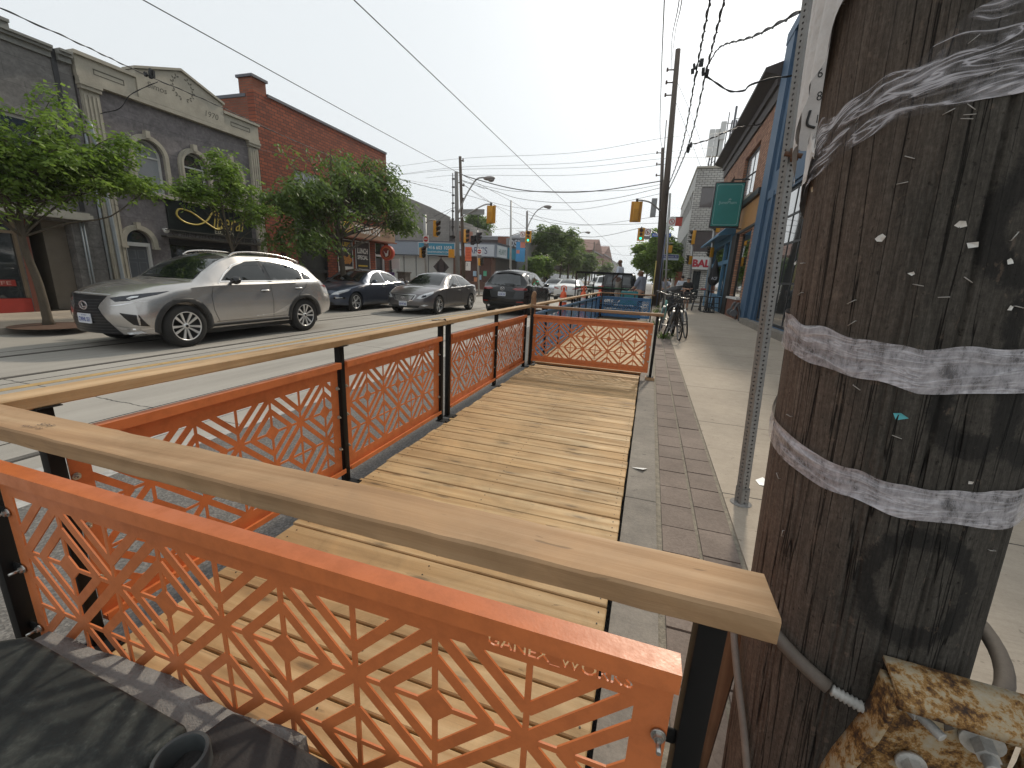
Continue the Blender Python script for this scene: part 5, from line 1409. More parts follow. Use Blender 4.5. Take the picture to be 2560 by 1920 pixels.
# ------------------------------------------------------------------ building materials
def mat_brick(name, c1, c2, mortar, facing='x', sx=0.22, sy=0.075, bump=0.4, msize=0.012, painted=False):
    """brick courses on a wall that faces +-x or +-y, sizes in metres"""
    t = NT(name); tc = t.n('ShaderNodeTexCoord'); sp = t.n('ShaderNodeSeparateXYZ'); t.set(sp, 0, tc.outputs['Object'])
    cb = t.n('ShaderNodeCombineXYZ'); t.set(cb, 0, sp.outputs[1 if facing == 'x' else 0]); t.set(cb, 1, sp.outputs[2])
    br = t.n('ShaderNodeTexBrick'); t.set(br, 'Vector', cb.outputs[0]); t.set(br, 'Scale', 1.0)
    t.set(br, 'Brick Width', sx); t.set(br, 'Row Height', sy); t.set(br, 'Mortar Size', msize); t.set(br, 'Mortar Smooth', 0.15); t.set(br, 'Bias', -0.1)
    t.set(br, 'Color1', c1); t.set(br, 'Color2', c2); t.set(br, 'Mortar', mortar)
    n = t.noise(t.coord(), 1.1, 5, 0.65); n2 = t.noise(t.coord(), 30, 4, 0.7)
    c = t.mix(0.55, br.outputs['Color'], t.ramp(n, [(0.3, (0.68, 0.66, 0.66)), (0.65, (1.12, 1.1, 1.08))]), 'MULTIPLY')
    c = t.mix(0.35, c, t.ramp(n2, [(0.3, (0.75,)*3), (0.7, (1.2,)*3)]), 'MULTIPLY')
    t.bs(Base_Color=c, Roughness=0.9); t.bump(t.math('ADD', t.math('MULTIPLY', br.outputs['Fac'], -0.8), t.math('MULTIPLY', n2, 0.3)), bump, 0.012)
    return t.m
def mat_stone(name, col, course=0.62):
    t = NT(name); v = t.coord(); sp = t.n('ShaderNodeSeparateXYZ'); t.set(sp, 0, v)
    a = t.noise(t.coord(scale=(1, 1.0, 1.6)), 2.2, 6, 0.72, 1.0); b = t.noise(v, 12, 5, 0.7)
    c = t.ramp(t.math('ADD', t.math('MULTIPLY', a, 0.6), t.math('MULTIPLY', b, 0.4)), [(0.36, mul(col, 0.62)), (0.5, col), (0.64, mul(col, 1.5))])
    j = t.math('LESS_THAN', t.math('PINGPONG', t.math('ADD', sp.outputs[2], 0.11), course/2), 0.005)
    j2 = t.math('LESS_THAN', t.math('PINGPONG', t.math('ADD', sp.outputs[1], t.math('MULTIPLY', t.math('FLOOR', t.math('DIVIDE', sp.outputs[2], course)), 0.31)), 0.6), 0.004)
    c = t.mix(t.math('MULTIPLY', t.math('MAXIMUM', j, j2), 0.6), c, mul(col, 0.35))
    t.bs(Base_Color=c, Roughness=0.8); t.bump(b, 0.25, 0.01); return t.m
STONE = mat_stone('grey_stone_cladding', (0.150, 0.135, 0.138)); STONE2 = mat_stone('grey_stone_cladding_b', (0.145, 0.138, 0.132), 0.55)
CAST = M('cast_stone', (0.36, 0.33, 0.27), 0.85, var=0.22, vs=3.0, bump=0.3, bs=40)
REDB = mat_brick('red_brick', (0.30, 0.078, 0.036), (0.17, 0.042, 0.022), (0.07, 0.035, 0.028), 'x', 0.25, 0.11)
REDBY = mat_brick('red_brick_side', (0.29, 0.085, 0.042), (0.20, 0.06, 0.032), (0.16, 0.09, 0.065), 'y', 0.22, 0.075)
ORB = mat_brick('orange_brick', (0.44, 0.22, 0.13), (0.24, 0.10, 0.055), (0.16, 0.11, 0.08), 'x', 0.30, 0.11, msize=.018)
WHB = mat_brick('white_brick', (0.50, 0.49, 0.46), (0.42, 0.41, 0.38), (0.16, 0.155, 0.145), 'y', 0.42, 0.17, msize=0.022)
BLK = mat_brick('grey_block', (0.24, 0.225, 0.21), (0.20, 0.19, 0.175), (0.17, 0.16, 0.15), 'y', 0.4, 0.2)
WIN = NT('window_glass'); WIN.bs(Base_Color=(0.035, 0.042, 0.045), Roughness=0.04); WIN.set(WIN.b, 'Specular IOR Level', 0.9); WIN.set(WIN.b, 'Coat Weight', 1.0); WIN = WIN.m
WINP = M('window_curtained', (0.30, 0.32, 0.34), 0.15, var=0.15, vs=2, coat=0.8)
FRW = M('white_frame', (0.62, 0.62, 0.60), 0.5, var=0.06); FRD = M('dark_frame', (0.022, 0.022, 0.024), 0.5, var=0.1)
ROOF = M('roof_membrane', (0.10, 0.10, 0.10), 0.9); FLASH = M('metal_flashing', (0.10, 0.10, 0.115), 0.5, 0.4)
DARK = M('dark_interior', (0.012, 0.011, 0.010), 0.9, var=0.2)
BEIGE = M('beige_panel', (0.40, 0.29, 0.20), 0.7, var=0.1)
XF = -13.57
def wallx(parent, name, mat, x, y0, y1, z0, z1, holes=(), th=0.25, side=1, extra_solids=()):
    """wall in the plane X=x (front face), body goes away from the street; holes: list of 2D polys in (y,z)"""
    V, F = cdt_region([[(y0, z0), (y1, z0), (y1, z1), (y0, z1)]] + list(extra_solids), list(holes))
    mb = MB(); slab(mb, V, F, lambda u, v: (x - side*th, u, v), lambda u, v: (x, u, v)); return mb.build(name, mat, parent)
def wally(parent, name, mat, y, x0, x1, z0, z1, holes=(), th=0.25, side=-1, extra_solids=()):
    V, F = cdt_region([[(x0, z0), (x1, z0), (x1, z1), (x0, z1)]] + list(extra_solids), list(holes))
    mb = MB(); slab(mb, V, F, lambda u, v: (u, y, v), lambda u, v: (u, y - side*th, v)); return mb.build(name, mat, parent)
def rect(y0, y1, z0, z1): return [(y0, z0), (y1, z0), (y1, z1), (y0, z1)]
def arch(yc, w, z0, zs, n=14):
    return [(yc-w/2, z0), (yc+w/2, z0), (yc+w/2, zs)] + [(yc+w/2*math.cos(math.pi*i/n), zs+w/2*math.sin(math.pi*i/n)) for i in range(1, n)] + [(yc-w/2, zs)]
def window_x(parent, x, y0, y1, z0, z1, frame=FRW, glass=WIN, side=1, depth=0.12, mull=1, trans=(), fw=0.06, name='window', round_=False):
    w = MB(); xx = x - side*depth
    if round_:
        yc, wd = (y0+y1)/2, y1-y0; P = arch(yc, wd, z0, z1); Q = arch(yc, wd-2*fw, z0+fw, z1)
        V, F = cdt_region([P], [Q]); slab(w, V, F, lambda u, v: (xx-0.03, u, v), lambda u, v: (xx+0.03*side, u, v))
    else:
        for a in (rect(y0, y0+fw, z0, z1), rect(y1-fw, y1, z0, z1), rect(y0+fw, y1-fw, z0, z0+fw), rect(y0+fw, y1-fw, z1-fw, z1)):
            w.b(xx-0.03, xx+0.03, a[0][0], a[1][0], a[0][1], a[2][1])
    for i in range(1, mull):
        yy = y0+(y1-y0)*i/mull; w.b(xx-0.025, xx+0.025, yy-fw*.4, yy+fw*.4, z0+fw, z1-(0 if round_ else fw))
    for z in trans: w.b(xx-0.027, xx+0.027, y0+fw, y1-fw, z-fw*.4, z+fw*.4)
    o = w.build(name, frame, parent)
    g = MB()
    if round_: g.prism(arch((y0+y1)/2, y1-y0-0.02, z0+.01, z1), lambda u, v: (xx-0.012, u, v), lambda u, v: (xx-0.004*side, u, v))
    else: g.b(xx-0.012, xx+0.004, y0+.01, y1-.01, z0+.01, z1-.01)
    g.build('pane', glass, o); return o

# ---- dark stone building at the far left with a red-fronted cafe
A = thing('shop_building', 'dark grey stone building at the left picture edge with red-based cafe window', 'building', (XF, 2.0, 0.12))
ya0, ya1 = -9.0, 7.62
hA = [rect(4.9, 6.85, 3.0, 4.35), rect(1.0, 4.3, 3.0, 4.35), rect(6.22, 7.03, .12, 2.2), rect(-3, 6.04, .12, 2.2)]
wallx(A, 'wall', STONE2, XF, ya0, ya1, .0, 5.74, hA)
b = MB(); b.b(XF-8, XF-1.7, ya0, ya1, 0.0, 5.7); b.b(XF-1.69, XF-.4, ya0, ya1, 2.3, 5.7); b.b(XF-1.69, XF-.55, ya0, 6.0, 0, 2.29); b.build('building_core', DARK, A)
b = MB(); b.b(XF-9, XF-.26, ya0+.1, ya1-.1, 5.71, 5.78); b.build('roof', ROOF, A)
b = MB()
for y0, y1, dx in ((ya0, 7.26, 0), (7.36, ya1-.02, .04)):
    b.b(XF-.25, XF+.05+dx, y0, y1, 5.743, 5.86); b.b(XF-.25, XF+.12+dx, y0, y1, 5.86, 5.92); b.b(XF-.25, XF+.17+dx, y0, y1, 5.92, 5.97)
b.b(XF-.25, XF+.05, ya0, 6.63, 5.97, 6.10); b.b(XF-.25, XF+.1, ya0, 6.63, 6.10, 6.16); b.b(XF-.25, XF+.05, ya0, 6.52, 6.16, 6.45); b.b(XF-.25, XF+.1, ya0, 6.45, 6.45, 6.52)
b.build('cornice', M('cornice_grey', (0.20, 0.20, 0.185), 0.8, var=0.15), A)
b = MB(); b.b(XF+.002, XF+.02, 7.26, 7.36, 2.5, 5.96); b.build('pilaster', FRD, A)
window_x(A, XF, 4.9, 6.85, 3.0, 4.35, mull=2); window_x(A, XF, 1.0, 4.3, 3.0, 4.35, mull=3)
b = MB(); b.b(XF-.1, XF+.10, 4.7, 6.98, 2.88, 2.99); b.build('window_sill', CAST, A)
b = MB(); b.b(XF+.002, XF+.20, -3.2, 7.40, 2.27, 2.40); b.b(XF+.002, XF+.13, -3.2, 7.38, 2.40, 2.45); b.build('shop_cornice', M('shop_cornice_cream', (0.30, 0.29, 0.25), .7, var=.2), A)
b = MB(); b.b(XF-.4, XF-.02, -3, 6.08, .12, .43); b.build('stall_riser', M('cafe_red', (0.33, 0.035, 0.025), .5, var=.15), A)
b = MB(); b.b(XF-.16, XF-.10, -3.0, 6.0, .44, 2.2); o = b.build('shop_window', WIN, A)
b = MB(); b.b(XF-.10, XF-.03, 5.99, 6.04, .44, 2.2); b.b(XF-.10, XF-.03, -3, 5.99, 1.84, 1.90); b.build('shop_frame', M('brass_frame', (0.20, 0.15, 0.10), .5), A)
b = MB(); b.b(XF-.10, XF+.004, 6.045, 6.215, .12, 2.2); b.build('pier', M('brown_pier', (.15, .045, .028), .7), A)
b = MB(); b.b(XF-1.5, XF-1.4, 6.05, 7.1, .12, 2.2); b.build('recess_back', M('recess_brown', (.045, .022, .018), .8), A)
b = MB(); b.b(XF-1.39, XF-.26, 6.60, 7.03, .12, 2.2); b.build('recess_wall', M('taupe_render', (0.17, 0.145, 0.115), .85, var=.12), A)
b = MB(); b.b(XF-.099, XF-.085, 5.1, 5.87, .70, .84); b.build('cafe_sign_band', MATS['cafe_red'], A)
text('cafe_lettering', 'CAFE', M('sign_cream', (.6, .42, .36), .6), A, (XF-.084, 5.58, .77), (0, 1, 0), (0, 0, 1), .1, w=.42, h=.08, depth=.006)
for yy, r in ((7.25, .022), (7.19, .018), (7.64, .03)):
    b = MB(); b.cyl((XF+.05, yy, .12), (XF+.05, yy, 2.26 if yy < 7.5 else 4.3), r, n=8); b.build('downpipe', M('pipe_grey_blue', (.24, .265, .28), .5, .1), A)

# ---- stone building with the pediment
B = thing('shop_building', 'grey stone shop building with cream pediment dated 1970 and black sign with gold script', 'building', (XF, 10, 0.12))
y0, y1 = 7.66, 12.63
dW = [(9.02, .76), (10.30, .74), (11.48, .70)]
holes = [arch(yc, w, 3.22, 4.18) for yc, w in dW] + [arch(8.44, .64, .12, 1.86), rect(9.25, 12.0, .12, 2.05)]
wallx(B, 'wall', STONE, XF, y0, y1, 0, 5.55, holes, .3)
b = MB(); b.b(XF-9, XF-.6, y0, y1, 0, 5.5); b.build('building_core', DARK, B); b = MB(); b.b(XF-9, XF-.31, y0+.1, y1-.1, 5.51, 5.58); b.build('roof', ROOF, B)
b = MB()
b.b(XF-.3, XF+.10, y0, 8.93, 5.553, 6.0); b.b(XF-.3, XF+.10, 11.35, y1, 5.553, 5.98)
b.b(XF-.3, XF+.16, y0-.02, 8.92, 6.0, 6.08); b.b(XF-.3, XF+.16, 11.36, y1+.03, 5.98, 6.06); b.b(XF-.1, XF+.14, y0, y1, 5.45, 5.55)
b.build('entablature', CAST, B)
b = MB(); b.prism([(8.935, 5.553), (11.345, 5.553), (11.345, 6.2), (10.12, 6.62), (8.935, 6.2)], lambda u, v: (XF-.3, u, v), lambda u, v: (XF+.14, u, v))
pd = b.build('pediment', CAST, B)
b = MB()
for p, q in (((8.90, 6.20), (10.12, 6.63)), ((10.12, 6.63), (11.38, 6.20))): b.bar((XF-.05, p[0], p[1]+.03), (XF-.05, q[0], q[1]+.03), .5, .06, up=(1, 0, 0)) if 0 else b.add([(XF-.3, p[0], p[1]), (XF+.2, p[0], p[1]), (XF+.2, q[0], q[1]), (XF-.3, q[0], q[1]), (XF-.3, p[0], p[1]+.06), (XF+.2, p[0], p[1]+.06), (XF+.2, q[0], q[1]+.06), (XF-.3, q[0], q[1]+.06)], [(0,1,2,3),(7,6,5,4),(0,4,5,1),(1,5,6,2),(2,6,7,3),(3,7,4,0)])
b.build('pediment_coping', CAST, B)
GRV = M('groove_dark', (.10, .09, .07), .9, var=0)
b = MB()
for ya, yb in ((8.0, 8.65), (11.6, 12.3)):
    b.b(XF+.1, XF+.103, ya, yb, 5.80, 5.83); b.b(XF+.1, XF+.103, ya, yb, 5.70, 5.72); b.b(XF+.1, XF+.103, ya, ya+.02, 5.72, 5.80); b.b(XF+.1, XF+.103, yb-.02, yb, 5.72, 5.80)
b.build('inset_panel', GRV, B)
text('pediment_name', 'Simos', GRV, pd, (XF+.141, 9.43, 5.95), (0, 1, 0), (0, 0, 1), .26, w=.5, shear=.2, depth=.002)
text('pediment_date', '1970', GRV, pd, (XF+.141, 10.95, 5.78), (0, 1, 0), (0, 0, 1), .26, w=.42, shear=.2, depth=.002)
b = MB()
for sg in (-1, 1):
    for k in range(7):
        a = R(-75+k*22); yy = 10.14+sg*.27*math.cos(a); zz = 6.2+.27*math.sin(a)
        for dd in (-1, 1):
            t = a+dd*.7; b.add([(XF+.143, yy, zz), (XF+.143, yy+sg*.06*math.cos(t+.6), zz+.06*math.sin(t+.6)), (XF+.143, yy+sg*.09*math.cos(t+1.0), zz+.09*math.sin(t+1.0)), (XF+.143, yy+sg*.05*math.cos(t+1.4), zz+.05*math.sin(t+1.4))], [(0, 1, 2, 3)])
b.build('laurel_relief', GRV, pd)
for yp in (y0+.04, y1-.40):
    b = MB(); b.b(XF+.003, XF+.07, yp, yp+.36, .12, 5.30)
    for k in range(4): b.b(XF+.07, XF+.095, yp+.03+k*.085, yp+.075+k*.085, .3, 5.2)
    b.b(XF+.003, XF+.14, yp-.03, yp+.39, 5.30, 5.38); b.b(XF+.003, XF+.17, yp-.05, yp+.41, 5.38, 5.449); b.build('pilaster', CAST, B)
for yc, w in dW:
    window_x(B, XF, yc-w/2, yc+w/2, 3.22, 4.18, FRW, WIN if yc > 9.5 else WINP, depth=.14, trans=(4.15,), round_=True, fw=.05)
    P = arch(yc, w+.26, 3.22, 4.18, 20); Q = arch(yc, w+.015, 3.10, 4.18, 20); V, F = cdt_region([P], [Q]); b = MB(); slab(b, V, F, lambda u, v: (XF+.003, u, v), lambda u, v: (XF+.07, u, v))
    P = arch(yc, w+.13, 3.22, 4.18, 20); V, F = cdt_region([P], [Q]); slab(b, V, F, lambda u, v: (XF+.07, u, v), lambda u, v: (XF+.10, u, v))
    b.b(XF+.003, XF+.14, yc-.055, yc+.055, 4.60, 4.79); b.b(XF-.1, XF+.16, yc-w/2-.18, yc+w/2+.18, 3.12, 3.215); b.build('window_surround', CAST, B)
P = arch(8.44, .90, 1.76, 1.86, 20); Q = arch(8.44, .655, 1.6, 1.86, 20); V, F = cdt_region([P], [Q]); b = MB(); slab(b, V, F, lambda u, v: (XF+.003, u, v), lambda u, v: (XF+.09, u, v))
b.b(XF+.003, XF+.13, 8.39, 8.49, 2.20, 2.38); b.b(XF+.003, XF+.12, 7.97, 8.12, 1.70, 1.76); b.b(XF+.003, XF+.12, 8.76, 8.91, 1.70, 1.76); b.build('door_arch', CAST, B)
dr = MB(); dr.b(XF-.2, XF-.15, 8.17, 8.71, .12, 1.76); do = dr.build('door', M('door_grey', (.11, .12, .135), .55, var=.05), B)
b = MB()
for (ya, yb, za, zb) in ((8.22, 8.42, 1.42, 1.66), (8.46, 8.66, 1.42, 1.66), (8.22, 8.42, .78, 1.34), (8.46, 8.66, .78, 1.34), (8.22, 8.42, .25, .7), (8.46, 8.66, .25, .7)):
    b.b(XF-.152, XF-.142, ya, yb, za, za+.02); b.b(XF-.152, XF-.142, ya, yb, zb-.02, zb); b.b(XF-.152, XF-.142, ya, ya+.02, za+.02, zb-.02); b.b(XF-.152, XF-.142, yb-.02, yb, za+.02, zb-.02)
b.build('door_moulding', M('door_moulding', (.16, .17, .185), .5), do)
b = MB(); b.b(XF-.17, XF-.06, 8.12, 8.17, .12, 1.86); b.b(XF-.17, XF-.06, 8.71, 8.76, .12, 1.86); b.b(XF-.17, XF-.06, 8.17, 8.71, 1.76, 1.86); b.build('door_frame', FRW, B)
b = MB(); b.prism(arch(8.44, .63, 1.865, 1.87), lambda u, v: (XF-.16, u, v), lambda u, v: (XF-.12, u, v)); b.build('fanlight', WIN, B)
b = MB(); b.b(XF+.003, XF+.06, 9.28, 12.02, 2.24, 3.16); sg_ = b.build('fascia_sign', M('sign_black', (.012, .016, .016), .35, var=.2), B)
GOLD = M('gold_letter', (.50, .38, .09), .4, .2, var=.1)
text('sign_lettering', 'iberal', GOLD, sg_, (XF+.061, 11.18, 2.72), (0, 1, 0), (0, 0, 1), .5, w=1.15, h=.50, shear=.35, depth=.02)
text('sign_est', 'Est.', M('letter_cream', (.5, .47, .36), .5), sg_, (XF+.061, 10.78, 2.38), (0, 1, 0), (0, 0, 1), .2, w=.26, h=.13, depth=.01); text('sign_year', '1974', MATS['letter_cream'], sg_, (XF+.061, 11.15, 2.38), (0, 1, 0), (0, 0, 1), .2, w=.32, h=.13, depth=.01)
b = MB(); b.tube(smooth_path([(XF+.08, 10.78, 3.02), (XF+.08, 10.62, 2.93), (XF+.08, 10.42, 2.68), (XF+.08, 10.1, 2.52), (XF+.08, 9.72, 2.55), (XF+.08, 9.52, 2.72), (XF+.08, 9.62, 2.90), (XF+.08, 9.95, 2.86), (XF+.08, 10.3, 2.66), (XF+.08, 10.65, 2.47), (XF+.08, 10.82, 2.47), (XF+.08, 10.92, 2.54)], 6), .026, 6); b.build('sign_swash', GOLD, sg_)
IRON = M('wrought_iron', (.035, .033, .028), .6, var=.3)
b = MB(); b.b(XF+.0, XF+.25, 9.05, 12.2, 2.07, 2.12); b.b(XF+.2, XF+.25, 9.05, 12.2, 2.26, 2.29)
for k in range(6):
    yc = 9.3+k*.53
    for q in range(14):
        a, a2 = 2*math.pi*q/14, 2*math.pi*(q+1)/14; b.bar((XF+.23, yc+.075*math.cos(a), 2.19+.07*math.sin(a)), (XF+.23, yc+.075*math.cos(a2), 2.19+.07*math.sin(a2)), .014)
    for d in (.16, .21, .26, .31, .36): b.b(XF+.225, XF+.235, yc+d, yc+d+.012, 2.12, 2.26)
b.build('iron_frieze', IRON, B)
b = MB(); b.b(XF-.55, XF-.5, 9.26, 11.99, .12, 2.04); b.build('shop_window', WIN, B); b = MB(); b.b(XF-.5, XF-.02, 9.30, 11.98, 1.88, 2.045); b.b(XF-.49, XF-.44, 10.6, 10.68, .12, 1.88); b.build('shop_frame', FRD, B)
for yy in (9.12, 12.22):
    b = MB(); b.sphere((XF+.14, yy, 2.24), .07, 12, 8); b.cyl((XF, yy, 2.28), (XF+.12, yy, 2.26), .025, n=8); b.build('security_camera', FRW, B)
b = MB(); b.b(XF+.003, XF+.02, 9.08, 9.15, 1.25, 1.42); b.build('house_number_plate', FRW, B)
b = MB(); b.tube(smooth_path([(XF+.12, 7.86, .12), (XF+.12, 7.82, 2.6), (XF+.12, 7.78, 3.9), (XF+.1, 7.74, 4.6)], 4), .045, 10); b.build('downpipe', MATS['pipe_grey_blue'], B)

# ---- red brick building with the fast-food shop
Cc = thing('shop_building', 'tall red brick corner building with beige fascia and food posters', 'building', (XF, 16, 0.12))
y0, y1 = 12.68, 20.35; ZB = 7.1
hh = [rect(14.2, 15.9, 3.95, 5.05), rect(16.6, 19.2, 3.95, 5.15), rect(13.25, 13.5, .12, 2.4), rect(14.1, 15.75, .12, 3.35), rect(16.35, 17.45, .45, 2.75), rect(17.6, 18.75, .45, 2.75), rect(19.2, 20.05, .12, 2.75)]
wallx(Cc, 'wall', REDB, XF, y0, y1, 0, ZB, hh, .3)
wally(Cc, 'side_wall', REDBY, y1-.001, XF-14, XF-.3, 0, ZB-.4, th=.25, side=1)
wally(Cc, 'side_wall', REDBY, y0+.001, XF-14, XF-.3, 4.5, ZB-.15, th=.25, side=-1)
b = MB(); b.b(XF-13.9, XF-.5, y0+.3, y1-.3, 0, ZB-.6); b.build('building_core', DARK, Cc)
b = MB(); b.b(XF-.35, XF+.04, y0+.55, y1+.02, ZB+.002, ZB+.09); b.b(XF-14, XF-.36, y0-.02, y0+.3, ZB-.148, ZB-.05); b.build('coping', FLASH, Cc)
b = MB(); b.b(XF-.62, XF-.02, y0+.003, y0+.55, ZB-.14, ZB+.42); b.build('chimney', REDBY, Cc); b = MB(); b.b(XF-.68, XF+.04, y0-.05, y0+.6, ZB+.42, ZB+.5); b.build('chimney_cap', FLASH, Cc)
window_x(Cc, XF, 14.2, 15.9, 3.95, 5.05, FRW, WINP, mull=3); window_x(Cc, XF, 16.6, 19.2, 3.95, 5.15, FRW, WIN, mull=4)
b = MB(); b.b(XF-.1, XF+.12, 14.0, 19.6, 3.80, 3.94); b.build('string_course', CAST, Cc)
b = MB(); b.b(XF-.2, XF-.14, 14.12, 15.73, 2.75, 3.33); b.build('upper_panel', M('pale_panel', (.45, .47, .48), .5), Cc)
b = MB(); b.b(XF-.2, XF-.15, 14.12, 15.73, .5, 2.7); b.build('shop_window', M('dusty_glass', (.06, .06, .055), .25, var=.3, vs=3), Cc)
b = MB(); b.b(XF-.14, XF-.03, 14.02, 14.12, .12, 3.34); b.b(XF-.14, XF-.03, 15.73, 15.85, .12, 3.34); b.b(XF-.14, XF-.03, 14.12, 15.73, 2.66, 2.75); b.b(XF-.14, XF-.03, 14.12, 15.73, 1.2, 1.32); b.b(XF-.14, XF-.03, 14.9, 14.98, .12, 1.2); b.build('shop_frame', FRD, Cc)
b = MB(); b.b(XF+.003, XF+.35, 16.2, y1+.1, 2.86, 3.50); fs_ = b.build('fascia_sign', M('fascia_tan', (.34, .22, .14), .7, var=.1), Cc)
b = MB(); b.b(XF+.003, XF+.45, 16.15, y1+.15, 2.80, 2.858); b.build('fascia_trim', M('trim_red_brown', (.25, .10, .06), .7), Cc)
text('sign_lettering', "CHURCH'S", M('letter_white', (.70, .68, .64), .5), fs_, (XF+.352, 18.10, 3.22), (0, 1, 0), (0, 0, 1), .4, w=1.95, h=.36, depth=.05, bold=.012)
text('sign_lettering', 'TEXAS', M('letter_brown', (.05, .03, .02), .6), fs_, (XF+.352, 19.62, 3.30), (0, 1, 0), (0, 0, 1), .15, w=.75, h=.13, depth=.02)
text('sign_lettering', 'CHICKEN', MATS['letter_brown'], fs_, (XF+.352, 19.62, 3.10), (0, 1, 0), (0, 0, 1), .15, w=.75, h=.13, depth=.02)
b = MB(); b.cyl((XF+.35, 16.65, 3.22), (XF+.40, 16.65, 3.22), .26, n=24); b.build('sign_roundel', M('yellow_sign', (.62, .42, .05), .5), fs_)
b = MB(); b.cyl((XF+.40, 16.65, 3.22), (XF+.41, 16.65, 3.22), .15, n=24); b.build('sign_roundel_centre', MATS['fascia_tan'], fs_)
PB = M('poster_black', (.03, .024, .026), .4, var=.2); PORG = M('poster_orange', (.50, .21, .04), .6, var=.4, vs=20)
for (ya, yb, kind) in ((16.40, 17.42, 0), (17.62, 18.72, 1)):
    b = MB(); b.b(XF-.02, XF+.0, ya, yb, .50, 2.72); po2 = b.build('poster', PB, Cc)
    b = MB(); 
    for q in (rect(ya, ya+.03, .5, 2.72), rect(yb-.03, yb, .5, 2.72), rect(ya+.03, yb-.03, 2.69, 2.72)): b.b(XF+.001, XF+.02, q[0][0], q[1][0], q[0][1], q[2][1])
    b.build('poster_frame', FRW, po2); yc = (ya+yb)/2
    if kind:
        text('poster_text', 'LUNCH', MATS['letter_white'], po2, (XF+.002, yc, 2.28), (0, 1, 0), (0, 0, 1), .25, w=.8, h=.26, depth=.006, bold=.01); text('poster_text', 'SPECIAL', MATS['letter_white'], po2, (XF+.002, yc, 1.98), (0, 1, 0), (0, 0, 1), .25, w=.8, h=.2, depth=.006, bold=.01)
        b = MB(); b.b(XF+.001, XF+.006, yc-.35, yc+.35, 1.55, 1.62); b.build('poster_stripe', MATS['yellow_sign'], po2)
        b = MB(); b.b(XF+.001, XF+.006, yc-.33, yc+.33, 1.44, 1.46); b.b(XF+.001, XF+.006, yc-.3, yc+.3, 1.38, 1.40); b.b(XF+.001, XF+.006, yc-.15, yc+.35, .98, 1.0); b.build('poster_small_print', MATS['letter_white'], po2)
        b = MB()
        for k in (-.18, .14): b.add([(XF+.004, yc+k-.09, .68), (XF+.004, yc+k+.09, .68), (XF+.004, yc+k+.12, 1.05), (XF+.004, yc+k-.12, 1.05)], [(0, 1, 2, 3)])
        b.build('printed_cups', M('cup_brown', (.16, .07, .05), .6, var=.5, vs=20), po2)
        b = MB(); rr2 = random.Random(4)
        for k in range(24): b.sphere((XF+.004, yc-.45+.9*rr2.random(), .55+.12*rr2.random()), .05, 8, 6, (.1, 1, .8))
        b.build('printed_food', PORG, po2)
    else:
        text('poster_text', 'GUESS', MATS['yellow_sign'], po2, (XF+.002, yc, 2.5), (0, 1, 0), (0, 0, 1), .2, w=.75, h=.2, depth=.006, bold=.01); text('poster_text', "WHO'S BACK", MATS['letter_white'], po2, (XF+.002, yc, 2.28), (0, 1, 0), (0, 0, 1), .2, w=.75, h=.13, depth=.006, bold=.01)
        b = MB(); rr2 = random.Random(6)
        for k in range(22): b.sphere((XF+.006, yc-.42+.84*rr2.random(), 1.62+.35*rr2.random()), .09, 8, 6, (.1, 1, 1))
        b.build('printed_food', PORG, po2)
        b = MB(); b.b(XF+.001, XF+.006, ya+.04, yb-.04, 1.32, 1.52); b.b(XF+.001, XF+.006, ya+.04, yc-.02, .5, 1.24); b.b(XF+.001, XF+.006, yc+.02, yb-.04, .5, 1.24); b.build('poster_white_band', MATS['letter_white'], po2)
        b = MB(); b.sphere((XF+.01, yc+.34, .98), .12, 12, 8, (.1, 1, 1)); b.build('poster_dot', M('orange_dot', (.62, .17, .03), .6), po2)
        for k in (-.33, .14): text('poster_text', 'TEX', MATS['letter_brown'], po2, (XF+.008, yc+k, 1.05), (0, 1, 0), (0, 0, 1), .1, w=.24, h=.12, depth=.004, bold=.006)
        b = MB()
        for k in range(20): b.sphere((XF+.008, yc-.42+.84*rr2.random(), .55+.18*rr2.random()), .06, 8, 6, (.1, 1, .8))
        b.build('printed_food', PORG, po2)
b = MB(); b.b(XF-.2, XF-.15, 19.22, 20.03, .12, 2.73); b.build('corner_door', WIN, Cc)
b = MB(); b.b(XF-.14, XF-.05, 19.22, 19.30, .12, 2.73); b.b(XF-.14, XF-.05, 19.95, 20.03, .12, 2.73); b.b(XF-.14, XF-.05, 19.3, 19.95, 2.1, 2.2); b.build('door_frame', FRW, Cc)
b = MB(); b.cyl((XF+.75, 19.05, 2.28), (XF+.75, 19.25, 2.28), .36, n=32); rs_ = b.build('round_sign', M('roundel_red', (.48, .065, .035), .45, var=.1), Cc)
b = MB(); b.cyl((XF+.75, 19.045, 2.28), (XF+.75, 19.049, 2.28), .27, n=32); b.build('sign_ring', M('ring_orange', (.52, .20, .04), .5), rs_)
b = MB(); b.cyl((XF+.75, 19.03, 2.28), (XF+.75, 19.044, 2.28), .235, n=32); b.build('sign_disc', M('disc_maroon', (.22, .03, .02), .5), rs_)
b = MB()
for k in range(4):
    b.tube(smooth_path([(XF+.62-.02*k+.05*k, 19.02, 2.36-.05*k), (XF+.72, 19.02, 2.24-.045*k), (XF+.85, 19.02, 2.26-.03*k), (XF+.88-.02*k, 19.02, 2.42-.03*k)], 4), [.008]*4+[.02]*5+[.012]*4, 5)
b.build('sign_emblem', MATS['letter_white'], rs_)
b = MB(); b.cyl((XF, 19.15, 2.28), (XF+.4, 19.15, 2.28), .02, n=6); b.build('sign_bracket', FRD, Cc)
for yy, z0_, z1_ in ((18.95, .9, 1.7),): pass

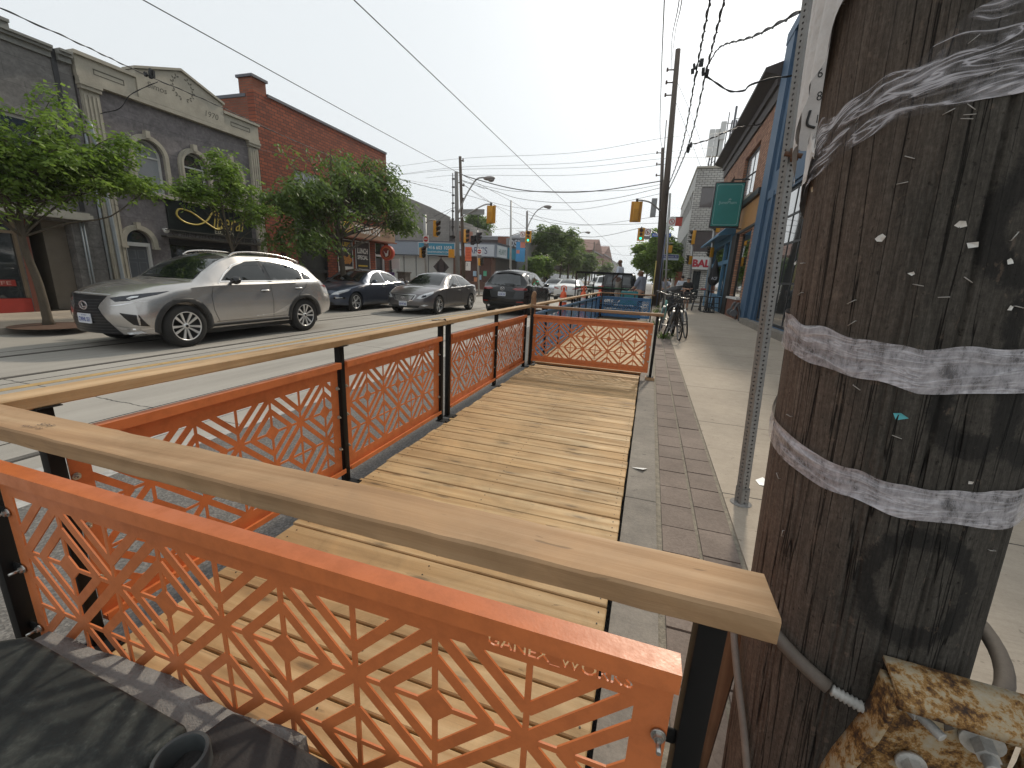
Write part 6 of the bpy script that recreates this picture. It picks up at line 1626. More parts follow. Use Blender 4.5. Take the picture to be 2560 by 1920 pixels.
# ---- pharmacy across the side street
H = thing('shop_building', 'low pharmacy with blue-grey fascia and white sign panels across the side street', 'building', (-18, 37, 0.12))
YH = 36.3
b = MB(); b.b(-25.5, -13.45, YH+.45, 43, 0, 3.0); b.build('building_core', M('hil_dark', (.035, .028, .024), .6, var=.4, vs=2), H)
b = MB(); b.b(-25.6, -13.2, YH-.3, 43.2, 2.95, 4.12); b.build('fascia', M('fascia_blue_grey', (.20, .235, .28), .5, var=.08), H)
b = MB(); b.b(-25.7, -13.1, YH-.36, 43.3, 4.12, 4.20); b.build('fascia_cap', FLASH, H)
PT = M('sign_teal', (.02, .19, .29), .45, var=.05); PW = M('sign_pale', (.48, .52, .56), .45, var=.04)
b = MB(); b.b(-20.75, -17.15, YH-.36, YH-.301, 3.02, 4.0); o = b.build('sign_panel', PT, H); b = MB(); b.b(-20.82, -17.08, YH-.345, YH-.302, 2.97, 4.06); b.build('sign_border', MATS['pale_panel'], H)
text('sign_lettering', '416 603 1059', MATS['letter_white'], o, (-18.55, YH-.361, 3.62), (1, 0, 0), (0, 0, 1), .4, w=2.3, h=.30, depth=.01)
text('sign_lettering', 'HILARYSPHARMACY.COM', MATS['letter_white'], o, (-18.75, YH-.361, 3.24), (1, 0, 0), (0, 0, 1), .2, w=2.1, h=.15, depth=.01)
b = MB(); b.b(-16.9, -13.35, YH-.36, YH-.301, 3.02, 4.0); o = b.build('sign_panel', PW, H)
text('sign_lettering', "HILARY'S", M('letter_navy', (.04, .05, .13), .5), o, (-15.35, YH-.361, 3.5), (1, 0, 0), (0, 0, 1), .7, w=2.75, h=.58, depth=.012)
b = MB(); b.b(-13.199, -13.14, YH-.1, YH+2.5, 3.02, 4.0); o = b.build('sign_panel', PW, H)
text('sign_lettering', "HILARY'S", M('letter_dkgreen', (.03, .14, .12), .5), o, (-13.139, YH+1.25, 3.5), (0, 1, 0), (0, 0, 1), .5, w=2.0, h=.5, depth=.012)
b = MB(); b.b(-13.199, -13.14, YH+2.9, YH+6.2, 3.02, 4.0); b.build('sign_panel', PT, H)
WB = mat_brick('brown_brick', (.16, .075, .05), (.12, .06, .04), (.10, .07, .055), 'y', .22, .075)
b = MB()
for (xa, xb) in ((-25.5, -24.2), (-17.4, -16.6), (-13.7, -13.45)): b = MB(); b.b(xa, xb, YH, YH+.44, .12, 2.95); b.build('brick_pier', WB, H)
b = MB(); b.b(-16.6, -13.7, YH, YH+.3, .12, .8); b.build('brick_base', WB, H)
b = MB()
for k in range(5): b.b(-23.9+k*1.3, -22.7+k*1.3, YH+.2, YH+.26, .6, 2.85)
b.build('shutter_panel', M('pale_blind', (.34, .34, .31), .6, var=.08), H)
b = MB(); b.b(-24.2, -17.4, YH+.27, YH+.33, .12, 2.9); b.b(-16.6, -13.7, YH+.31, YH+.36, .8, 2.9); b.build('shop_window', WIN, H)
for k, (xc, zc, col) in enumerate(((-15.4, 1.5, (.35, .5, .62)), (-14.9, 1.2, (.30, .45, .6)), (-15.3, .95, (.6, .25, .12)), (-14.4, 1.55, (.1, .4, .25)))):
    b = MB(); b.b(xc-.16, xc+.16, YH+.30, YH+.308, zc-.22, zc+.22); b.build('window_poster', M('wp%d' % k, col, .6), H)
b = MB(); b.b(-25.2, -24.3, YH-.06, YH-.01, 1.1, 1.9); b.build('notice_board', FRW, H)
# grey block building behind it
G = thing('block_building', 'windowless grey concrete-block building rising behind the pharmacy', 'building', (-24, 48, 0.1))
wally(G, 'wall', BLK, 46, -40, -22.6, 0, 7.6, extra_solids=[[(-40, 7.59), (-22.6, 7.59), (-25.0, 8.6), (-29.5, 10.2), (-40, 10.2)]], th=.3)
b = MB(); b.b(-39.9, -22.7, 46.4, 60, 0, 7.4); b.b(-22.6, -21.4, 46.1, 50, 5.6, 7.2); b.build('building_core', BLK, G)
b = MB(); b.b(-30, -22.55, 45.95, 46.35, 7.6, 7.7) if 0 else b.b(-40, -29.5, 45.9, 46.4, 10.2, 10.3); b.build('coping', CAST, G)
# roof lines, brick stacks
rf = thing('low_brick_building', 'flat dark-roofed building with brick stacks behind the pharmacy signs', 'building', (-16, 48, 0.1))
b = MB(); b.b(-22.3, -15.3, 46, 54, 0, 5.25); b.build('wall', M('dark_brown_wall', (.05, .04, .04), .8, var=.2), rf)
for xx, w_, hh_ in ((-21.2, 1.5, 6.0), (-16.4, 1.15, 5.5)):
    b = MB(); b.b(xx, xx+w_, 45.2, 45.99, 0, hh_); b.build('brick_stack', REDBY, rf)
b = MB(); b.cyl((-22.0, 45.5, 6.0), (-22.0, 45.5, 9.0), .03); b.cyl((-18.9, 45.5, 6.0), (-18.9, 45.5, 8.2), .03); b.build('antenna', FRD, rf)
# graffiti wall and gabled house with shops
gw = thing('graffiti_building', 'grey building with black and white graffiti above a blue banner', 'building', (-13.8, 50, 0.1))
b = MB(); b.b(-15.2, -12.75, 44.5, 48.9, 0.1, 5.3); b.build('wall', M('graf_grey', (.23, .235, .235), .8, var=.15), gw)
b = MB(); b.b(-14.9, -12.78, 44.44, 44.49, 3.6, 5.25); b.build('painted_panel', M('graf_dark', (.07, .07, .075), .8, var=.5, vs=3), gw)
text('graffiti', 'DSNE', M('graf_white', (.42, .43, .45), .7), gw, (-13.85, 44.43, 4.8), (1, 0, 0), (0, 0, 1), 1.0, w=2.0, h=.75, depth=.02, bold=.03)
text('graffiti', 'ASK', MATS['graf_white'], gw, (-13.8, 44.43, 3.95), (1, 0, 0), (0, 0, 1), 1.0, w=1.8, h=.55, depth=.02, bold=.03, shear=.3)
gh = thing('gabled_shop', 'pale yellow shop building with white cornice and small gable beyond the graffiti wall', 'building', (-14, 56, 0.1))
CREAM = M('cream_render', (.36, .29, .17), .8, var=.12)
b = MB(); b.b(-24, -12.9, 49.2, 64, 0.1, 5.3); b.build('wall', CREAM, gh)
WW = M('white_wood', (.45, .46, .48), .7, var=.1)
b = MB(); b.b(-24, -12.55, 48.95, 64.2, 5.303, 5.45); b.b(-24, -12.75, 49.1, 64.1, 5.45, 5.75); b.b(-24, -12.4, 48.9, 64.3, 5.75, 5.9); b.build('cornice', WW, gh)
b = MB(); b.prism([(-16.2, 5.903), (-12.45, 5.903), (-13.6, 6.6)], lambda u, v: (u, 48.95, v), lambda u, v: (u, 50.5, v)); b.build('gable', WW, gh)
b = MB(); b.add([(-12.45, 50, 5.905), (-12.45, 64.2, 5.905), (-16, 64.2, 6.7), (-16, 50.0, 6.7)], [(0, 1, 2, 3)]); b.build('roof', ROOF, gh)
for k in range(4): window_x(gh, -12.9, 50.2+k*3.4, 51.3+k*3.4, 3.6, 4.9, FRD, WIN, depth=-.01)
b = MB(); b.b(-12.89, -12.4, 49.2, 64, 2.6, 3.1); b.build('shop_awning', M('awning_dark', (.06, .05, .05), .8), gh)
b = MB(); b.b(-12.89, -12.8, 49.4, 63.8, .3, 2.5); b.build('shop_window', WIN, gh)
rr3 = random.Random(12)
def row_house(x, sgn, y0, y1, h, mat, lab, gab=0):
    t = thing('row_building', lab, 'building', (x, (y0+y1)/2, 0.1))
    b = MB(); b.b(x, x-sgn*12, y0, y1, 0.1, h); b.build('wall', mat, t)
    if gab:
        b = MB(); b.prism([(y0, h), (y1, h), ((y0+y1)/2, h+gab)], lambda u, v: (x, u, v), lambda u, v: (x-sgn*12, u, v)); b.build('gable', mat, t)
    b = MB(); b.b(x+sgn*.02, x-sgn*12.2, y0-.1, y1+.1, h, h+.25) if not gab else b.b(x+sgn*.15, x-sgn*.1, y0, y1, h-.2, h); b.build('cornice', FLASH, t)
    n = max(2, int((y1-y0)/3.0))
    for lv in range(int((h-3.4)//2.7)+0):
        for k in range(n):
            yc = y0+(y1-y0)*(k+.5)/n; window_x(t, x, yc-.55, yc+.55, 3.9+lv*2.7, 5.5+lv*2.7, FRD, WIN, side=sgn, depth=-.02)
    b = MB(); b.b(x+sgn*.03, x+sgn*.01, y0+.3, y1-.3, .5, 2.8); b.build('shop_window', WIN, t)
    b = MB(); b.b(x+sgn*.4, x+sgn*.04, y0+.1, y1-.1, 2.85, 3.4); b.build('shop_fascia', M('fas%d' % int(y0), (rr3.uniform(.05, .4), rr3.uniform(.05, .3), rr3.uniform(.05, .3)), .6), t)
    return t
REDD = M('dark_brick_far', (.14, .065, .05), .9, var=.2)
row_house(-13.6, 1, 66, 80, 5.6, M('taupe_wall', (.22, .19, .16), .8), 'taupe two-storey shop row left of the distant trees')
row_house(-13.6, 1, 82, 98, 6.2, REDD, 'brick shop row with dark fascia far down the left side')
row_house(-13.6, 1, 100, 122, 8.0, REDD, 'tall red brick house with peaked gable far down the left side', gab=3.2)
row_house(-13.6, 1, 124, 150, 8.6, REDD, 'second distant red brick gabled building on the left', gab=3)
row_house(-13.6, 1, 152, 200, 8, M('grey_far', (.2, .2, .2), .8), 'grey distant block closing the left side of the street')
row_house(4.2, -1, 62, 85, 7.0, REDD, 'brick shop row beyond the white building on the right')
row_house(4.2, -1, 87, 125, 7.5, MATS['taupe_wall'], 'taupe distant shop row on the right side of the street')
row_house(4.2, -1, 127, 200, 8, REDD, 'last distant brick block on the right side of the street')

# ---- right side: blue building, brick building, blue shop, white building
XR = 3.55
BLUEW = M('blue_cladding', (.045, .10, .175), .6, var=.12, vs=2); BLUED = M('blue_recess', (.025, .06, .12), .6)
D = thing('shop_building', 'dark blue painted building with tall divided windows, right behind the sign post', 'building', (XR, 14, 0.15))
hD = [rect(8.0, 12.4, .35, 4.35), rect(12.7, 16.8, .35, 4.35), rect(9.0, 17.6, 5.3, 7.6)]
wallx(D, 'wall', BLUEW, XR, 2.0, 19.0, 0, 9.6, hD+[rect(2.6, 7.6, .35, 4.35)], .3, side=-1)
b = MB(); b.b(XR+.6, XR+9, 2, 19.0, 0, 9.4); b.build('building_core', DARK, D)
b = MB(); b.b(XR-.10, XR-.003, 18.0, 18.98, .15, 9.9); b.b(XR-.07, XR-.003, 17.0, 17.25, .15, 4.6); b.b(XR-.05, XR-.003, 2.0, 17.9, 4.45, 4.75); b.b(XR-.12, XR+.3, 2, 19.02, 9.605, 9.95); b.build('pilaster', BLUEW, D)
for (ya, yb) in ((2.6, 7.6), (8.0, 12.4), (12.7, 16.8)):
    window_x(D, XR, ya, yb, .35, 4.35, FRD, WIN, side=-1, depth=.1, mull=4, trans=(1.6, 2.75, 3.55), fw=.08)
window_x(D, XR, 9.0, 17.6, 5.3, 7.6, BLUED, WIN, side=-1, depth=.18, mull=5, fw=.1)
b = MB(); b.b(XR-.25, XR-.01, 2, 17.9, .15, .34); b.build('plinth', KERB, D)
b = MB(); b.sphere((XR-.25, 9.6, 4.55), .17, 16, 10, (1, 1, .8)); b.cyl((XR, 9.6, 4.75), (XR-.22, 9.6, 4.66), .05, n=8); b.build('dome_camera', FRW, D)
# gas meters
gm = thing('gas_meters', 'grey gas meters and pipes against the blue pilaster', 'gas meter', (XR-.2, 19.3, .15))
for yy in (18.7, 19.5):
    b = MB(); b.tube(smooth_path([(XR-.1, yy, .15), (XR-.14, yy, .5), (XR-.25, yy, .78), (XR-.34, yy, .5), (XR-.34, yy, .3)], 4), .04, 8); b.cyl((XR-.34, yy-.1, .45), (XR-.34, yy+.1, .45), .13, n=14); b.sphere((XR-.22, yy, .80), .07); b.build('gas_meter', M('meter_grey', (.13, .13, .135), .6, .3, var=.2), gm)
E_ = thing('shop_building', 'orange brick building with deep dark cornice above the teal hanging sign', 'building', (XR, 26, 0.15))
hE = [rect(21.2, 24.4, 5.3, 7.35), rect(27.0, 29.2, 5.3, 7.2), rect(19.9, 22.3, 1.02, 3.75), rect(23.7, 31.3, .15, 3.75)]
wallx(E_, 'wall', ORB, XR, 19.06, 31.5, 0, 8.0, hE, .3, side=-1)
b = MB(); b.b(XR+.75, XR+9, 19.06, 31.4, 0, 8.3); b.build('building_core', DARK, E_)
DKC = M('cornice_dark', (.045, .035, .033), .7, var=.2)
b = MB(); b.b(XR-.08, XR+.3, 19.06, 31.5, 8.005, 8.45); b.b(XR-.18, XR+.3, 19.05, 31.6, 8.45, 8.75); b.add([(XR-.18, 19.05, 8.751), (XR-.62, 19.05, 8.9), (XR-.62, 32.0, 8.9), (XR-.18, 32.0, 8.751), (XR+.3, 19.05, 8.751), (XR+.3, 32.0, 8.751), (XR-.62, 19.05, 9.02), (XR-.62, 32, 9.02), (XR+2.5, 19.05, 10.0), (XR+2.5, 32.0, 10.0)], [(0, 3, 2, 1), (1, 2, 7, 6), (6, 7, 9, 8), (0, 1, 6, 8, 4), (3, 5, 9, 7, 2)]); b.build('cornice', DKC, E_)
window_x(E_, XR, 21.2, 24.4, 5.3, 7.35, FRD, WINP, side=-1, depth=.16, mull=2, fw=.12); window_x(E_, XR, 27.0, 29.2, 5.3, 7.2, FRD, WIN, side=-1, depth=.16, mull=2, fw=.1)
for p, q in ((21.0, 24.6), (26.8, 29.4)): b = MB(); b.b(XR-.12, XR-.003, p, q, 5.16, 5.29); b.build('window_sill', CAST, E_)
b = MB(); b.b(XR-.16, XR-.004, 19.1, 23.5, 4.9, 5.12); b.b(XR-.05, XR-.004, 19.1, 23.5, 3.8, 3.9); b.build('shop_cornice', FRD, E_)
b = MB(); b.b(XR-.04, XR-.003, 19.2, 23.4, 3.9, 4.88); b.build('timber_fascia', M('ply_orange', (.38, .19, .06), .7, var=.15), E_)
b = MB(); b.b(XR+.06, XR+.1, 19.9, 22.3, 1.02, 3.75)
MIR = NT('mirror_glass'); MIR.bs(Base_Color=(.75, .78, .78), Metallic=1.0, Roughness=0.03); b.build('shop_window', MIR.m, E_)
b = MB(); b.b(XR-.16, XR+.05, 19.75, 22.35, .93, 1.015); b.build('window_ledge', FRW, E_)
b = MB(); b.b(XR-.10, XR-.004, 19.75, 22.3, .15, .92); b.build('stall_riser', M('riser_brown', (.16, .06, .035), .6, var=.3, vs=5), E_)
b = MB(); b.b(XR-.12, XR-.003, 22.45, 23.6, .15, 3.79); b.build('black_column', M('black_brick', (.018, .017, .016), .8, bump=.6, bs=12), E_)
F_ = thing('blue_shopfront', 'light blue timber shopfront with slanted roof at the street corner', 'shopfront', (XR, 27.5, 0.15))
LB = M('light_blue_paint', (.06, .18, .30), .55, var=.1, vs=4)
b = MB(); b.b(XR-.14, XR-.003, 23.62, 23.85, .15, 3.6); b.b(XR-.14, XR-.003, 25.3, 25.55, .15, 3.6); b.b(XR-.14, XR-.003, 31.0, 31.4, .15, 3.6); b.b(XR-.13, XR-.003, 23.85, 31, 2.55, 2.75); b.b(XR-.12, XR-.003, 23.85, 25.3, .15, .95); b.b(XR-.12, XR-.003, 25.55, 31, .15, 1.0); b.b(XR-.16, XR-.003, 23.62, 31.4, 3.6, 3.9)
for k in range(7): b.b(XR-.14, XR-.12, 23.9+k*.7*1.45, 23.95+k*.7*1.45, .2, .9)
b.build('front', LB, F_); b = MB(); b.b(XR+.02, XR+.06, 23.8, 31.2, .9, 3.6); b.build('shop_window', WIN, F_)
b = MB(); b.add([(XR-.75, 23.6, 3.9), (XR-.75, 31.6, 3.9), (XR-.01, 31.6, 4.6), (XR-.01, 23.6, 4.6), (XR-.75, 23.6, 3.82), (XR-.75, 31.6, 3.82), (XR-.01, 31.6, 3.91), (XR-.01, 23.6, 3.91)], [(0, 3, 2, 1), (4, 5, 6, 7), (0, 1, 5, 4), (0, 4, 7, 3), (1, 2, 6, 5)]); b.build('canopy', LB, F_)
W_ = thing('office_building', 'white painted brick office building with dark window bands across the side street', 'building', (4, 45, 0.15))
YW = 40.6
hW = [rect(3.0, 20, 7.7, 9.3), rect(3.0, 20, 4.2, 5.9)]
wally(W_, 'wall', WHB, YW, 2.448, 22, 0, 10.7, hW, th=.3)
wallx(W_, 'side_wall', M('white_render', (.44, .43, .41), .8, var=.08), 2.449, YW+.305, 61.5, 0, 10.69, [rect(YW+1+k*2.4, YW+2.8+k*2.4, zz, zz+1.5) for k in range(8) for zz in (4.3, 7.8)], .2, side=-1)
b = MB(); b.b(2.75, 22, YW+.4, 61, 0, 10.5); b.build('building_core', FRD, W_)
for zz in (4.2, 7.7):
    b = MB(); b.b(3.0, 20, YW+.12, YW+.16, zz, zz+1.7); b.build('window_band', M('brown_glass', (.10, .085, .085), .12, var=.2, vs=.6, coat=.5), W_)
b = MB(); b.b(2.38, 22, YW-.12, 61.6, 10.702, 10.85); b.build('coping', CAST, W_)
b = MB(); b.b(2.9, 8, YW-.35, YW-.003, 2.75, 3.75); o = b.build('shop_sign', FRW, W_); text('sign_lettering', 'BALAN', M('letter_crimson', (.42, .03, .05), .5), o, (4.35, YW-.351, 3.25), (1, 0, 0), (0, 0, 1), .7, w=2.5, h=.62, depth=.02, bold=.03)
for p, q in ((3.3, 3.9), (5.4, 6.4)): b = MB(); b.b(p, q, YW-.02, YW-.003, .3, 2.6); b.build('shop_window', WIN, W_)
text('upper_lettering', 'RN', M('letter_darkblue', (.05, .09, .2), .5), W_, (5.0, YW-.03, 6.5), (1, 0, 0), (0, 0, 1), 1.0, w=1.8, h=.8, depth=.05, bold=.03)
b = MB(); b.b(1.9, 2.44, YW+.3, YW+.5, .8, 2.5); o = b.build('projecting_sign', M('sign_rust', (.22, .07, .03), .7), W_)
# phone masts on the roof
for k, (xx, yy, zz) in enumerate(((3.55, 41.8, 10.8), (4.75, 41.5, 10.8))):
    t = thing('phone_mast', ('pale box-shaped phone antenna mast, left of the two on the white roof', 'lattice phone mast with side antennas, right of the two on the white roof')[k], 'phone mast', (xx, yy, zz), group='masts on the office roof')
    b = MB()
    for dx, dy in ((-.25, 0), (.25, 0), (0, .3)): b.cyl((xx+dx, yy+dy, zz), (xx+dx*.6, yy+dy*.6, zz+(3.6 if k else 2.6)), .06, n=6)
    for q in range(5):
        z0_ = zz+.3+q*.45; b.bar((xx-.23, yy, z0_), (xx+.23, yy, z0_+.5), .04)
    b.build('frame', FLASH, t)
    if k == 0:
        for dx in (-.32, .12, .42):
            b = MB(); b.b(xx+dx-.2, xx+dx+.2, yy-.4, yy-.1, zz+1.0, zz+3.0); b.build('antenna_panel', FRW, t)
    else:
        for dx, dz in ((-.75, 2.2), (.7, 2.5)):
            b = MB(); b.b(xx+dx-.2, xx+dx+.2, yy-.2, yy+.1, zz+dz, zz+dz+1.3); b.bar((xx, yy, zz+dz+.6), (xx+dx, yy, zz+dz+.6), .06); b.bar((xx, yy, zz+dz+1.2), (xx+dx, yy, zz+dz+1.2), .06); b.build('antenna_panel', FRW, t)
        b = MB(); b.cyl((xx, yy, zz+2), (xx, yy, zz+4.6), .09, n=6); b.cyl((xx-.45, yy, zz+1.0), (xx-.45, yy, zz+4.2), .04, n=6); b.build('antenna_pole', FLASH, t)
# ---- teal hanging sign
ts = thing('hanging_sign', 'teal rectangular hanging sign with pale script, on black brackets over the pavement', 'hanging sign', (2.75, 22.2, 4.0))
b = MB(); b.b(2.17, 3.40, 22.12, 22.34, 4.02, 5.92); b.build('frame', FRD, ts, bevel=.02)
b = MB(); b.b(2.22, 3.35, 22.10, 22.119, 4.08, 5.86); sf = b.build('face', M('teal_face', (.015, .20, .185), .4, var=.12, vs=2), ts)
b = MB()
R0 = rrect(2.27, 3.30, 4.13, 5.81, .08); R1 = rrect(2.284, 3.286, 4.144, 5.796, .075); V, F = cdt_region([R0], [R1]); slab(b, V, F, lambda u, v: (u, 22.099, v), lambda u, v: (u, 22.097, v)); b.build('border_line', M('pale_teal', (.32, .50, .50), .6), sf)
text('sign_lettering', 'JunePlum', MATS['pale_teal'], sf, (2.78, 22.096, 5.05), (1, 0, 0), (0, 0, 1), .25, w=.72, h=.17, depth=.003)
b = MB()
for a in (20, 60, 100, 140, 180): b.bar((2.86, 22.094, 5.18), (2.86+.07*math.cos(R(a)), 22.094, 5.18+.07*math.sin(R(a))), .012)
b.build('palm_emblem', MATS['pale_teal'], sf)
b = MB(); b.bar((3.30, 22.2, 6.02), (3.55, 21.2, 6.12), .05); b.bar((2.9, 22.2, 6.03), (3.55, 22.25, 6.03), .05); b.bar((3.3, 22.2, 3.98), (3.55, 22.2, 3.98), .05); b.build('bracket', FRD, ts)
# ------------------------------------------------------------------ trees
BARK = M('bark', (.085, .068, .048), .9, var=.35, vs=14, bump=.7, bs=40, stretch=(1, 1, .3))
def leafmat(name, a, b, c):
    t = NT(name); at = t.n('ShaderNodeAttribute', attribute_name='rnd')
    col = t.ramp(at.outputs['Fac'], [(0, a), (.5, b), (1, c)])
    t.bs(Base_Color=col, Roughness=.55)
    tr = t.n('ShaderNodeBsdfTranslucent'); t.set(tr, 0, t.mix(.5, col, (.10, .16, .02), 'ADD'))
    mx = t.n('ShaderNodeMixShader'); t.set(mx, 0, .42); t.t.links.new(t.b.outputs[0], mx.inputs[1]); t.t.links.new(tr.outputs[0], mx.inputs[2]); t.t.links.new(mx.outputs[0], t.out.inputs[0])
    return t.m
LEAF1 = leafmat('locust_leaf', (.06, .11, .014), (.145, .23, .034), (.25, .35, .07))
LEAF2 = leafmat('dark_leaf', (.04, .07, .016), (.09, .145, .032), (.16, .225, .055))
def tree(label, base, trunk, blobs, mat, nleaf, leaf=(.16, .045), seed=1, droop=.3, r0=.10, group='street trees', limbs=None, compound=7):
    """trunk: polyline; blobs: ellipsoids (centre, radii, weight) filled with drooping leaf sprays hung on twigs"""
    t = thing('street_tree', label, 'tree', base, group=group); rr = random.Random(seed); nr_ = np.random.RandomState(seed)
    b = MB(); pts = smooth_path(trunk, 6); n = len(pts); rads = [r0*(1-.6*i/(n-1)) for i in range(n)]; rads[0] *= 1.35
    b.tube(pts, rads, 10); b.build('trunk', BARK, t)
    fork = [pts[int(n*f)] for f in (.55, .7, .85, .99)]
    lb = MB(); nodes = []
    for (c, rad, w) in blobs:
        c = Vector(c)
        for q in range(max(3, int(w*6))):
            e = c + Vector((rr.gauss(0, .45)*rad[0], rr.gauss(0, .45)*rad[1], rr.gauss(0, .38)*rad[2]))
            s_ = fork[rr.randrange(4)]; m = (s_+e)/2 + Vector((rr.uniform(-.15, .15), rr.uniform(-.15, .15), -.035*(e-s_).length+rr.uniform(-.1, .1)))
            pth = smooth_path([s_, s_*.5+m*.5+Vector((0, 0, .05)), m, e*.6+m*.4+Vector((0, 0, .08)), e], 3)
            k = len(pth); rb = r0*.30*rr.uniform(.6, 1.1)
            lb.tube(pth, [rb*(1-.85*i/(k-1)) for i in range(k)], 5, caps=False)
            nodes += [(p, w) for p in pth[k//2:]]
            for z in range(4):
                p = pth[rr.randrange(k//2, k)]; q2 = p+Vector((rr.gauss(0, .3)*rad[0], rr.gauss(0, .3)*rad[1], rr.gauss(0, .25)*rad[2]))
                lb.tube([p, (p+q2)/2+Vector((0, 0, .04)), q2], [rb*.25, rb*.16, rb*.06], 4, caps=False); nodes.append((q2, w)); nodes.append(((p+q2)/2, w))
    lb.build('limbs', BARK, t)
    # leaf sprays
    tot = sum(w for _, _, w in blobs); V = []; N_ = 0; rnd = []
    for (c, rad, w) in blobs:
        ns = int(nleaf*w/tot/compound)
        cen = np.array(c); mine = np.array([tuple(p) for p, _ in nodes if (abs(p[0]-c[0]) < rad[0]*1.2 and abs(p[1]-c[1]) < rad[1]*1.2 and abs(p[2]-c[2]) < rad[2]*1.3)] or [c])
        idx = nr_.randint(0, len(mine), ns)
        P0 = mine[idx] + nr_.normal(0, 1, (ns, 3))*np.array(rad)*.11
        # clump tone
        tone = np.clip(.5+nr_.normal(0, .18, ns)+.25*np.array([mnoise.noise(Vector(tuple(p))*1.7) for p in P0]), 0, 1)
        az = nr_.uniform(0, 2*np.pi, ns)
        D_ = np.stack([np.cos(az), np.sin(az), -droop+nr_.normal(0, .3, ns)], 1); D_ /= np.linalg.norm(D_, axis=1)[:, None]
        up = np.array([0, 0, 1.]); Sd = np.cross(D_, up); Sd /= np.linalg.norm(Sd, axis=1)[:, None]+1e-6
        for k in range(compound):
            off = (k+1)/compound*leaf[0]*compound*.42
            sgn = 1 if k % 2 else -1
            L = leaf[0]*nr_.uniform(.7, 1.2, ns)[:, None]; W = leaf[1]*nr_.uniform(.7, 1.2, ns)[:, None]
            C = P0 + D_*off + np.array([0, 0, -1])*(off**2)*.5*droop
            d = D_*.5+Sd*sgn*.85+nr_.normal(0, .28, (ns, 3)); d[:, 2] -= droop*.6; d /= np.linalg.norm(d, axis=1)[:, None]
            nrm = np.cross(d, nr_.normal(0, 1, (ns, 3))*.55+up); nrm /= np.linalg.norm(nrm, axis=1)[:, None]+1e-6
            V.append(np.stack([C, C+d*L*.5+nrm*W, C+d*L, C+d*L*.5-nrm*W], 1).reshape(-1, 3)); rnd.append(np.repeat(np.clip(tone+nr_.normal(0, .1, ns), 0, 1), 4))
            N_ += ns
    V = np.concatenate(V); V -= np.array(base); me = bpy.data.meshes.new('crown')
    me.vertices.add(len(V)); me.vertices.foreach_set('co', V.reshape(-1)); me.loops.add(len(V)); me.loops.foreach_set('vertex_index', np.arange(len(V)))
    me.polygons.add(N_); me.polygons.foreach_set('loop_start', np.arange(N_)*4); me.polygons.foreach_set('loop_total', np.full(N_, 4)); me.update(calc_edges=True)
    a = me.attributes.new('rnd', 'FLOAT', 'POINT'); a.data.foreach_set('value', np.concatenate(rnd).astype(np.float32))
    me.materials.append(mat); o = bpy.data.objects.new('crown', me); COL.objects.link(o); o.parent = t
    return t
tree('slender leaning street tree nearest on the left pavement, branch reaching right over the shop', (-10.78, 4.95, .12),
     [(-10.78, 4.95, .12), (-10.78, 4.93, .9), (-10.8, 4.86, 1.6), (-10.82, 4.95, 2.3), (-10.8, 5.2, 3.0)],
     [((-10.7, 4.5, 3.3), (.9, .8, .75), 2.2), ((-10.8, 5.5, 3.75), (.9, .8, .55), 1.6), ((-10.7, 4.0, 2.6), (.8, .7, .5), 1.0), ((-10.8, 6.3, 3.0), (.5, .7, .35), .9), ((-10.8, 7.0, 3.1), (.45, .5, .22), .8), ((-10.8, 5.8, 3.1), (.6, .5, .4), .8), ((-10.8, 6.7, 3.7), (.4, .35, .25), .25)], LEAF1, 17000, (.105, .026), 4, .45, .075)
tree('small young street tree in front of the black sign with gold script', (-10.8, 9.0, .12),
     [(-10.8, 9.0, .12), (-10.8, 9.0, .9), (-10.8, 8.97, 1.6), (-10.8, 8.85, 2.4), (-10.8, 8.75, 3.2)],
     [((-10.8, 8.75, 4.0), (.4, .45, .45), .9), ((-10.8, 8.0, 3.4), (.4, .45, .35), .6), ((-10.8, 9.55, 3.4), (.5, .55, .4), .9), ((-10.8, 8.5, 3.2), (.5, .75, .25), .7), ((-10.8, 9.5, 2.75), (.25, .25, .2), .15), ((-10.8, 10.05, 2.9), (.35, .3, .25), .3)], LEAF1, 6200, (.11, .026), 8, .35, .05)
tree('broad dark green street tree spreading in front of the red brick building', (-10.8, 13.3, .12),
     [(-10.8, 13.3, .12), (-10.8, 13.3, .9), (-10.8, 13.25, 1.7), (-10.8, 13.1, 2.6), (-10.8, 13.3, 3.6)],
     [((-10.8, 13.4, 4.8), (1.2, 1.5, .8), 1.8), ((-10.8, 14.9, 5.4), (1.0, 1.1, .8), 1.5), ((-10.8, 11.7, 4.2), (1.0, 1.1, .65), 1.3), ((-10.8, 16.6, 4.6), (1.1, 1.2, .7), 1.5), ((-10.8, 17.8, 4.1), (.8, .8, .5), .7), ((-10.8, 11.2, 2.4), (.9, .9, .55), 1.1), ((-10.8, 12.0, 3.5), (1.0, .9, .45), .7), ((-10.8, 15.8, 4.4), (1.1, 1.3, .3), .7), ((-10.8, 18.0, 3.5), (.5, .5, .2), .25), ((-10.8, 10.5, 3.6), (.5, .5, .4), .4)], LEAF2, 12500, (.18, .040), 15, .7, .13)
soil = MB(); soil.lathe([(0.001, .03), (.35, .02), (.6, 0.003)], 24, 'z', (-10.75, 5.0, .12)); tag(soil.build('tree_pit', M('soil', (.10, .055, .035), .95, bump=.8)), 'round patch of brown soil at the foot of the nearest left tree', 'tree pit')
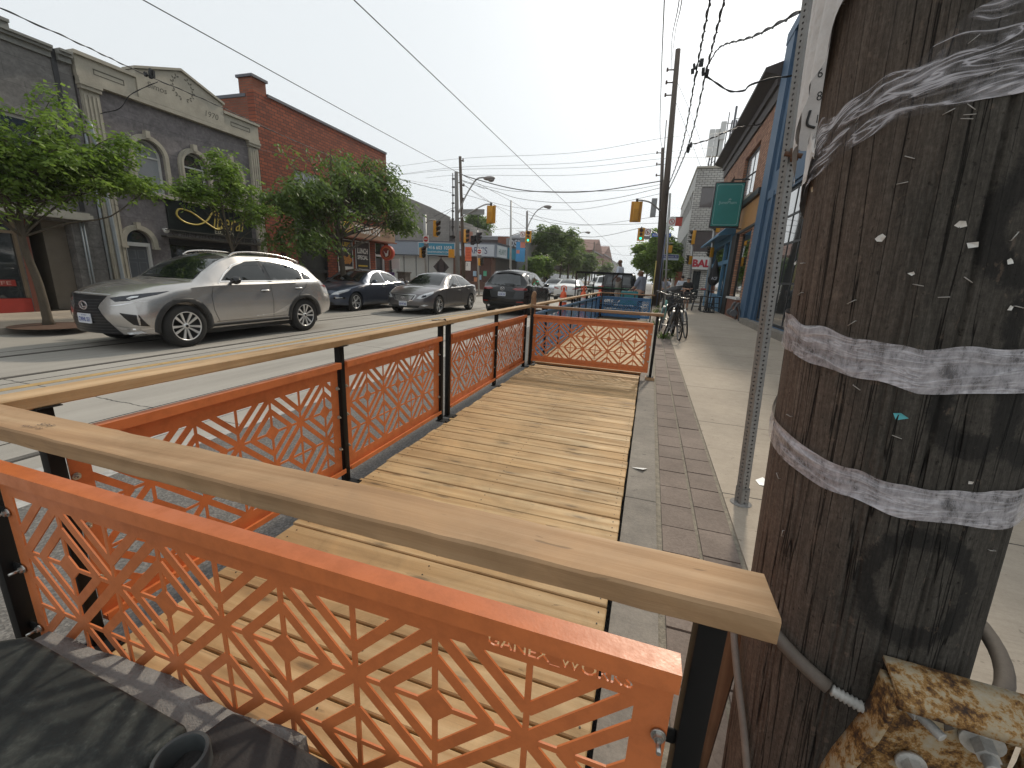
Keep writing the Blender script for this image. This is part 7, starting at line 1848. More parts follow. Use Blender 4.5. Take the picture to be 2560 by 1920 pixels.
far = [
 ('tall rounded dark tree left of the street beyond the lights', (-11.0, 47), 7.3, 2.1, LEAF2, 26000),
 ('second tall dark tree left of the street, slightly farther', (-10.9, 53), 7.4, 2.2, LEAF2, 22000),
 ('low pale green tree before the yellow gabled building', (-11.2, 41.5), 3.9, 1.1, LEAF1, 9000),
 ('spindly small tree right of the pale green one', (-10.4, 42.5), 3.8, 1.0, LEAF2, 8000),
 ('grey-green tree half way down the left side', (-10.9, 62), 6.6, 2.2, LEAF2, 14000),
 ('far grey-green tree by the brick gables on the left', (-10.8, 75), 6.6, 2.4, LEAF2, 10000),
 ('small distant tree far down the left side', (-10.8, 105), 6.5, 2.6, LEAF2, 6000),
 ('lush green tree over the right pavement behind the utility poles', (1.0, 41.5), 6.3, 1.9, LEAF1, 24000),
 ('green tree overhanging the road right of the street', (-0.6, 43.5), 5.7, 1.5, LEAF1, 15000),
 ('tree in front of the white building side wall', (1.7, 46), 6.3, 1.7, LEAF2, 15000),
 ('farther tree on the right pavement', (1.2, 56), 6.5, 2.2, LEAF2, 12000),
 ('tiny distant tree where the street vanishes on the right', (1.0, 95), 7, 3, LEAF2, 6000),
 ('tree top showing above the grey block building', (-24.5, 58), 11.5, 2.4, LEAF2, 12000),
]
for i, (lab, (x, y), h, r_, mt, nl) in enumerate(far):
    rr = random.Random(40+i)
    bl_ = [((x+rr.uniform(-.5, .5)*r_, y+rr.uniform(-.6, .6)*r_, h-r_*rr.uniform(.35, 1.7)), (r_*rr.uniform(.4, .7), r_*rr.uniform(.4, .75), r_*rr.uniform(.35, .5)), 1) for _ in range(7)]
    tree(lab, (x, y, .13), [(x, y, .12), (x, y+.05, h*.25), (x+.1, y, h*.5), (x, y, h*.72)], bl_, mt, nl, (.22+y*.0014, .055+y*.0006), 50+i, .4, .12, 'trees down the street', compound=5)
# weeds at the kerb
wd = MB(); rr = random.Random(9)
for (x, y, n, s_) in ((.42, 10.9, 60, .18), (.36, 21.0, 50, .25), (.25, 14.4, 26, .14), (.30, 19.0, 30, .16), (.5, 24.5, 30, .2)):
    for k in range(n):
        a = rr.uniform(0, 6.28); r_ = rr.uniform(0, s_); bx, by = x+r_*math.cos(a), y+r_*math.sin(a); L = rr.uniform(.08, .2); dx, dy = rr.uniform(-.08, .08), rr.uniform(-.08, .08)
        wd.add([(bx-.006, by, .15), (bx+.006, by, .15), (bx+dx+.008, by+dy, .15+L*.6), (bx+dx*1.6, by+dy*1.6, .15+L)], [(0, 1, 2, 3)])
o = wd.build('weeds', LEAF1); o['kind'] = 'stuff'
# ------------------------------------------------------------------ poles, signals, signs, wires
PWOOD = M('pole_timber_dark', (.085, .066, .052), .9, var=.3, vs=5, stretch=(1, 1, .15), bump=.5)
PCONC = M('pole_concrete', (.20, .195, .185), .85, var=.15, vs=6)
ALU = M('aluminium_pole', (.38, .38, .37), .5, .5, var=.1)
YEL = M('signal_yellow', (.62, .29, .015), .45, var=.08); YELD = M('signal_back', (.50, .23, .012), .5, var=.1)
def lamp_mat(n, col, e): return M(n, col, .3, var=0, emit=col, es=e)
GON = lamp_mat('signal_green_lit', (.05, .95, .60), 1.6); ROFF = M('signal_red_off', (.07, .008, .006), .4, var=0); AOFF = M('signal_amber_off', (.10, .03, .005), .4, var=0)
def utility(name, label, base, top, r0, r1, mat, group=None, arms=(), gear=True):
    t = thing(name, label, 'utility pole', base, group=group)
    b = MB(); b.tube([base, top], [r0, r1], 14); b.build('shaft', mat, t)
    B0, T0 = Vector(base), Vector(top)
    for f, side in arms:
        p = B0.lerp(T0, f); b = MB(); b.cyl(p, p+Vector((side, 0, .02)), .035, n=8); b.cyl(p+Vector((side, 0, -.05)), p+Vector((side, 0, .12)), .05, n=8); b.build('insulator', M('insulator_brown', (.06, .03, .02), .4), t)
    return t
up = utility('utility_pole', 'tall dark leaning wooden utility pole on the right kerb, the foremost of the pair', (.39, 26.9, .15), (-.157, 27.0, 13.35), .21, .13, PWOOD, arms=((.93, -.45), (.885, -.45), (.84, -.45)))
b = MB(); b.cyl((.12, 26.7, .15), (.10, 26.7, 2.7), .03, n=8); b.build('yellow_guard', M('guard_yellow', (.50, .38, .10), .6), up)
b = MB(); b.cyl((-.02, 26.75, 4.2), (-.3, 26.8, 10), .025, n=6); b.build('cable_riser', FRD, up)
up2 = utility('utility_pole', 'second wooden utility pole just behind the tall leaning one', (.62, 36.0, .15), (-.42, 36.0, 11.1), .18, .12, PWOOD, arms=((.97, -.4), (.9, -.4), (.83, -.4)))
tb = MB(); tb.b(-.75, -.35, 35.6, 35.9, 6.3, 7.6); tb.build('equipment_box', M('box_grey', (.22, .23, .23), .6), up2)
pA = utility('utility_pole', 'grey concrete pole at the far left corner carrying the street lamp and signal arm', (-11.62, 25, .12), (-11.86, 25, 7.3), .15, .11, PCONC)
b = MB()
for k in range(7): b.cyl((-11.95, 24.95, 6.9-k*.45), (-12.1, 24.95, 6.9-k*.45), .05, n=6)
b.cyl((-11.95, 24.85, 3.5), (-12.02, 24.85, 7.2), .03, n=6); b.build('hardware', FRD, pA)
pB = utility('utility_pole', 'dark brown wooden pole right behind the grey concrete one', (-12.1, 27, .12), (-12.56, 27, 8.65), .13, .09, PWOOD, arms=((.97, .2), (.82, -.25), (.80, .2), (.7, .15), (.5, -.2)))
def cobra(parent, pts, head, dirx=1):
    b = MB(); b.tube(smooth_path(pts, 6), .045, 8); b.build('lamp_arm', ALU, parent)
    b = MB(); b.sphere(head, .3, 14, 8, (1.25, .55, .42)); b.sphere((head[0]+dirx*.12, head[1], head[2]-.08), .2, 12, 8, (1.0, .7, .6)); b.build('lamp_head', M('lamp_head_grey', (.22, .20, .19), .5), parent)
sl_ = thing('street_lamp', 'curved-arm cobra street lamp on the grey concrete pole', 'street lamp', (-11.67, 25, 5.0))
cobra(sl_, [(-11.67, 25, 5.0), (-11.25, 25, 5.9), (-10.62, 25, 6.8), (-10.2, 25, 6.95), (-9.95, 25, 6.93)], (-9.75, 25, 6.9))
def signal(label, c, u, n, pole=None, w=.34, h=1.0, back=False, lit=None, visors=True, group='traffic signals', d=.2, cat='traffic light', name='traffic_light', body=None, board=True):
    """c centre, u horizontal right axis, n outward face normal"""
    t = thing(name, label, cat, c, group=group); C = Vector(c); U = Vector(u).normalized(); Nn = Vector(n).normalized(); Z = Vector((0, 0, 1))
    def P(a, b_, z): return C+U*a+Nn*b_+Z*z
    def box(mb, a0, a1, b0, b1, z0, z1):
        mb.add([P(a0,b0,z0),P(a1,b0,z0),P(a1,b1,z0),P(a0,b1,z0),P(a0,b0,z1),P(a1,b0,z1),P(a1,b1,z1),P(a0,b1,z1)], [(0,3,2,1),(4,5,6,7),(0,1,5,4),(1,2,6,5),(2,3,7,6),(3,0,4,7)])
    b = MB(); box(b, -w*.42, w*.42, -d, 0, -h*.46, h*.46); b.build('housing', body or YEL, t, bevel=.015, segs=1)
    if board:
        b = MB(); box(b, -w*.82, w*.82, -.03, -.012, -h/2, h/2); b.build('backboard', YEL if not back else YELD, t)
    if back:
        b = MB(); box(b, -w*.3, w*.3, -d-.02, -d-.001, -h*.42, h*.12); b.build('back_panel', YELD, t)
    for k, (zz, col) in enumerate(((h*.3, ROFF), (0.0, AOFF), (-h*.3, None))):
        col = col or (GON if lit == 'green' else M('signal_dark', (.02, .03, .025), .4))
        r = .15 if k == 0 else .115
        r = min(r, w*.44)
        b = MB(); q = P(0, .001, zz); b.cyl(q, q+Nn*.02, r*.85, n=20); b.build('lens', col, t)
        if visors:
            vs = []; fs = []; m = 12
            for i in range(m+1):
                a = R(-20+220*i/m); e = U*(math.cos(a)*r)+Z*(math.sin(a)*r)
                vs += [P(0, 0, zz)+e, P(0, .22*(.55+.45*max(0, math.sin(a))), zz)+e]
            fs = [(2*i, 2*i+1, 2*i+3, 2*i+2) for i in range(m)]
            b = MB(); b.add(vs, fs, True); o = b.build('visor', FRD if body else M('visor_dark', (.03, .028, .02), .6), t); md = o.modifiers.new('s', 'SOLIDIFY'); md.thickness = .008
    return t
def arm(t, pts, r=.04):
    b = MB(); b.tube(smooth_path(pts, 5), r, 8); b.build('signal_arm', ALU, t)
    b = MB(); b.cyl(Vector(pts[-1])-Vector((0, 0, .1)), Vector(pts[-1])+Vector((0, 0, .08)), r*1.6, n=10); b.build('clamp', FRD, t)
arm(pA, [(-11.67, 25, 4.66), (-10.8, 25, 5.1), (-10.0, 25, 5.46), (-9.58, 25, 5.50)])
signal('big yellow traffic light seen from behind, hanging left over the road', (-9.56, 25.05, 4.93), (-1, 0, 0), (.15, 1, 0), back=True)
b = MB(); bb = thing('street_name_board', 'grey back of a street name board beside the left signal arm', 'street sign', (-10.7, 25, 5.1))
plate(bb, 'board', M('board_back', (.27, .28, .27), .6), (-10.73, 25.05, 5.08), (1, 0, 0), (0, 0, 1), 1.45, .30)
arm(up, [(-.05, 24.6, 5.1), (-.55, 24.2, 5.42), (-1.0, 24, 5.5), (-1.22, 24, 5.50)])
signal('big yellow traffic light seen from behind, hanging right over the road', (-1.21, 24.05, 4.95), (-1, 0, 0), (0, 1, 0), back=True)
# far side signals showing green
gp = thing('signal_pole', 'grey pole at the far left corner with a green light, lamp and blue banner', 'signal pole', (-10.96, 38, .12))
b = MB(); b.tube([(-10.92, 38.2, .12), (-11.22, 38.2, 7.05)], [.12, .09], 12); b.build('shaft', PCONC, gp)
b = MB(); b.b(-12.05, -11.2, 38.1, 38.14, 2.75, 4.45); o = b.build('banner', M('banner_blue', (.06, .28, .55), .6, var=.2, vs=2), gp)
b = MB(); b.b(-11.65, -11.2, 38.09, 38.099, 3.95, 4.45); b.b(-12.0, -11.7, 38.09, 38.099, 3.45, 3.75); b.build('banner_shapes', M('banner_salmon', (.60, .22, .16), .6), o)
cobra(thing('street_lamp', 'cobra street lamp above the far left green signal', 'street lamp', (-11.1, 38.2, 5.7)), [(-11.1, 38.2, 5.7), (-10.85, 38.2, 6.3), (-10.4, 38.2, 7.0), (-9.85, 38.2, 7.38), (-9.6, 38.2, 7.42)], (-9.4, 38.2, 7.42))
signal('green traffic light on the far left corner pole', (-10.93, 38.0, 4.9), (1, 0, 0), (0, -1, 0), lit='green')
signal('green traffic light over the far right corner beside the no-turn sign', (-1.32, 38.0, 5.25), (1, 0, 0), (0, -1, 0), lit='green')
arm(up2, [(.2, 37.5, 5.1), (-.5, 37.9, 5.55), (-1.2, 38.2, 5.80), (-1.35, 38.2, 5.8)], .03)
def noturn(label, c, s=.5, grp='turn restriction signs', bar=False, cat='traffic sign'):
    t = thing('traffic_sign', label, cat, c, group=grp); C = Vector(c)
    plate(t, 'board', WHT, C, (1, 0, 0), (0, 0, 1), s, s*1.1, .01, .04)
    ring2(t, 'ring', REDS if not bar else REDS, C, (1, 0, 0), (0, 0, 1), s*.36, s*.44, .002)
    b = MB(); b.bar(C+Vector((-s*.1, -.004, -s*.25)), C+Vector((-s*.1, -.004, s*.02)), .003, s*.07, up=(1, 0, 0)); 
    b.bar(C+Vector((-s*.02, -.004, -s*.25)), C+Vector((-s*.02, -.004, s*.1)), s*.07, .004, up=(0, 1, 0)); b.bar(C+Vector((-s*.02, -.004, s*.1)), C+Vector((-s*.2, -.004, s*.1)), s*.07, .004, up=(0, 1, 0)); b.build('arrow', BLKI, t)
    b = MB(); b.bar(C+Vector((-s*.28, -.008, s*.28)), C+Vector((s*.28, -.008, -s*.28)), s*.07, .004, up=(0, 1, 0)); b.build('slash', REDS, t)
    return t
t = noturn('no-left-turn sign beside the far left green signal', (-11.46, 38, 5.1), .48); plate(t, 'hours_plate', M('hours_grey', (.2, .19, .2), .6), (-11.46, 38, 4.6), (1, 0, 0), (0, 0, 1), .48, .32)
t = noturn('no-left-turn sign beside the far right green signal', (-.80, 38, 5.45), .5); plate(t, 'hours_plate', MATS['hours_grey'], (-.80, 38, 5.02), (1, 0, 0), (0, 0, 1), .5, .26)
SBLUE = M('street_blue', (.03, .12, .52), .45); SNAVY = M('street_navy', (.03, .05, .22), .45)
t = thing('street_name_sign', 'bright blue overhead street name sign crossed by the dark utility pole', 'street sign', (.27, 38, 5.2))
o = plate(t, 'board', SBLUE, (.27, 37.9, 5.22), (1, 0, 0), (0, 0, 1), 1.46, .28); text('lettering', 'Palmerston Av', WHT, o, (.27, 37.9, 5.21), (1, 0, 0), (0, 0, 1), .2, w=1.3, h=.17, depth=.006)
t = thing('street_name_sign', 'navy and white corner street name sign with rounded top on a thin pole', 'street sign', (.95, 30, 3.1))
o = plate(t, 'board', M('board_pale', (.45, .5, .58), .5), (.95, 30, 3.10), (1, 0, 0), (0, 0, 1), .98, .36, r=.05); o2 = plate(t, 'name_panel', SNAVY, (.95, 29.98, 3.14), (1, 0, 0), (0, 0, 1), .94, .18); text('lettering', 'Palmerston Av', WHT, t, (.95, 29.98, 3.14), (1, 0, 0), (0, 0, 1), .12, w=.82, h=.11, depth=.006)
b = MB(); b.tube([(.62, 30.1, .15), (.45, 30.1, 6.3)], .05, 10); b.b(.35, 1.0, 30.0, 30.08, 3.95, 4.0); b.b(.6, 1.0, 30.0, 30.08, 2.3, 2.34); b.build('pole', ALU, t)
signal('yellow pedestrian signal box above the navy street sign', (.80, 30.0, 3.58), (-1, 0, 0), (0, 1, 0), w=.42, h=.5, visors=False, board=False, cat='pedestrian signal', name='pedestrian_signal', group='pedestrian signals')
t = thing('round_top_pole', 'thin grey steel pole with no-stopping sign between the deck and the bicycles', 'sign post', (.60, 17.05, .15))
b = MB(); b.tube([(.60, 17.05, .15), (.235, 17.05, 4.55)], .035, 8); b.build('post', ALU, t)
C = Vector((.42, 16.98, 3.60)); plate(t, 'sign_board', WHT, C, (1, 0, 0), (0, 0, 1), .24, .30, .006, .02); ring2(t, 'sign_ring', REDS, C, (1, 0, 0), (0, 0, 1), .075, .098, .002); b = MB(); b.bar(C+Vector((-.06, -.006, .06)), C+Vector((.06, -.006, -.06)), .018, .002, up=(0, 1, 0)); b.build('sign_slash', REDS, t); text('sign_letter', 'P', BLKI, t, C, (1, 0, 0), (0, 0, 1), .12, depth=.002)
b = MB(); b.tube([(.395, 25.2, .15), (.395, 25.2, 4.0)], .03, 8); tag(b.build('steel_post', M('post_blue_grey', (.06, .08, .14), .6)), 'slim dark blue post right beside the foot of the tall leaning pole', 'post')
t = thing('hanging_sign', 'red square hanging sign far down the right pavement', 'hanging sign', (1.1, 36, 6)); b = MB(); b.b(.80, 1.62, 35.95, 36.05, 5.70, 6.30); b.build('board', M('sign_brick_red', (.42, .05, .03), .5, var=.3, vs=6), t); b = MB(); b.b(.77, 1.65, 35.93, 36.07, 6.301, 6.35); b.build('frame', FRD, t)
# right corner side-on signals
for (lab, lo, hi, s1, p1) in (('grey pole with side-on signals left of the blue shopfront roof', (2.36, 30, .15), (2.10, 30, 4.9), (2.05, 29.95, 4.32), (2.06, 29.95, 2.95)), ('grey pole with side-on signals under the blue shopfront roof', (3.10, 26.9, .15), (2.92, 26.9, 5.0), (3.0, 26.85, 4.72), (2.88, 26.85, 3.25))):
    t = thing('signal_pole', lab, 'signal pole', lo); b = MB(); b.tube([lo, hi], .075, 10); b.build('shaft', ALU, t)
    signal('side-on yellow traffic light on the ' + ('pole nearer the white building' if lo[0] < 3 else 'pole by the blue shopfront'), s1, (0, 1, 0), (-1, .25, 0), h=.9, board=False)
    signal('yellow pedestrian signal with open visors on the ' + ('pole nearer the white building' if lo[0] < 3 else 'pole by the blue shopfront'), p1, (0, 1, 0), (-1, -.3, 0), w=.42, h=.56, visors=True, board=False, cat='pedestrian signal', name='pedestrian_signal', group='pedestrian signals')
# left near corner
t = thing('signal_pole', 'galvanised pole at the near left corner with no-entry sign', 'signal pole', (-11.66, 21, .12)); b = MB(); b.tube([(-11.62, 21, .12), (-11.75, 21, 4.35)], .08, 10); b.build('shaft', ALU, t); b = MB(); b.tube(smooth_path([(-11.68, 21, 3.95), (-11.45, 21, 4.08), (-11.25, 21, 4.1), (-11.12, 21, 4.08)], 4), .035, 8); b.build('arm', ALU, t)
signal('side-on yellow traffic light by the near left no-entry sign', (-11.02, 21, 3.65), (0, 1, 0), (1, -.25, 0), h=.85, board=False)
def noentry(label, c, s):
    t = thing('no_entry_sign', label, 'no-entry sign', c, group='no-entry signs'); C = Vector(c); plate(t, 'board', WHT, C, (1, 0, 0), (0, 0, 1), s, s*1.15, .01, .02)
    b = MB(); b.cyl(C+Vector((0, -.002, 0)), C+Vector((0, -.006, 0)), s*.42, n=28); b.build('red_disc', REDS, t); b = MB(); b.b(C.x-s*.3, C.x+s*.3, C.y-.01, C.y-.0065, C.z-s*.07, C.z+s*.07); b.build('white_bar', WHT, t)
    plate(t, 'hours_plate', M('hours_grey', (.2, .19, .2), .6), C+Vector((.02, 0, -s*1.0)), (1, 0, 0), (0, 0, 1), s*.85, s*.65); return t
noentry('red and white no-entry sign on the galvanised near left corner pole', (-11.60, 20.85, 3.12), .33); noentry('smaller no-entry sign in front of the white pharmacy panel', (-11.0, 26.85, 2.9), .32)
signal('yellow pedestrian signal with open visors below the near no-entry sign', (-11.75, 20.8, 2.42), (0, 1, 0), (1, -.5, 0), w=.42, h=.56, board=False, cat='pedestrian signal', name='pedestrian_signal', group='pedestrian signals')
signal('yellow pedestrian signal box on the left of the concrete pole', (-12.5, 25.9, 2.67), (-1, 0, 0), (0, 1, 0), w=.42, h=.56, visors=False, board=False, cat='pedestrian signal', name='pedestrian_signal', group='pedestrian signals')
signal('yellow pedestrian signal with open visors on the post before the pharmacy', (-10.85, 26.8, 2.25), (0, 1, 0), (1, -.4, 0), w=.42, h=.5, board=False, cat='pedestrian signal', name='pedestrian_signal', group='pedestrian signals')
signal('side-on yellow traffic light right of the brown wooden pole', (-11.95, 26.9, 3.85), (0, 1, 0), (1, -.3, 0), h=.9, board=False)
signal('left one of the two black side-on signals before the pharmacy sign', (-11.5, 27, 3.6), (0, 1, 0), (1, -.3, 0), h=.62, w=.3, board=False, body=FRD)
signal('right one of the two black side-on signals before the pharmacy sign', (-11.1, 27.0, 3.75), (0, 1, 0), (1, -.3, 0), h=.75, w=.3, board=False, body=FRD)
t = thing('signal_pole', 'slim grey post with black signals in front of the pharmacy', 'signal pole', (-11.08, 27, .12)); b = MB(); b.tube([(-11.05, 27.1, .12), (-11.3, 27.1, 4.25)], .06, 10); b.build('shaft', ALU, t)
t = thing('lamp_post', 'tall thin grey pole between the two left street lamps', 'pole', (-9.8, 30, .12)); b = MB(); b.tube([(-9.76, 30, .02), (-10.02, 30, 6.55)], [.09, .06], 10); b.build('shaft', ALU, t); b = MB(); b.tube([(-9.95, 30, 4.2), (-9.2, 30, 4.45)], .03, 8); b.build('arm', ALU, t)
t = thing('construction_notice', 'orange construction notice above a small white sign on the brown pole', 'notice', (-11.7, 26, 2.7)); plate(t, 'board', M('notice_orange', (.72, .16, .07), .6, var=.1), (-11.72, 26.7, 2.72), (1, 0, .0), (0, 0, 1), .46, .88); 
for k in range(4): text('wording', ('TRACK', 'WORK', 'AHEAD', 'NO STOP')[k], M('notice_red', (.45, .04, .02), .6), t, (-11.72, 26.7, 3.0-k*.18), (1, 0, 0), (0, 0, 1), .1, w=.3, h=.08, depth=.004)
plate(t, 'lower_board', WHT, (-11.72, 26.7, 1.95), (1, 0, 0), (0, 0, 1), .36, .56); text('numeral', '3', BLKI, t, (-11.8, 26.7, 2.05), (1, 0, 0), (0, 0, 1), .2, h=.2, depth=.004)
t = thing('diamond_sign', 'dark grey back of a large diamond construction sign on two legs', 'road sign', (-12.3, 24, .12)); 
b = MB(); b.prism([(-.53, 0), (0, -.53), (.53, 0), (0, .53)], lambda u, v: (-12.32+u, 24, 1.78+v), lambda u, v: (-12.32+u, 24.02, 1.78+v)); b.build('board', M('diamond_dark', (.045, .042, .045), .6, var=.2), t)
b = MB(); b.b(-12.55, -12.5, 23.96, 23.995, .12, 2.1); b.b(-12.12, -12.07, 23.96, 23.995, .12, 2.1); b.b(-12.9, -11.7, 23.8, 23.9, .12, .18); b.build('stand', FRD, t)
t = thing('utility_cabinet', 'graffitied grey-brown utility cabinet beside the sedans', 'utility cabinet', (-12.35, 20, .12)); b = MB(); b.b(-12.68, -12.22, 19.8, 20.3, .12, 1.33); b.b(-12.72, -12.18, 19.76, 20.34, 1.33, 1.40); b.build('box', M('cabinet', (.12, .10, .085), .8, var=.6, vs=6), t); text('tag_scrawl', 'xo', WHT, t, (-12.45, 19.797, 1.0), (1, 0, 0), (0, 0, 1), .25, depth=.003)
b = MB(); b.b(-12.0, -11.7, 20.4, 20.7, .12, 1.2); tag(b.build('newspaper_box', M('newsbox', (.25, .26, .26), .6, var=.3), bevel=.03), 'pale grey box standing right of the utility cabinet', 'box')
t = thing('sandwich_board', 'purple and white notice board by the corner door of the brick building', 'notice board', (-12.9, 18.6, .12)); b = MB(); b.b(-13.25, -12.75, 19.6, 19.63, .35, 1.35); b.build('board', M('purple', (.12, .06, .20), .6), t); plate(t, 'sheet', WHT, (-13.0, 19.595, .95), (1, 0, 0), (0, 0, 1), .42, .5); text('wording', 'SMILE', BLKI, t, (-13.0, 19.595, 1.05), (1, 0, 0), (0, 0, 1), .1, w=.34, h=.1, depth=.004)
b = MB(); b.b(-13.45, -12.95, 20.45, 20.47, 1.5, 2.05); tag(b.build('paper_notice', WHT), 'white paper notice at the corner wall next to the round red sign', 'notice')

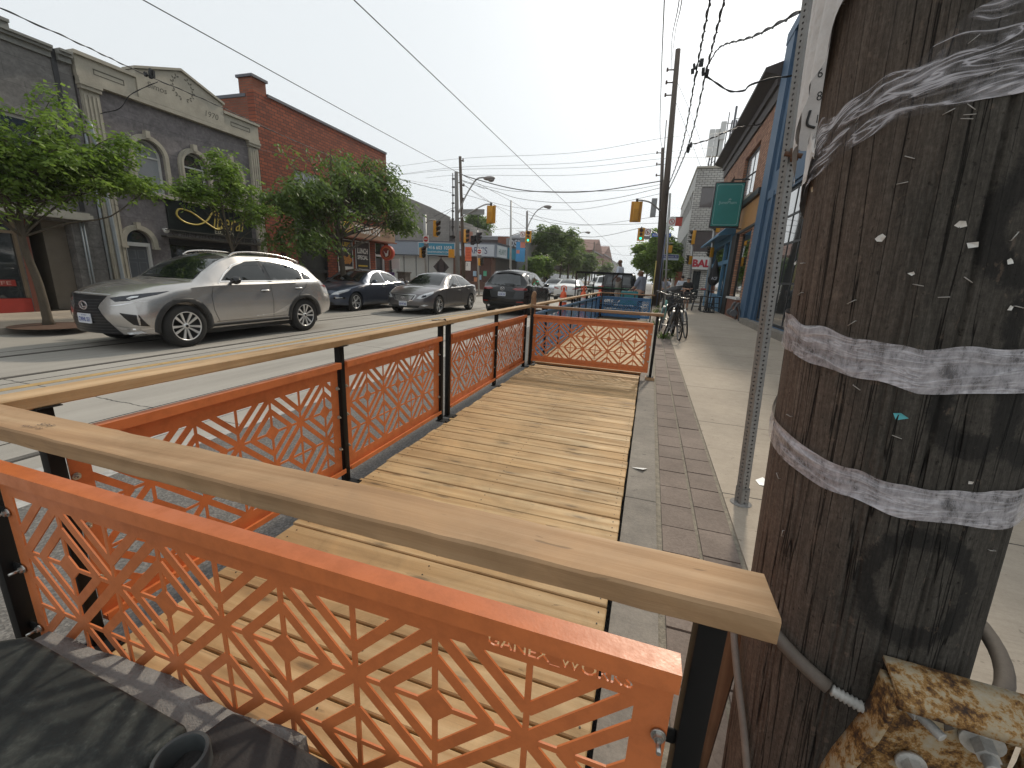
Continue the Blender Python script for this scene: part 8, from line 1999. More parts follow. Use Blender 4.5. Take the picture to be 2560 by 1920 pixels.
WIRE = M('wire_black', (.012, .012, .013), .6, var=0); WIREL = M('wire_grey', (.10, .10, .105), .5, .3, var=0)
def wire(label, pts, r=.012, mat=None, group='overhead wires', twist=False, name='overhead_wire'):
    P = smooth_path(pts, 10); b = MB(); b.tube(P, r, 5, caps=False)
    if twist:
        L = 0; Q = []
        for i, p in enumerate(P): Q.append(p)
        fine = []
        for i in range(len(P)-1):
            k = 10
            for j in range(k): fine.append(P[i].lerp(P[i+1], j/k))
        s_ = 0; H = []
        for i, p in enumerate(fine):
            if i: s_ += (p-fine[i-1]).length
            H.append(p+Vector((math.cos(s_*9)*r*1.6, 0, math.sin(s_*9)*r*1.6)))
        b.tube(H, r*.8, 4, caps=False)
    return tag(b.build(name, mat or WIRE), label, 'wire', group)
W = {
'cable crossing from the top left corner to the far left poles': ([(-10.74, 5.2, 5.32), (-10.94, 6.3, 5.36), (-12.12, 8.3, 5.7), (-12.31, 10.2, 5.74), (-13.18, 15.0, 5.88), (-14.0, 21.0, 6.26), (-12.13, 25.0, 6.14)], .009, 1),
'service cable dropping from the splice to the stone building': ([(-13.5, 8.0, 4.85), (-12.9, 8.1, 4.98), (-12.56, 8.2, 5.3), (-12.05, 8.5, 5.63)], .008, 1),
'thin pale wire passing in front of the arched windows': ([(-13.23, 8.8, 4.72), (-12.96, 12.0, 5.12), (-12.49, 15.5, 5.33), (-12.2, 24.0, 6.3)], .006, 2),
'thick span cable from lamp pole to right utility pole': ([(-11.76, 25.0, 7.26), (-10.82, 24.9, 6.92), (-8.08, 25.0, 6.3), (-5.74, 26.0, 6.29), (-3.32, 26.5, 6.47), (-.1, 27.0, 7.02)], .026, 0),
'span wire with small clamps just under the thick cable': ([(-11.45, 25.0, 6.79), (-8.47, 25.0, 6.22), (-6.4, 26.0, 6.35), (-2.22, 26.5, 6.45), (-.1, 27.0, 6.84)], .010, 0),
'sagging span wire second below the thick cable': ([(-12.31, 27.0, 7.17), (-10.16, 27.0, 6.61), (-8.44, 27.3, 6.17), (-5.62, 27.5, 5.97), (-2.71, 27.0, 6.12), (-.1, 27.0, 6.67)], .013, 0),
'span wire carrying the trolley wire hangers': ([(-12.3, 27.0, 6.43), (-9.4, 27.0, 5.74), (-7.26, 27.0, 5.52), (-4.57, 27.0, 5.52), (-2.08, 27.0, 5.94), (-.1, 27.0, 6.36)], .010, 0),
'far span wire beyond the crossing, upper': ([(-10.95, 38.0, 6.45), (-8.2, 38.0, 6.0), (-5.26, 37.0, 5.82), (-2.61, 36.0, 6.01), (0, 36.0, 6.4)], .013, 0),
'far span wire beyond the crossing, lower': ([(-11.1, 38.0, 6.74), (-7.26, 38.0, 6.06), (-4.38, 37.0, 5.84), (0, 36.0, 5.9)], .013, 0),
'span wire joining the two green signals': ([(-10.95, 38.0, 5.52), (-8.55, 39.0, 5.25), (-6.4, 39.0, 5.09), (-4.52, 39.0, 5.16), (-1.4, 38.0, 5.76)], .018, 0),
'topmost power line across the sky': ([(-20.23, 30.0, 8.85), (-12.5, 27.0, 8.53), (-5.25, 27.0, 8.62), (-.17, 27.0, 9.2), (2.58, 33, 11.0), (4.52, 38, 12.7)], .009, 2),
'second power line from the top': ([(-18.91, 30.0, 8.39), (-12.57, 27.0, 8.03), (-5.21, 27.0, 8.07), (-.09, 27.0, 8.49), (3, 33, 10.2)], .009, 2),
'third power line from the top': ([(-18.91, 30.0, 8.36), (-12.57, 27.0, 7.9), (-5.19, 27.0, 7.82), (-.05, 27.0, 8.16), (3, 33, 9.6)], .009, 2),
'lowest of the four parallel power lines': ([(-16.71, 30.0, 8.11), (-12.48, 27.0, 7.56), (-5.15, 27.0, 7.42), (-.01, 27.0, 7.86)], .009, 2),
'upper curved drop wire left of the concrete pole': ([(-12.81, 24.0, 4.66), (-12.05, 24.5, 5.12), (-11.85, 25.0, 5.37)], .010, 0),
'lower curved drop wire to the near left signal': ([(-12.03, 23.0, 4.3), (-11.8, 24.0, 4.92), (-11.8, 25.0, 5.37)], .010, 0),
'diagonal wire from the concrete pole to the far left corner': ([(-11.8, 25.0, 6.79), (-10.36, 27.0, 5.91), (-11.1, 38.0, 5.56)], .010, 0),
'diagonal wire from the brown pole to the far left corner': ([(-12.45, 27.0, 7.12), (-11.42, 30.0, 6.33), (-11.1, 38.0, 6.56)], .010, 0),
'low looping wire over the pharmacy roof': ([(-12.2, 27.0, 4.31), (-11.9, 29, 4.3), (-11.6, 33.0, 5.0), (-11.1, 38.0, 5.61)], .014, 0),
'service cable from the small splice box to the brick cornice': ([(3.5, 21.5, 7.95), (2.4, 19.6, 7.3), (1.2, 17.6, 6.35), (.75, 17.0, 6.1)], .016, 1),
'left bundled cable running down the right side': ([(.20, 2.0, 5.0), (.32, 8.0, 5.6), (.40, 12.0, 6.35), (.45, 19.0, 6.35), (.1, 26.8, 6.27)], .014, 1),
'right bundled cable running down the right side': ([(.40, 2.0, 5.0), (.52, 8.0, 5.58), (.62, 12.0, 6.3), (.60, 17.0, 5.95), (.2, 26.8, 6.27)], .014, 1),
'leftmost long wire along the right kerb': ([(-.30, 3.0, 5.2), (-.34, 8.0, 5.68), (-.42, 14.0, 6.84), (-.44, 22.0, 7.9), (-.4, 36, 10.9)], .010, 0),
'wire climbing to the top of the tall leaning pole, left': ([(-.10, 3.0, 4.3), (-.12, 8.0, 5.66), (-.31, 16.0, 8.75), (-.37, 26.8, 12.38)], .009, 0),
'wire climbing to the top of the tall leaning pole, right': ([(-.06, 3.0, 4.3), (-.08, 8.0, 5.66), (-.24, 16.0, 9.0), (-.40, 26.8, 12.81)], .009, 0),
'upper drop cable toward the big near pole': ([(.87, 4.5, 3.61), (.85, 7.0, 4.59), (.69, 10.0, 5.82), (.62, 12.0, 6.34)], .010, 1),
'lower drop cable toward the blue building': ([(3.5, 12.5, 6.3), (1.75, 12, 5.95), (1.48, 12.2, 5.85), (1.1, 12.4, 6.0), (.66, 12.4, 6.3)], .014, 1),
'trolley wire over the near track': ([(-4.95, -5, 5.5), (-4.95, 10, 5.5), (-5.0, 30, 5.45), (-5.0, 60, 5.45), (-5.0, 150, 5.45)], .009, 0),
'trolley wire over the far track': ([(-7.95, -5, 5.3), (-7.95, 10, 5.3), (-8.0, 28, 5.5), (-8.0, 60, 5.45), (-8.0, 150, 5.45)], .009, 0),
'pull-off wire from the concrete pole to the far track': ([(-11.8, 25, 6.5), (-10.2, 22, 6.2), (-8.0, 20, 5.35)], .008, 0),
'diagonal guy from the tall pole to the white building, upper': ([(-.2, 27, 12.2), (1.2, 31, 11.3), (3.2, 40.6, 10.9)], .009, 2),
'diagonal guy from the tall pole to the white building, lower': ([(-.1, 27, 11.2), (1.2, 31, 10.2), (3.0, 40.6, 10.2)], .009, 2),
'distant span wire over the road': ([(-11, 60, 6.6), (-5, 60, 5.9), (1, 60, 6.7)], .014, 0),
'most distant span wire over the road': ([(-11, 85, 7.0), (-5, 85, 6.2), (1, 85, 7.0)], .016, 0),
}
for k, (pts, r, md) in W.items(): wire(k, pts, r, WIREL if md == 2 else WIRE, twist=(md == 1))
for lab, c in (('black cable splice cluster on the left bundled cable', (.41, 12.2, 6.34)), ('black cable splice cluster on the right bundled cable', (.63, 12.3, 6.28)), ('small grey splice box hanging on the right cable', (.70, 17.0, 5.92)), ('splice cluster of the cable before the cream pediment', (-12.1, 8.35, 5.70))):
    b = MB(); rr = random.Random(hash(lab) % 99 if 0 else len(lab))
    for k in range(5): p = Vector(c)+Vector((rr.uniform(-.09, .09), rr.uniform(-.1, .1), rr.uniform(-.12, .12))); q = p+Vector((rr.uniform(-.03, .03), 0, rr.uniform(.08, .16))); b.bar(p, q, .07, .05)
    tag(b.build('cable_splice', WIRE), lab, 'cable splice', 'cable splices')
# far utility / lamp poles on both sides
for i, (x, y, h) in enumerate(((-11.2, 60, 8), (-11.2, 85, 8.5), (.8, 60, 9), (.8, 85, 9))):
    utility('utility_pole', ('far wooden pole left, first beyond the crossing', 'far wooden pole left, second beyond the crossing', 'far wooden pole right, first beyond the crossing', 'far wooden pole right, second beyond the crossing')[i], (x, y, .12), (x-.1, y, h), .15, .1, PWOOD, arms=((.95, .3),))
cobra(thing('street_lamp', 'tiny distant street lamp over the middle of the view', 'street lamp', (-11.2, 60, 6)), [(-11.2, 60, 6.2), (-10.6, 60, 7.2), (-9.6, 60, 7.6), (-9.2, 60, 7.6)], (-9.0, 60, 7.6))
# ------------------------------------------------------------------ barrels, trailer, bin, bikes, bar furniture
CON = M('barrel_orange', (.75, .11, .03), .5, var=.1); REFL = M('barrel_white', (.6, .6, .6), .4)
for i, (x, y) in enumerate(((-2.95, 15.2), (-2.45, 16.6), (-2.1, 19.0))):
    t = thing('construction_barrel', ('orange traffic barrel nearest the white sedan, leftmost of three', 'middle orange traffic barrel behind the blue railing', 'rightmost orange barrel, half hidden by the trailer gate')[i], 'traffic barrel', (x, y, 0), group='orange barrels')
    b = MB(); b.lathe([(.001, 0), (.24, 0), (.24, .08), (.17, .1), (.16, .32), (.15, .34), (.14, .58), (.13, .6), (.12, .86), (.08, .98), (.045, 1.0), (.045, 1.12), (.06, 1.14), (.001, 1.16)], 24, 'z', (x, y, 0)); b.build('body', CON, t)
    b = MB(); b.lathe([(.166, .36), (.157, .50)], 24, 'z', (x, y, 0)); b.lathe([(.150, .64), (.141, .78)], 24, 'z', (x, y, 0)); b.build('reflective_band', REFL, t)
    b = MB(); b.tube(smooth_path([(x-.08, y, 1.05), (x-.09, y, 1.16), (x, y, 1.2), (x+.09, y, 1.16), (x+.08, y, 1.05)], 4), .018, 6); b.build('handle', CON, t)
tr = thing('utility_trailer', 'black open utility trailer with raised mesh gate behind the blue railing', 'trailer', (-1.75, 20, 0))
b = MB(); b.b(-2.75, -.75, 17.1, 22.0, .5, .56)
for x in (-2.75, -.75):
    b.b(x-.025, x+.025, 17.1, 22, .56, .62); b.b(x-.025, x+.025, 17.1, 22, .98, 1.03)
    for k in range(6): b.b(x-.02, x+.02, 17.12+k*.97, 17.16+k*.97, .62, .98)
b.b(-2.75, -.75, 21.95, 22.0, .98, 1.03); b.b(-1.85, -1.75, 22, 23.6, .48, .55); b.build('bed', BLACKM, tr)
b = MB()
for z0_, z1_, yy in ((.60, .64, 17.02), (1.12, 1.17, 17.0), (1.68, 1.76, 16.98)): b.b(-2.85, -.72, yy-.02, yy+.02, z0_, z1_)
for k in range(7): b.bar((-2.84+k*.352, 17.02, .56), (-2.84+k*.352, 16.98, 1.68), .035)
b.build('gate', BLACKM, tr)
b = MB(); b.b(-2.84, -.73, 17.03, 17.05, 1.171, 1.20); b.build('green_strip', M('strap_green', (.03, .14, .06), .6), tr)
for sg in (-2.95, -.55):
    b = MB(); b.lathe([(.001, -.09), (.20, -.09), (.31, -.08), (.33, -.04), (.33, .04), (.31, .08), (.20, .09), (.001, .09)], 28, 'x', (sg, 19.8, .33)); b.build('wheel', TYRE, tr)
t = thing('tool_case', 'teal plastic tool case standing on the trailer bed edge', 'tool case', (-.85, 16.2, .9)); b = MB(); b.b(-1.02, -.42, 16.0, 16.22, .62, 1.12); b.build('case', M('tool_teal', (.01, .17, .19), .5, var=.15), t, bevel=.03); b = MB(); b.tube(smooth_path([(-.85, 16.1, 1.12), (-.84, 16.1, 1.18), (-.60, 16.1, 1.18), (-.59, 16.1, 1.12)], 4), .016, 6); b.build('handle', FRD, t); b = MB(); b.b(-.95, -.9, 15.985, 15.999, .9, 1.0); b.b(-.55, -.5, 15.985, 15.999, .9, 1.0); b.build('latch', FRD, t)
b = MB(); b.b(-1.25, -.25, 15.95, 16.4, .15, .60); tag(b.build('wood_crate', FRD, bevel=.01), 'dark low box under the teal tool case', 'box')
# litter bin
t = thing('litter_bin', 'large black street litter bin with curved silver-edged lid behind the bicycles', 'litter bin', (.95, 22.3, .15))
b = MB(); b.prism([(.62, .17), (1.25, .17), (1.28, 1.02), (.60, 1.02)], lambda u, v: (u, 22.0, v), lambda u, v: (u, 22.7, v)); b.build('body', M('bin_black', (.016, .016, .018), .45, var=.2), t, bevel=.04)
b = MB(); b.prism([(.52, 1.03), (.54, 1.08), (.75, 1.22), (1.05, 1.36), (1.42, 1.42), (1.36, 1.2), (1.30, 1.03)], lambda u, v: (u, 21.95, v), lambda u, v: (u, 22.75, v)); b.build('lid', M('bin_lid', (.04, .04, .043), .25, .3, var=.1, coat=.4), t, bevel=.03)
plate(t, 'label', M('bin_label', (.5, .52, .55), .5), (.95, 21.99, .98), (1, 0, 0), (0, 0, 1), .24, .14); text('label_number', '311', BLKI, t, (.96, 21.99, .98), (1, 0, 0), (0, 0, 1), .1, h=.05, depth=.003)
# bicycles
BBLK = M('bike_black', (.015, .015, .016), .3, .2, var=.1, coat=.5); BMINT = M('bike_mint', (.22, .48, .44), .35, var=.05); SPK = M('spoke_steel', (.20, .20, .20), .45, .6, var=0)
def bicycle(label, loc, rz, frame, lean=0.0, basket=False, rad=.345):
    t = thing('bicycle', label, 'bicycle', loc, rz, 'bicycles at the kerb'); t.rotation_euler = (0, lean, rz)
    fr_, rw = (0, .52), (0, -.52)         # front wheel towards +y in local frame
    def W_(yc, nm):
        b = MB(); n = 36
        b.lathe([(rad-.018, -.016), (rad-.002, -.018), (rad+.012, -.008), (rad+.012, .008), (rad-.002, .018), (rad-.018, .016)], n, 'x', (0, yc, rad)); w = b.build(nm, TYRE, t, world=False)
        b = MB(); b.lathe([(rad-.03, -.012), (rad-.017, -.014), (rad-.017, .014), (rad-.03, .012), (rad-.03, -.012)], n, 'x', (0, yc, rad)); b.cyl((-.04, yc, rad), (.04, yc, rad), .02, n=10)
        b.build('rim', SPK, w, world=False)
        b = MB()
        for k in range(20):
            a = 2*math.pi*k/20; b.cyl((.018*(1 if k % 2 else -1), yc, rad), (0, yc+(rad-.03)*math.cos(a), rad+(rad-.03)*math.sin(a)), .0014, n=3, caps=False)
        b.build('spokes', SPK, w, world=False)
    W_(.52, 'front_wheel'); W_(-.52, 'rear_wheel')
    bb_, seat, head, hb2 = (0, -.10, .29), (0, -.25, .80), (0, .34, .86), (0, .38, .72)
    b = MB(); 
    for p, q, r in ((bb_, seat, .017), (seat, head, .016), (bb_, hb2, .019), (head, hb2, .022), (bb_, (0, -.52, rad), .011), (seat, (0, -.52, rad), .009)): b.cyl(p, q, r, n=8)
    for s in (-.05, .05): b.tube([(s*.4, .385, .70), (s, .40, .62), (s, .52, rad)], .012, 8)
    b.build('frame', frame, t, world=False)
    b = MB(); b.cyl((0, -.25, .80), (0, -.28, .93), .014, n=8); b.sphere((0, -.30, .97), .14, 12, 8, (.55, 1.0, .25)); b.build('saddle', BBLK, t, world=False)
    b = MB(); b.cyl(head, (0, .33, 1.0), .014, n=8); b.tube(smooth_path([(-.30, .22, 1.06), (-.2, .30, 1.05), (0, .34, 1.01), (.2, .30, 1.05), (.30, .22, 1.06)], 4), .013, 8); b.cyl((-.31, .20, 1.06), (-.22, .28, 1.055), .019, n=8); b.cyl((.31, .20, 1.06), (.22, .28, 1.055), .019, n=8); b.tube([(-.2, .36, 1.02), (-.28, .38, 1.03)], .006, 5); b.tube([(.2, .36, 1.02), (.28, .38, 1.03)], .006, 5); b.build('handlebar', BBLK, t, world=False)
    b = MB(); b.lathe([(.095, -.01), (.10, 0), (.095, .01)], 20, 'x', (.05, -.10, .29)); b.cyl((-.09, -.10, .29), (.09, -.10, .29), .015, n=8); b.bar((.08, -.10, .29), (.09, .06, .25), .02, .01); b.bar((-.08, -.10, .29), (-.09, -.26, .33), .02, .01); b.b(.085, .19, .02, .10, .24, .265); b.b(-.19, -.085, -.30, -.22, .32, .345); b.build('crank', SPK, t, world=False)
    b = MB(); 
    for yc, a0, a1 in ((.52, 20, 150), (-.52, 30, 190)):
        pts = [(0, yc+(rad+.03)*math.cos(R(a0+(a1-a0)*i/10)), rad+(rad+.03)*math.sin(R(a0+(a1-a0)*i/10))) for i in range(11)]
        vs = []
        for p in pts: vs += [(-.022, p[1], p[2]), (.022, p[1], p[2])]
        b.add(vs, [(2*i, 2*i+1, 2*i+3, 2*i+2) for i in range(10)], True)
    b.build('mudguard', BBLK, t, world=False)
    if basket:
        b = MB()
        for z in (.88, .96, 1.04, 1.12):
            for (p, q) in (((-.2, .38, z), (.2, .38, z)), ((.2, .38, z), (.2, .66, z)), ((.2, .66, z), (-.2, .66, z)), ((-.2, .66, z), (-.2, .38, z))): b.bar(p, q, .008)
        for k in range(11):
            x = -.2+.04*k; b.bar((x, .38, .88), (x, .38, 1.12), .006); b.bar((x, .66, .88), (x, .66, 1.12), .006)
        for k in range(8):
            y_ = .38+.04*k; b.bar((-.2, y_, .88), (-.2, y_, 1.12), .006); b.bar((.2, y_, .88), (.2, y_, 1.12), .006)
        b.build('basket', BBLK, t, world=False)
    return t
bicycle('black city bicycle with white-rimmed wheel, frontmost on the pavement edge', (.72, 11.3, .15), R(186), BBLK, R(4), True)
bicycle('second black bicycle leaning behind the frontmost one', (.50, 11.5, .15), R(172), BBLK, R(-14), False)
bicycle('black bicycle with green light on the right of the group', (.92, 11.9, .15), R(185), BBLK, R(10), False)
t = bicycle('mint green bicycle frame behind the black ones', (.40, 13.0, .15), R(175), BMINT, R(-5), False)
st = MB(); st.tube([(.66, 11.6, .15), (.66, 11.6, .95)], .03, 8); st.lathe([(.16, -.02), (.19, 0), (.16, .02), (.13, 0), (.16, -.02)], 24, 'y', (.66, 11.6, .75)); tag(st.build('bike_ring', FRD), 'dark post-and-ring bike stand between the bicycles', 'bike stand')
# bar tables and stools, folded parasol
def stool(label, x, y, mat=FRD):
    t = thing('bar_stool', label, 'bar stool', (x, y, .15), group='bar stools'); b = MB(); b.b(x-.17, x+.17, y-.17, y+.17, .88, .92); b.build('seat', mat, t, bevel=.01)
    for sx in (-1, 1):
        for sy in (-1, 1): b = MB(); b.bar((x+sx*.22, y+sy*.22, .15), (x+sx*.13, y+sy*.13, .88), .035); b.build('leg', mat, t)
    b = MB(); 
    for z in (.38, .60):
        f = .22-.09*(z-.15)/.73
        for p, q in (((-f, -f), (f, -f)), ((f, -f), (f, f)), ((f, f), (-f, f)), ((-f, f), (-f, -f))): b.bar((x+p[0], y+p[1], z), (x+q[0], y+q[1], z), .02)
    b.build('footrail', mat, t); return t
stool('black metal bar stool nearest the litter bin', 2.35, 24.1); stool('black metal bar stool under the folded parasol', 2.85, 23.1); stool('black metal bar stool at the far side of the high table', 2.75, 24.6); stool('black metal bar stool between table and blue shopfront', 3.2, 23.8)
t = thing('high_table', 'thin-topped high bar table by the blue shopfront', 'table', (2.8, 23.9, .15)); b = MB(); b.b(2.25, 3.35, 23.5, 24.2, 1.20, 1.23); b.build('tabletop', M('table_top_grey', (.12, .13, .13), .4), t); b = MB(); b.cyl((2.8, 23.85, .17), (2.8, 23.85, 1.2), .035, n=8); b.b(2.5, 3.1, 23.65, 24.05, .15, .18); b.build('pedestal', FRD, t)
b = MB(); b.b(2.42, 2.66, 24.0, 24.2, 1.232, 1.30) ; tag(b.build('red_tray', M('tray_red', (.42, .03, .02), .5)), 'small red object on the high bar table', 'tray')
t = thing('parasol', 'closed black parasol with white print beside the high table', 'parasol', (2.85, 23.2, .15))
b = MB(); b.cyl((2.85, 23.2, .15), (2.83, 23.2, 2.75), .022, n=8); b.build('pole', FRD, t)
b = MB(); m = 16; prof = [(.015, 2.72), (.06, 2.6), (.13, 2.3), (.18, 2.0), (.22, 1.8), (.20, 1.62), (.12, 1.50), (.05, 1.46)]
vs = []
for k in range(m):
    a = 2*math.pi*k/m
    for r_, z in prof: rr_ = r_*(1+.22*(1 if k % 2 else -1)*min(1, (2.8-z))); vs.append((2.84+rr_*math.cos(a), 23.2+rr_*math.sin(a), z))
L = len(prof); b.add(vs, [(k*L+i, ((k+1) % m)*L+i, ((k+1) % m)*L+i+1, k*L+i+1) for k in range(m) for i in range(L-1)], True); o = b.build('canopy', M('canopy_black', (.014, .014, .017), .7, var=.2), t)
text('print', 'ACE', M('print_white', (.5, .52, .58), .6), o, (2.83, 22.93, 1.80), (1, 0, 0), (0, 0, 1), .14, w=.26, h=.14, depth=.0, shear=.2)
b = MB(); b.lathe([(.001, 0), (.26, 0), (.26, .05), (.05, .07)], 20, 'z', (2.85, 23.2, .151)); b.build('base', FRD, t)
b = MB(); b.tube([(-.0, 0, 0), (0, 0, .01)], .01, 5)
# litter on the pavement
b = MB(); b.add([(.86, 3.02, .153), (.93, 2.99, .165), (.95, 3.06, .156), (.90, 3.12, .172), (.85, 3.09, .155)], [(0, 1, 2, 3, 4)]); tag(b.build('paper_scrap', WHT), 'small crumpled white paper on the pavement left of the sign post', 'litter')
b = MB(); b.add([(.02, 2.95, .155), (.13, 2.97, .156), (.10, 2.91, .168), (.05, 2.93, .16)], [(0, 1, 2, 3)]); tag(b.build('plastic_scrap', WHT), 'thin pale plastic scrap on the kerb beside the deck edge', 'litter')
b = MB(); b.bar((-1.64, 3.27, 1.062), (-1.70, 3.15, 1.064), .02, .003); b.bar((-1.66, 3.30, 1.061), (-1.62, 3.24, 1.064), .012, .012); tag(b.build('loose_bracket', BLACKM), 'small black steel offcut lying on the lengthwise rail joint', 'metal offcut')
# ------------------------------------------------------------------ people
SKINM = M('skin', (.50, .29, .20), .6, var=.08); SKIND = M('skin_dark', (.12, .06, .04), .6, var=.08)
def person(label, loc, rz, joints, cloth, hair, skin, glasses=None):
    """joints: dict name -> xyz in a standing local frame facing +y; cloth: list of (name, chains, material)"""
    t = thing('person', label, 'person', loc, rz)
    J = dict(pelvis=(0, 0, .95), waist=(0, 0, 1.08), chest=(0, .01, 1.32), neck=(0, 0, 1.50), head0=(0, .015, 1.58), head=(0, .02, 1.66), top=(0, .01, 1.73),
             hipL=(-.10, 0, .90), kneeL=(-.11, .02, .50), ankL=(-.11, -.01, .09), toeL=(-.12, .14, .03), hipR=(.10, 0, .90), kneeR=(.11, .02, .50), ankR=(.11, -.01, .09), toeR=(.12, .14, .03),
             shL=(-.19, 0, 1.43), elL=(-.25, -.02, 1.14), wrL=(-.25, .06, .90), shR=(.19, 0, 1.43), elR=(.25, -.02, 1.14), wrR=(.25, .06, .90))
    J.update(joints)
    rad = dict(pelvis=.135, waist=.125, chest=.15, neck=.055, head0=.07, head=.095, top=.075, hipL=.09, kneeL=.055, ankL=.04, toeL=.035, hipR=.09, kneeR=.055, ankR=.04, toeR=.035, shL=.065, elL=.043, wrL=.03, shR=.065, elR=.043, wrR=.03)
    E = [('pelvis', 'waist'), ('waist', 'chest'), ('chest', 'neck'), ('neck', 'head0'), ('head0', 'head'), ('head', 'top')]
    for s in 'LR':
        E += [('pelvis', 'hip'+s), ('hip'+s, 'knee'+s), ('knee'+s, 'ank'+s), ('ank'+s, 'toe'+s), ('chest', 'sh'+s), ('sh'+s, 'el'+s), ('el'+s, 'wr'+s)]
    def skin_mesh(name, V, Ed, Rd, mat, root=0, sub=2):
        me = bpy.data.meshes.new(name); me.from_pydata([tuple(v) for v in V], Ed, []); o = bpy.data.objects.new(name, me); COL.objects.link(o)
        md = o.modifiers.new('skin', 'SKIN'); md.use_smooth_shade = True
        if not me.skin_vertices: bpy.context.view_layer.update()
        if not me.skin_vertices:
            bm = bmesh.new(); bm.from_mesh(me); bm.verts.layers.skin.verify(); bm.to_mesh(me); bm.free()
        for i, r_ in enumerate(Rd):
            rr_ = r_ if isinstance(r_, tuple) else (r_, r_); me.skin_vertices[0].data[i].radius = rr_
        me.skin_vertices[0].data[root].use_root = True
        o.modifiers.new('sub', 'SUBSURF').levels = sub; o.modifiers['sub'].render_levels = sub
        dg = bpy.context.evaluated_depsgraph_get(); dg.update(); nm = bpy.data.meshes.new_from_object(o.evaluated_get(dg)); o.modifiers.clear(); o.data = nm; nm.materials.clear(); nm.materials.append(mat)
        nm.polygons.foreach_set('use_smooth', [True]*len(nm.polygons)); o.parent = t; return o
    names = list(J); V = [Vector(J[n]) for n in names]; Rd = [rad[n] for n in names]; Ed = [(names.index(a), names.index(b_)) for a, b_ in E]
    # hands: palm and five fingers
    for s in 'LR':
        w_ = Vector(J['wr'+s]); d = (w_-Vector(J['el'+s])).normalized(); sd = d.cross(Vector((0, 1, .2))).normalized(); pm_ = w_+d*.07; V.append(pm_); Rd.append(.032); ip = len(V)-1; Ed.append((names.index('wr'+s), ip))
        for k in range(5):
            off = sd*(k-1.5)*.017 if k < 4 else -sd*.045; q1 = pm_+off+d*(.035 if k < 4 else -.01); q2 = q1+d*(.03, .036, .033, .026, .02)[k]+Vector((0, .012, 0))
            V.append(q1); Rd.append(.0095); i1 = len(V)-1; Ed.append((ip, i1)); V.append(q2); Rd.append(.008); Ed.append((i1, i1+1))
    body = skin_mesh('body', V, Ed, Rd, skin)
    for nm, chain, rads, mat in cloth:
        Vc = []; Ec = []; Rc = []; ix = {}
        for path, rr_ in zip(chain, rads):
            prev = None
            for p, r_ in zip(path, rr_):
                key = p if isinstance(p, str) else tuple(p)
                if key not in ix: ix[key] = len(Vc); Vc.append(Vector(J[p]) if isinstance(p, str) else Vector(p)); Rc.append(r_)
                if prev is not None: Ec.append((prev, ix[key]))
                prev = ix[key]
        skin_mesh(nm, Vc, Ec, Rc, mat)
    h = Vector(J['head']); b = MB(); 
    b.sphere((h.x, h.y-.02, h.z+.035), hair[1], 16, 10, (1, 1.08, .95)); 
    if hair[2]: b.sphere((h.x, h.y-.06, h.z-.03), hair[1]*.85, 12, 8, (1, .7, 1.1))
    o = b.build('hair', hair[0], t, world=False)
    f = MB(); f.sphere((h.x, h.y+.105, h.z-.01), .016, 8, 6, (.8, 1, 1.4)); 
    for s in (-1, 1): f.sphere((h.x+s*.098, h.y, h.z), .022, 8, 6, (.4, .8, 1.2))
    f.build('nose_and_ears', skin, t, world=False)
    e = MB()
    for s in (-1, 1): e.sphere((h.x+s*.035, h.y+.088, h.z+.012), .011, 8, 6)
    e.b(h.x-.025, h.x+.025, h.y+.088, h.y+.094, h.z-.052, h.z-.045); e.build('face_features', M('face_dark', (.05, .02, .018), .5, var=0), t, world=False)
    return t
def shirt(mat, sleeve=.6, r=.0):
    f = lambda a, b_, k: None
    return ('shirt', [['pelvis', 'waist', 'chest', (0, 0, 1.46)], ['chest', 'shL', 'elL'], ['chest', 'shR', 'elR']], [[.155+r, .145+r, .165+r, .085], [.165+r, .082, .062], [.165+r, .082, .062]], mat)
def trousers(mat): return ('trousers', [[(0, 0, 1.0), 'pelvis', 'hipL', 'kneeL', 'ankL'], ['pelvis', 'hipR', 'kneeR', 'ankR']], [[.145, .15, .105, .075, .06], [.15, .105, .075, .06]], mat)
def shoes(mat): return ('shoe', [['ankL', 'toeL']], [[.05, .045]], mat), ('shoe', [['ankR', 'toeR']], [[.05, .045]], mat)
HB = M('hair_brown', (.14, .065, .03), .7, var=.2); HD = M('hair_black', (.015, .012, .011), .6, var=.2); TW = M('tee_white', (.62, .66, .74), .8, var=.06); TG = M('tee_grey', (.24, .255, .31), .85, var=.08); TB = M('dress_black', (.012, .012, .014), .8, var=.1); TRD = M('trousers_dark', (.02, .02, .024), .85); TRG = M('trousers_pale', (.30, .27, .23), .85); SHO = M('shoe_dark', (.03, .03, .04), .6)
person('man in white t-shirt seen from the side, standing up on the trailer', (-1.33, 18.9, .56), R(70), dict(head0=(0, .03, 1.58), head=(0, .055, 1.645), top=(0, .05, 1.72), wrL=(-.22, .16, .95), wrR=(.22, .18, .97)), [shirt(TW), trousers(TRG), *shoes(SHO)], (HB, .085, False), SKIND)
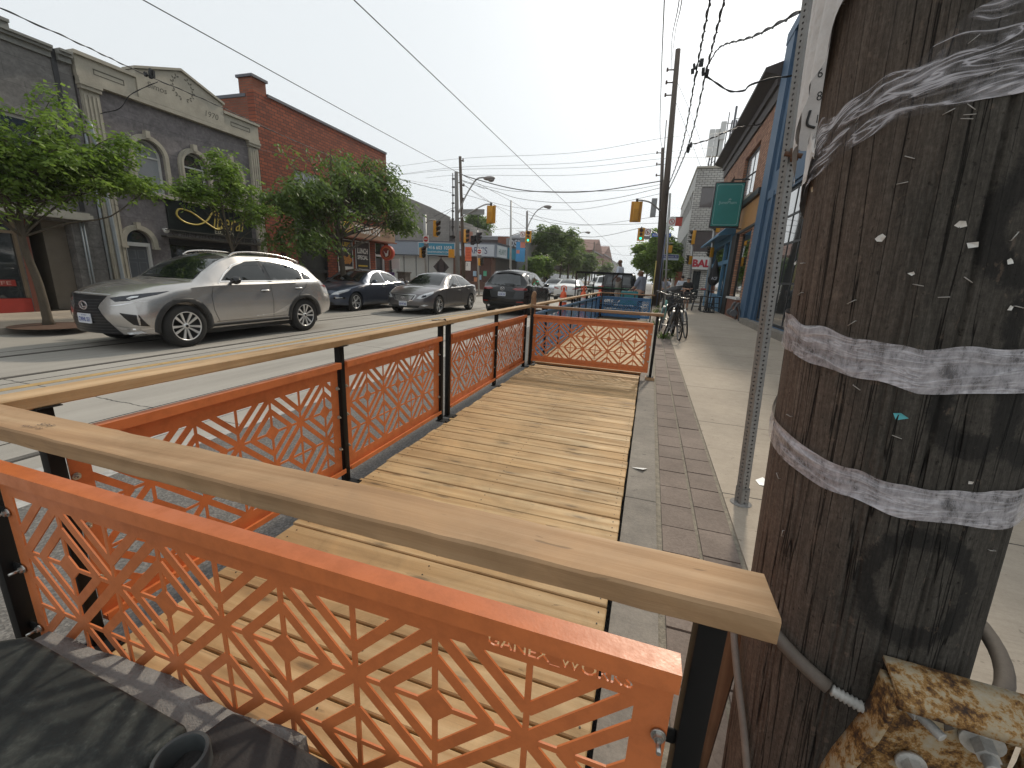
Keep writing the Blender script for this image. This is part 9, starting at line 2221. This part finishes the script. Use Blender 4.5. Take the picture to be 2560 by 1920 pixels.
person('woman with tied brown hair in grey t-shirt, reaching down to the tool case', (-.36, 16.55, .15), R(62), dict(head0=(0, .05, 1.52), head=(0, .09, 1.575), top=(0, .09, 1.65), neck=(0, .02, 1.45), elL=(-.24, .12, 1.12), wrL=(-.18, .34, .98), elR=(.24, .10, 1.12), wrR=(.16, .34, .98)), [shirt(TG, r=.005), trousers(TRD), *shoes(SHO)], (HB, .10, True), SKINM)
person('woman in black top and skirt looking down at her hands, walking toward the viewer', (1.78, 24.0, .15), R(190), dict(head0=(0, .04, 1.50), head=(0, .07, 1.555), top=(0, .06, 1.625), neck=(0, .01, 1.42), shL=(-.17, 0, 1.36), shR=(.17, 0, 1.36), elL=(-.24, .03, 1.10), wrL=(-.08, .22, 1.08), elR=(.24, .03, 1.10), wrR=(.08, .22, 1.08), kneeR=(.09, .16, .52), ankR=(.08, .10, .12), toeR=(.08, .25, .06)), [shirt(TB), ('skirt', [[(0, 0, 1.05), (0, .01, .85), (0, .04, .55)]], [[.145, .19, .20]], TB), *shoes(SHO)], (HD, .095, True), SKINM)
person('person in white shirt with dark strap right behind the woman in black', (1.62, 26.2, .15), R(10), {}, [shirt(TW), trousers(TRD), *shoes(SHO)], (HD, .095, False), SKINM)
person('distant pedestrian in dark clothes on the left pavement', (-10.4, 44.5, .12), R(180), {}, [shirt(TRD), trousers(TRD), *shoes(SHO)], (HD, .095, False), SKINM)
person('distant pedestrian in grey far along the right pavement', (.9, 33.5, .1), R(0), {}, [shirt(TG), trousers(TRD), *shoes(SHO)], (HB, .095, False), SKINM)
person('distant pedestrian with pale shirt near the far right trees', (1.3, 40.5, .15), R(180), {}, [shirt(TW), trousers(TRG), *shoes(SHO)], (HD, .095, False), SKINM)

# ------------------------------------------------------------------ hazy summer air
hz = MB(); hz.b(-300, 300, -80, 640, -1.5, 60)
HZ = bpy.data.materials.new('haze_air'); HZ.use_nodes = True; ht = HZ.node_tree; ht.nodes.clear()
ho = ht.nodes.new('ShaderNodeOutputMaterial'); hv = ht.nodes.new('ShaderNodeVolumePrincipled'); hv.inputs['Color'].default_value = (.93, .95, .97, 1); hv.inputs['Density'].default_value = .0006; hv.inputs['Anisotropy'].default_value = .3
ht.links.new(hv.outputs[0], ho.inputs['Volume'])
hb = hz.build('haze', HZ); hb['kind'] = 'stuff'
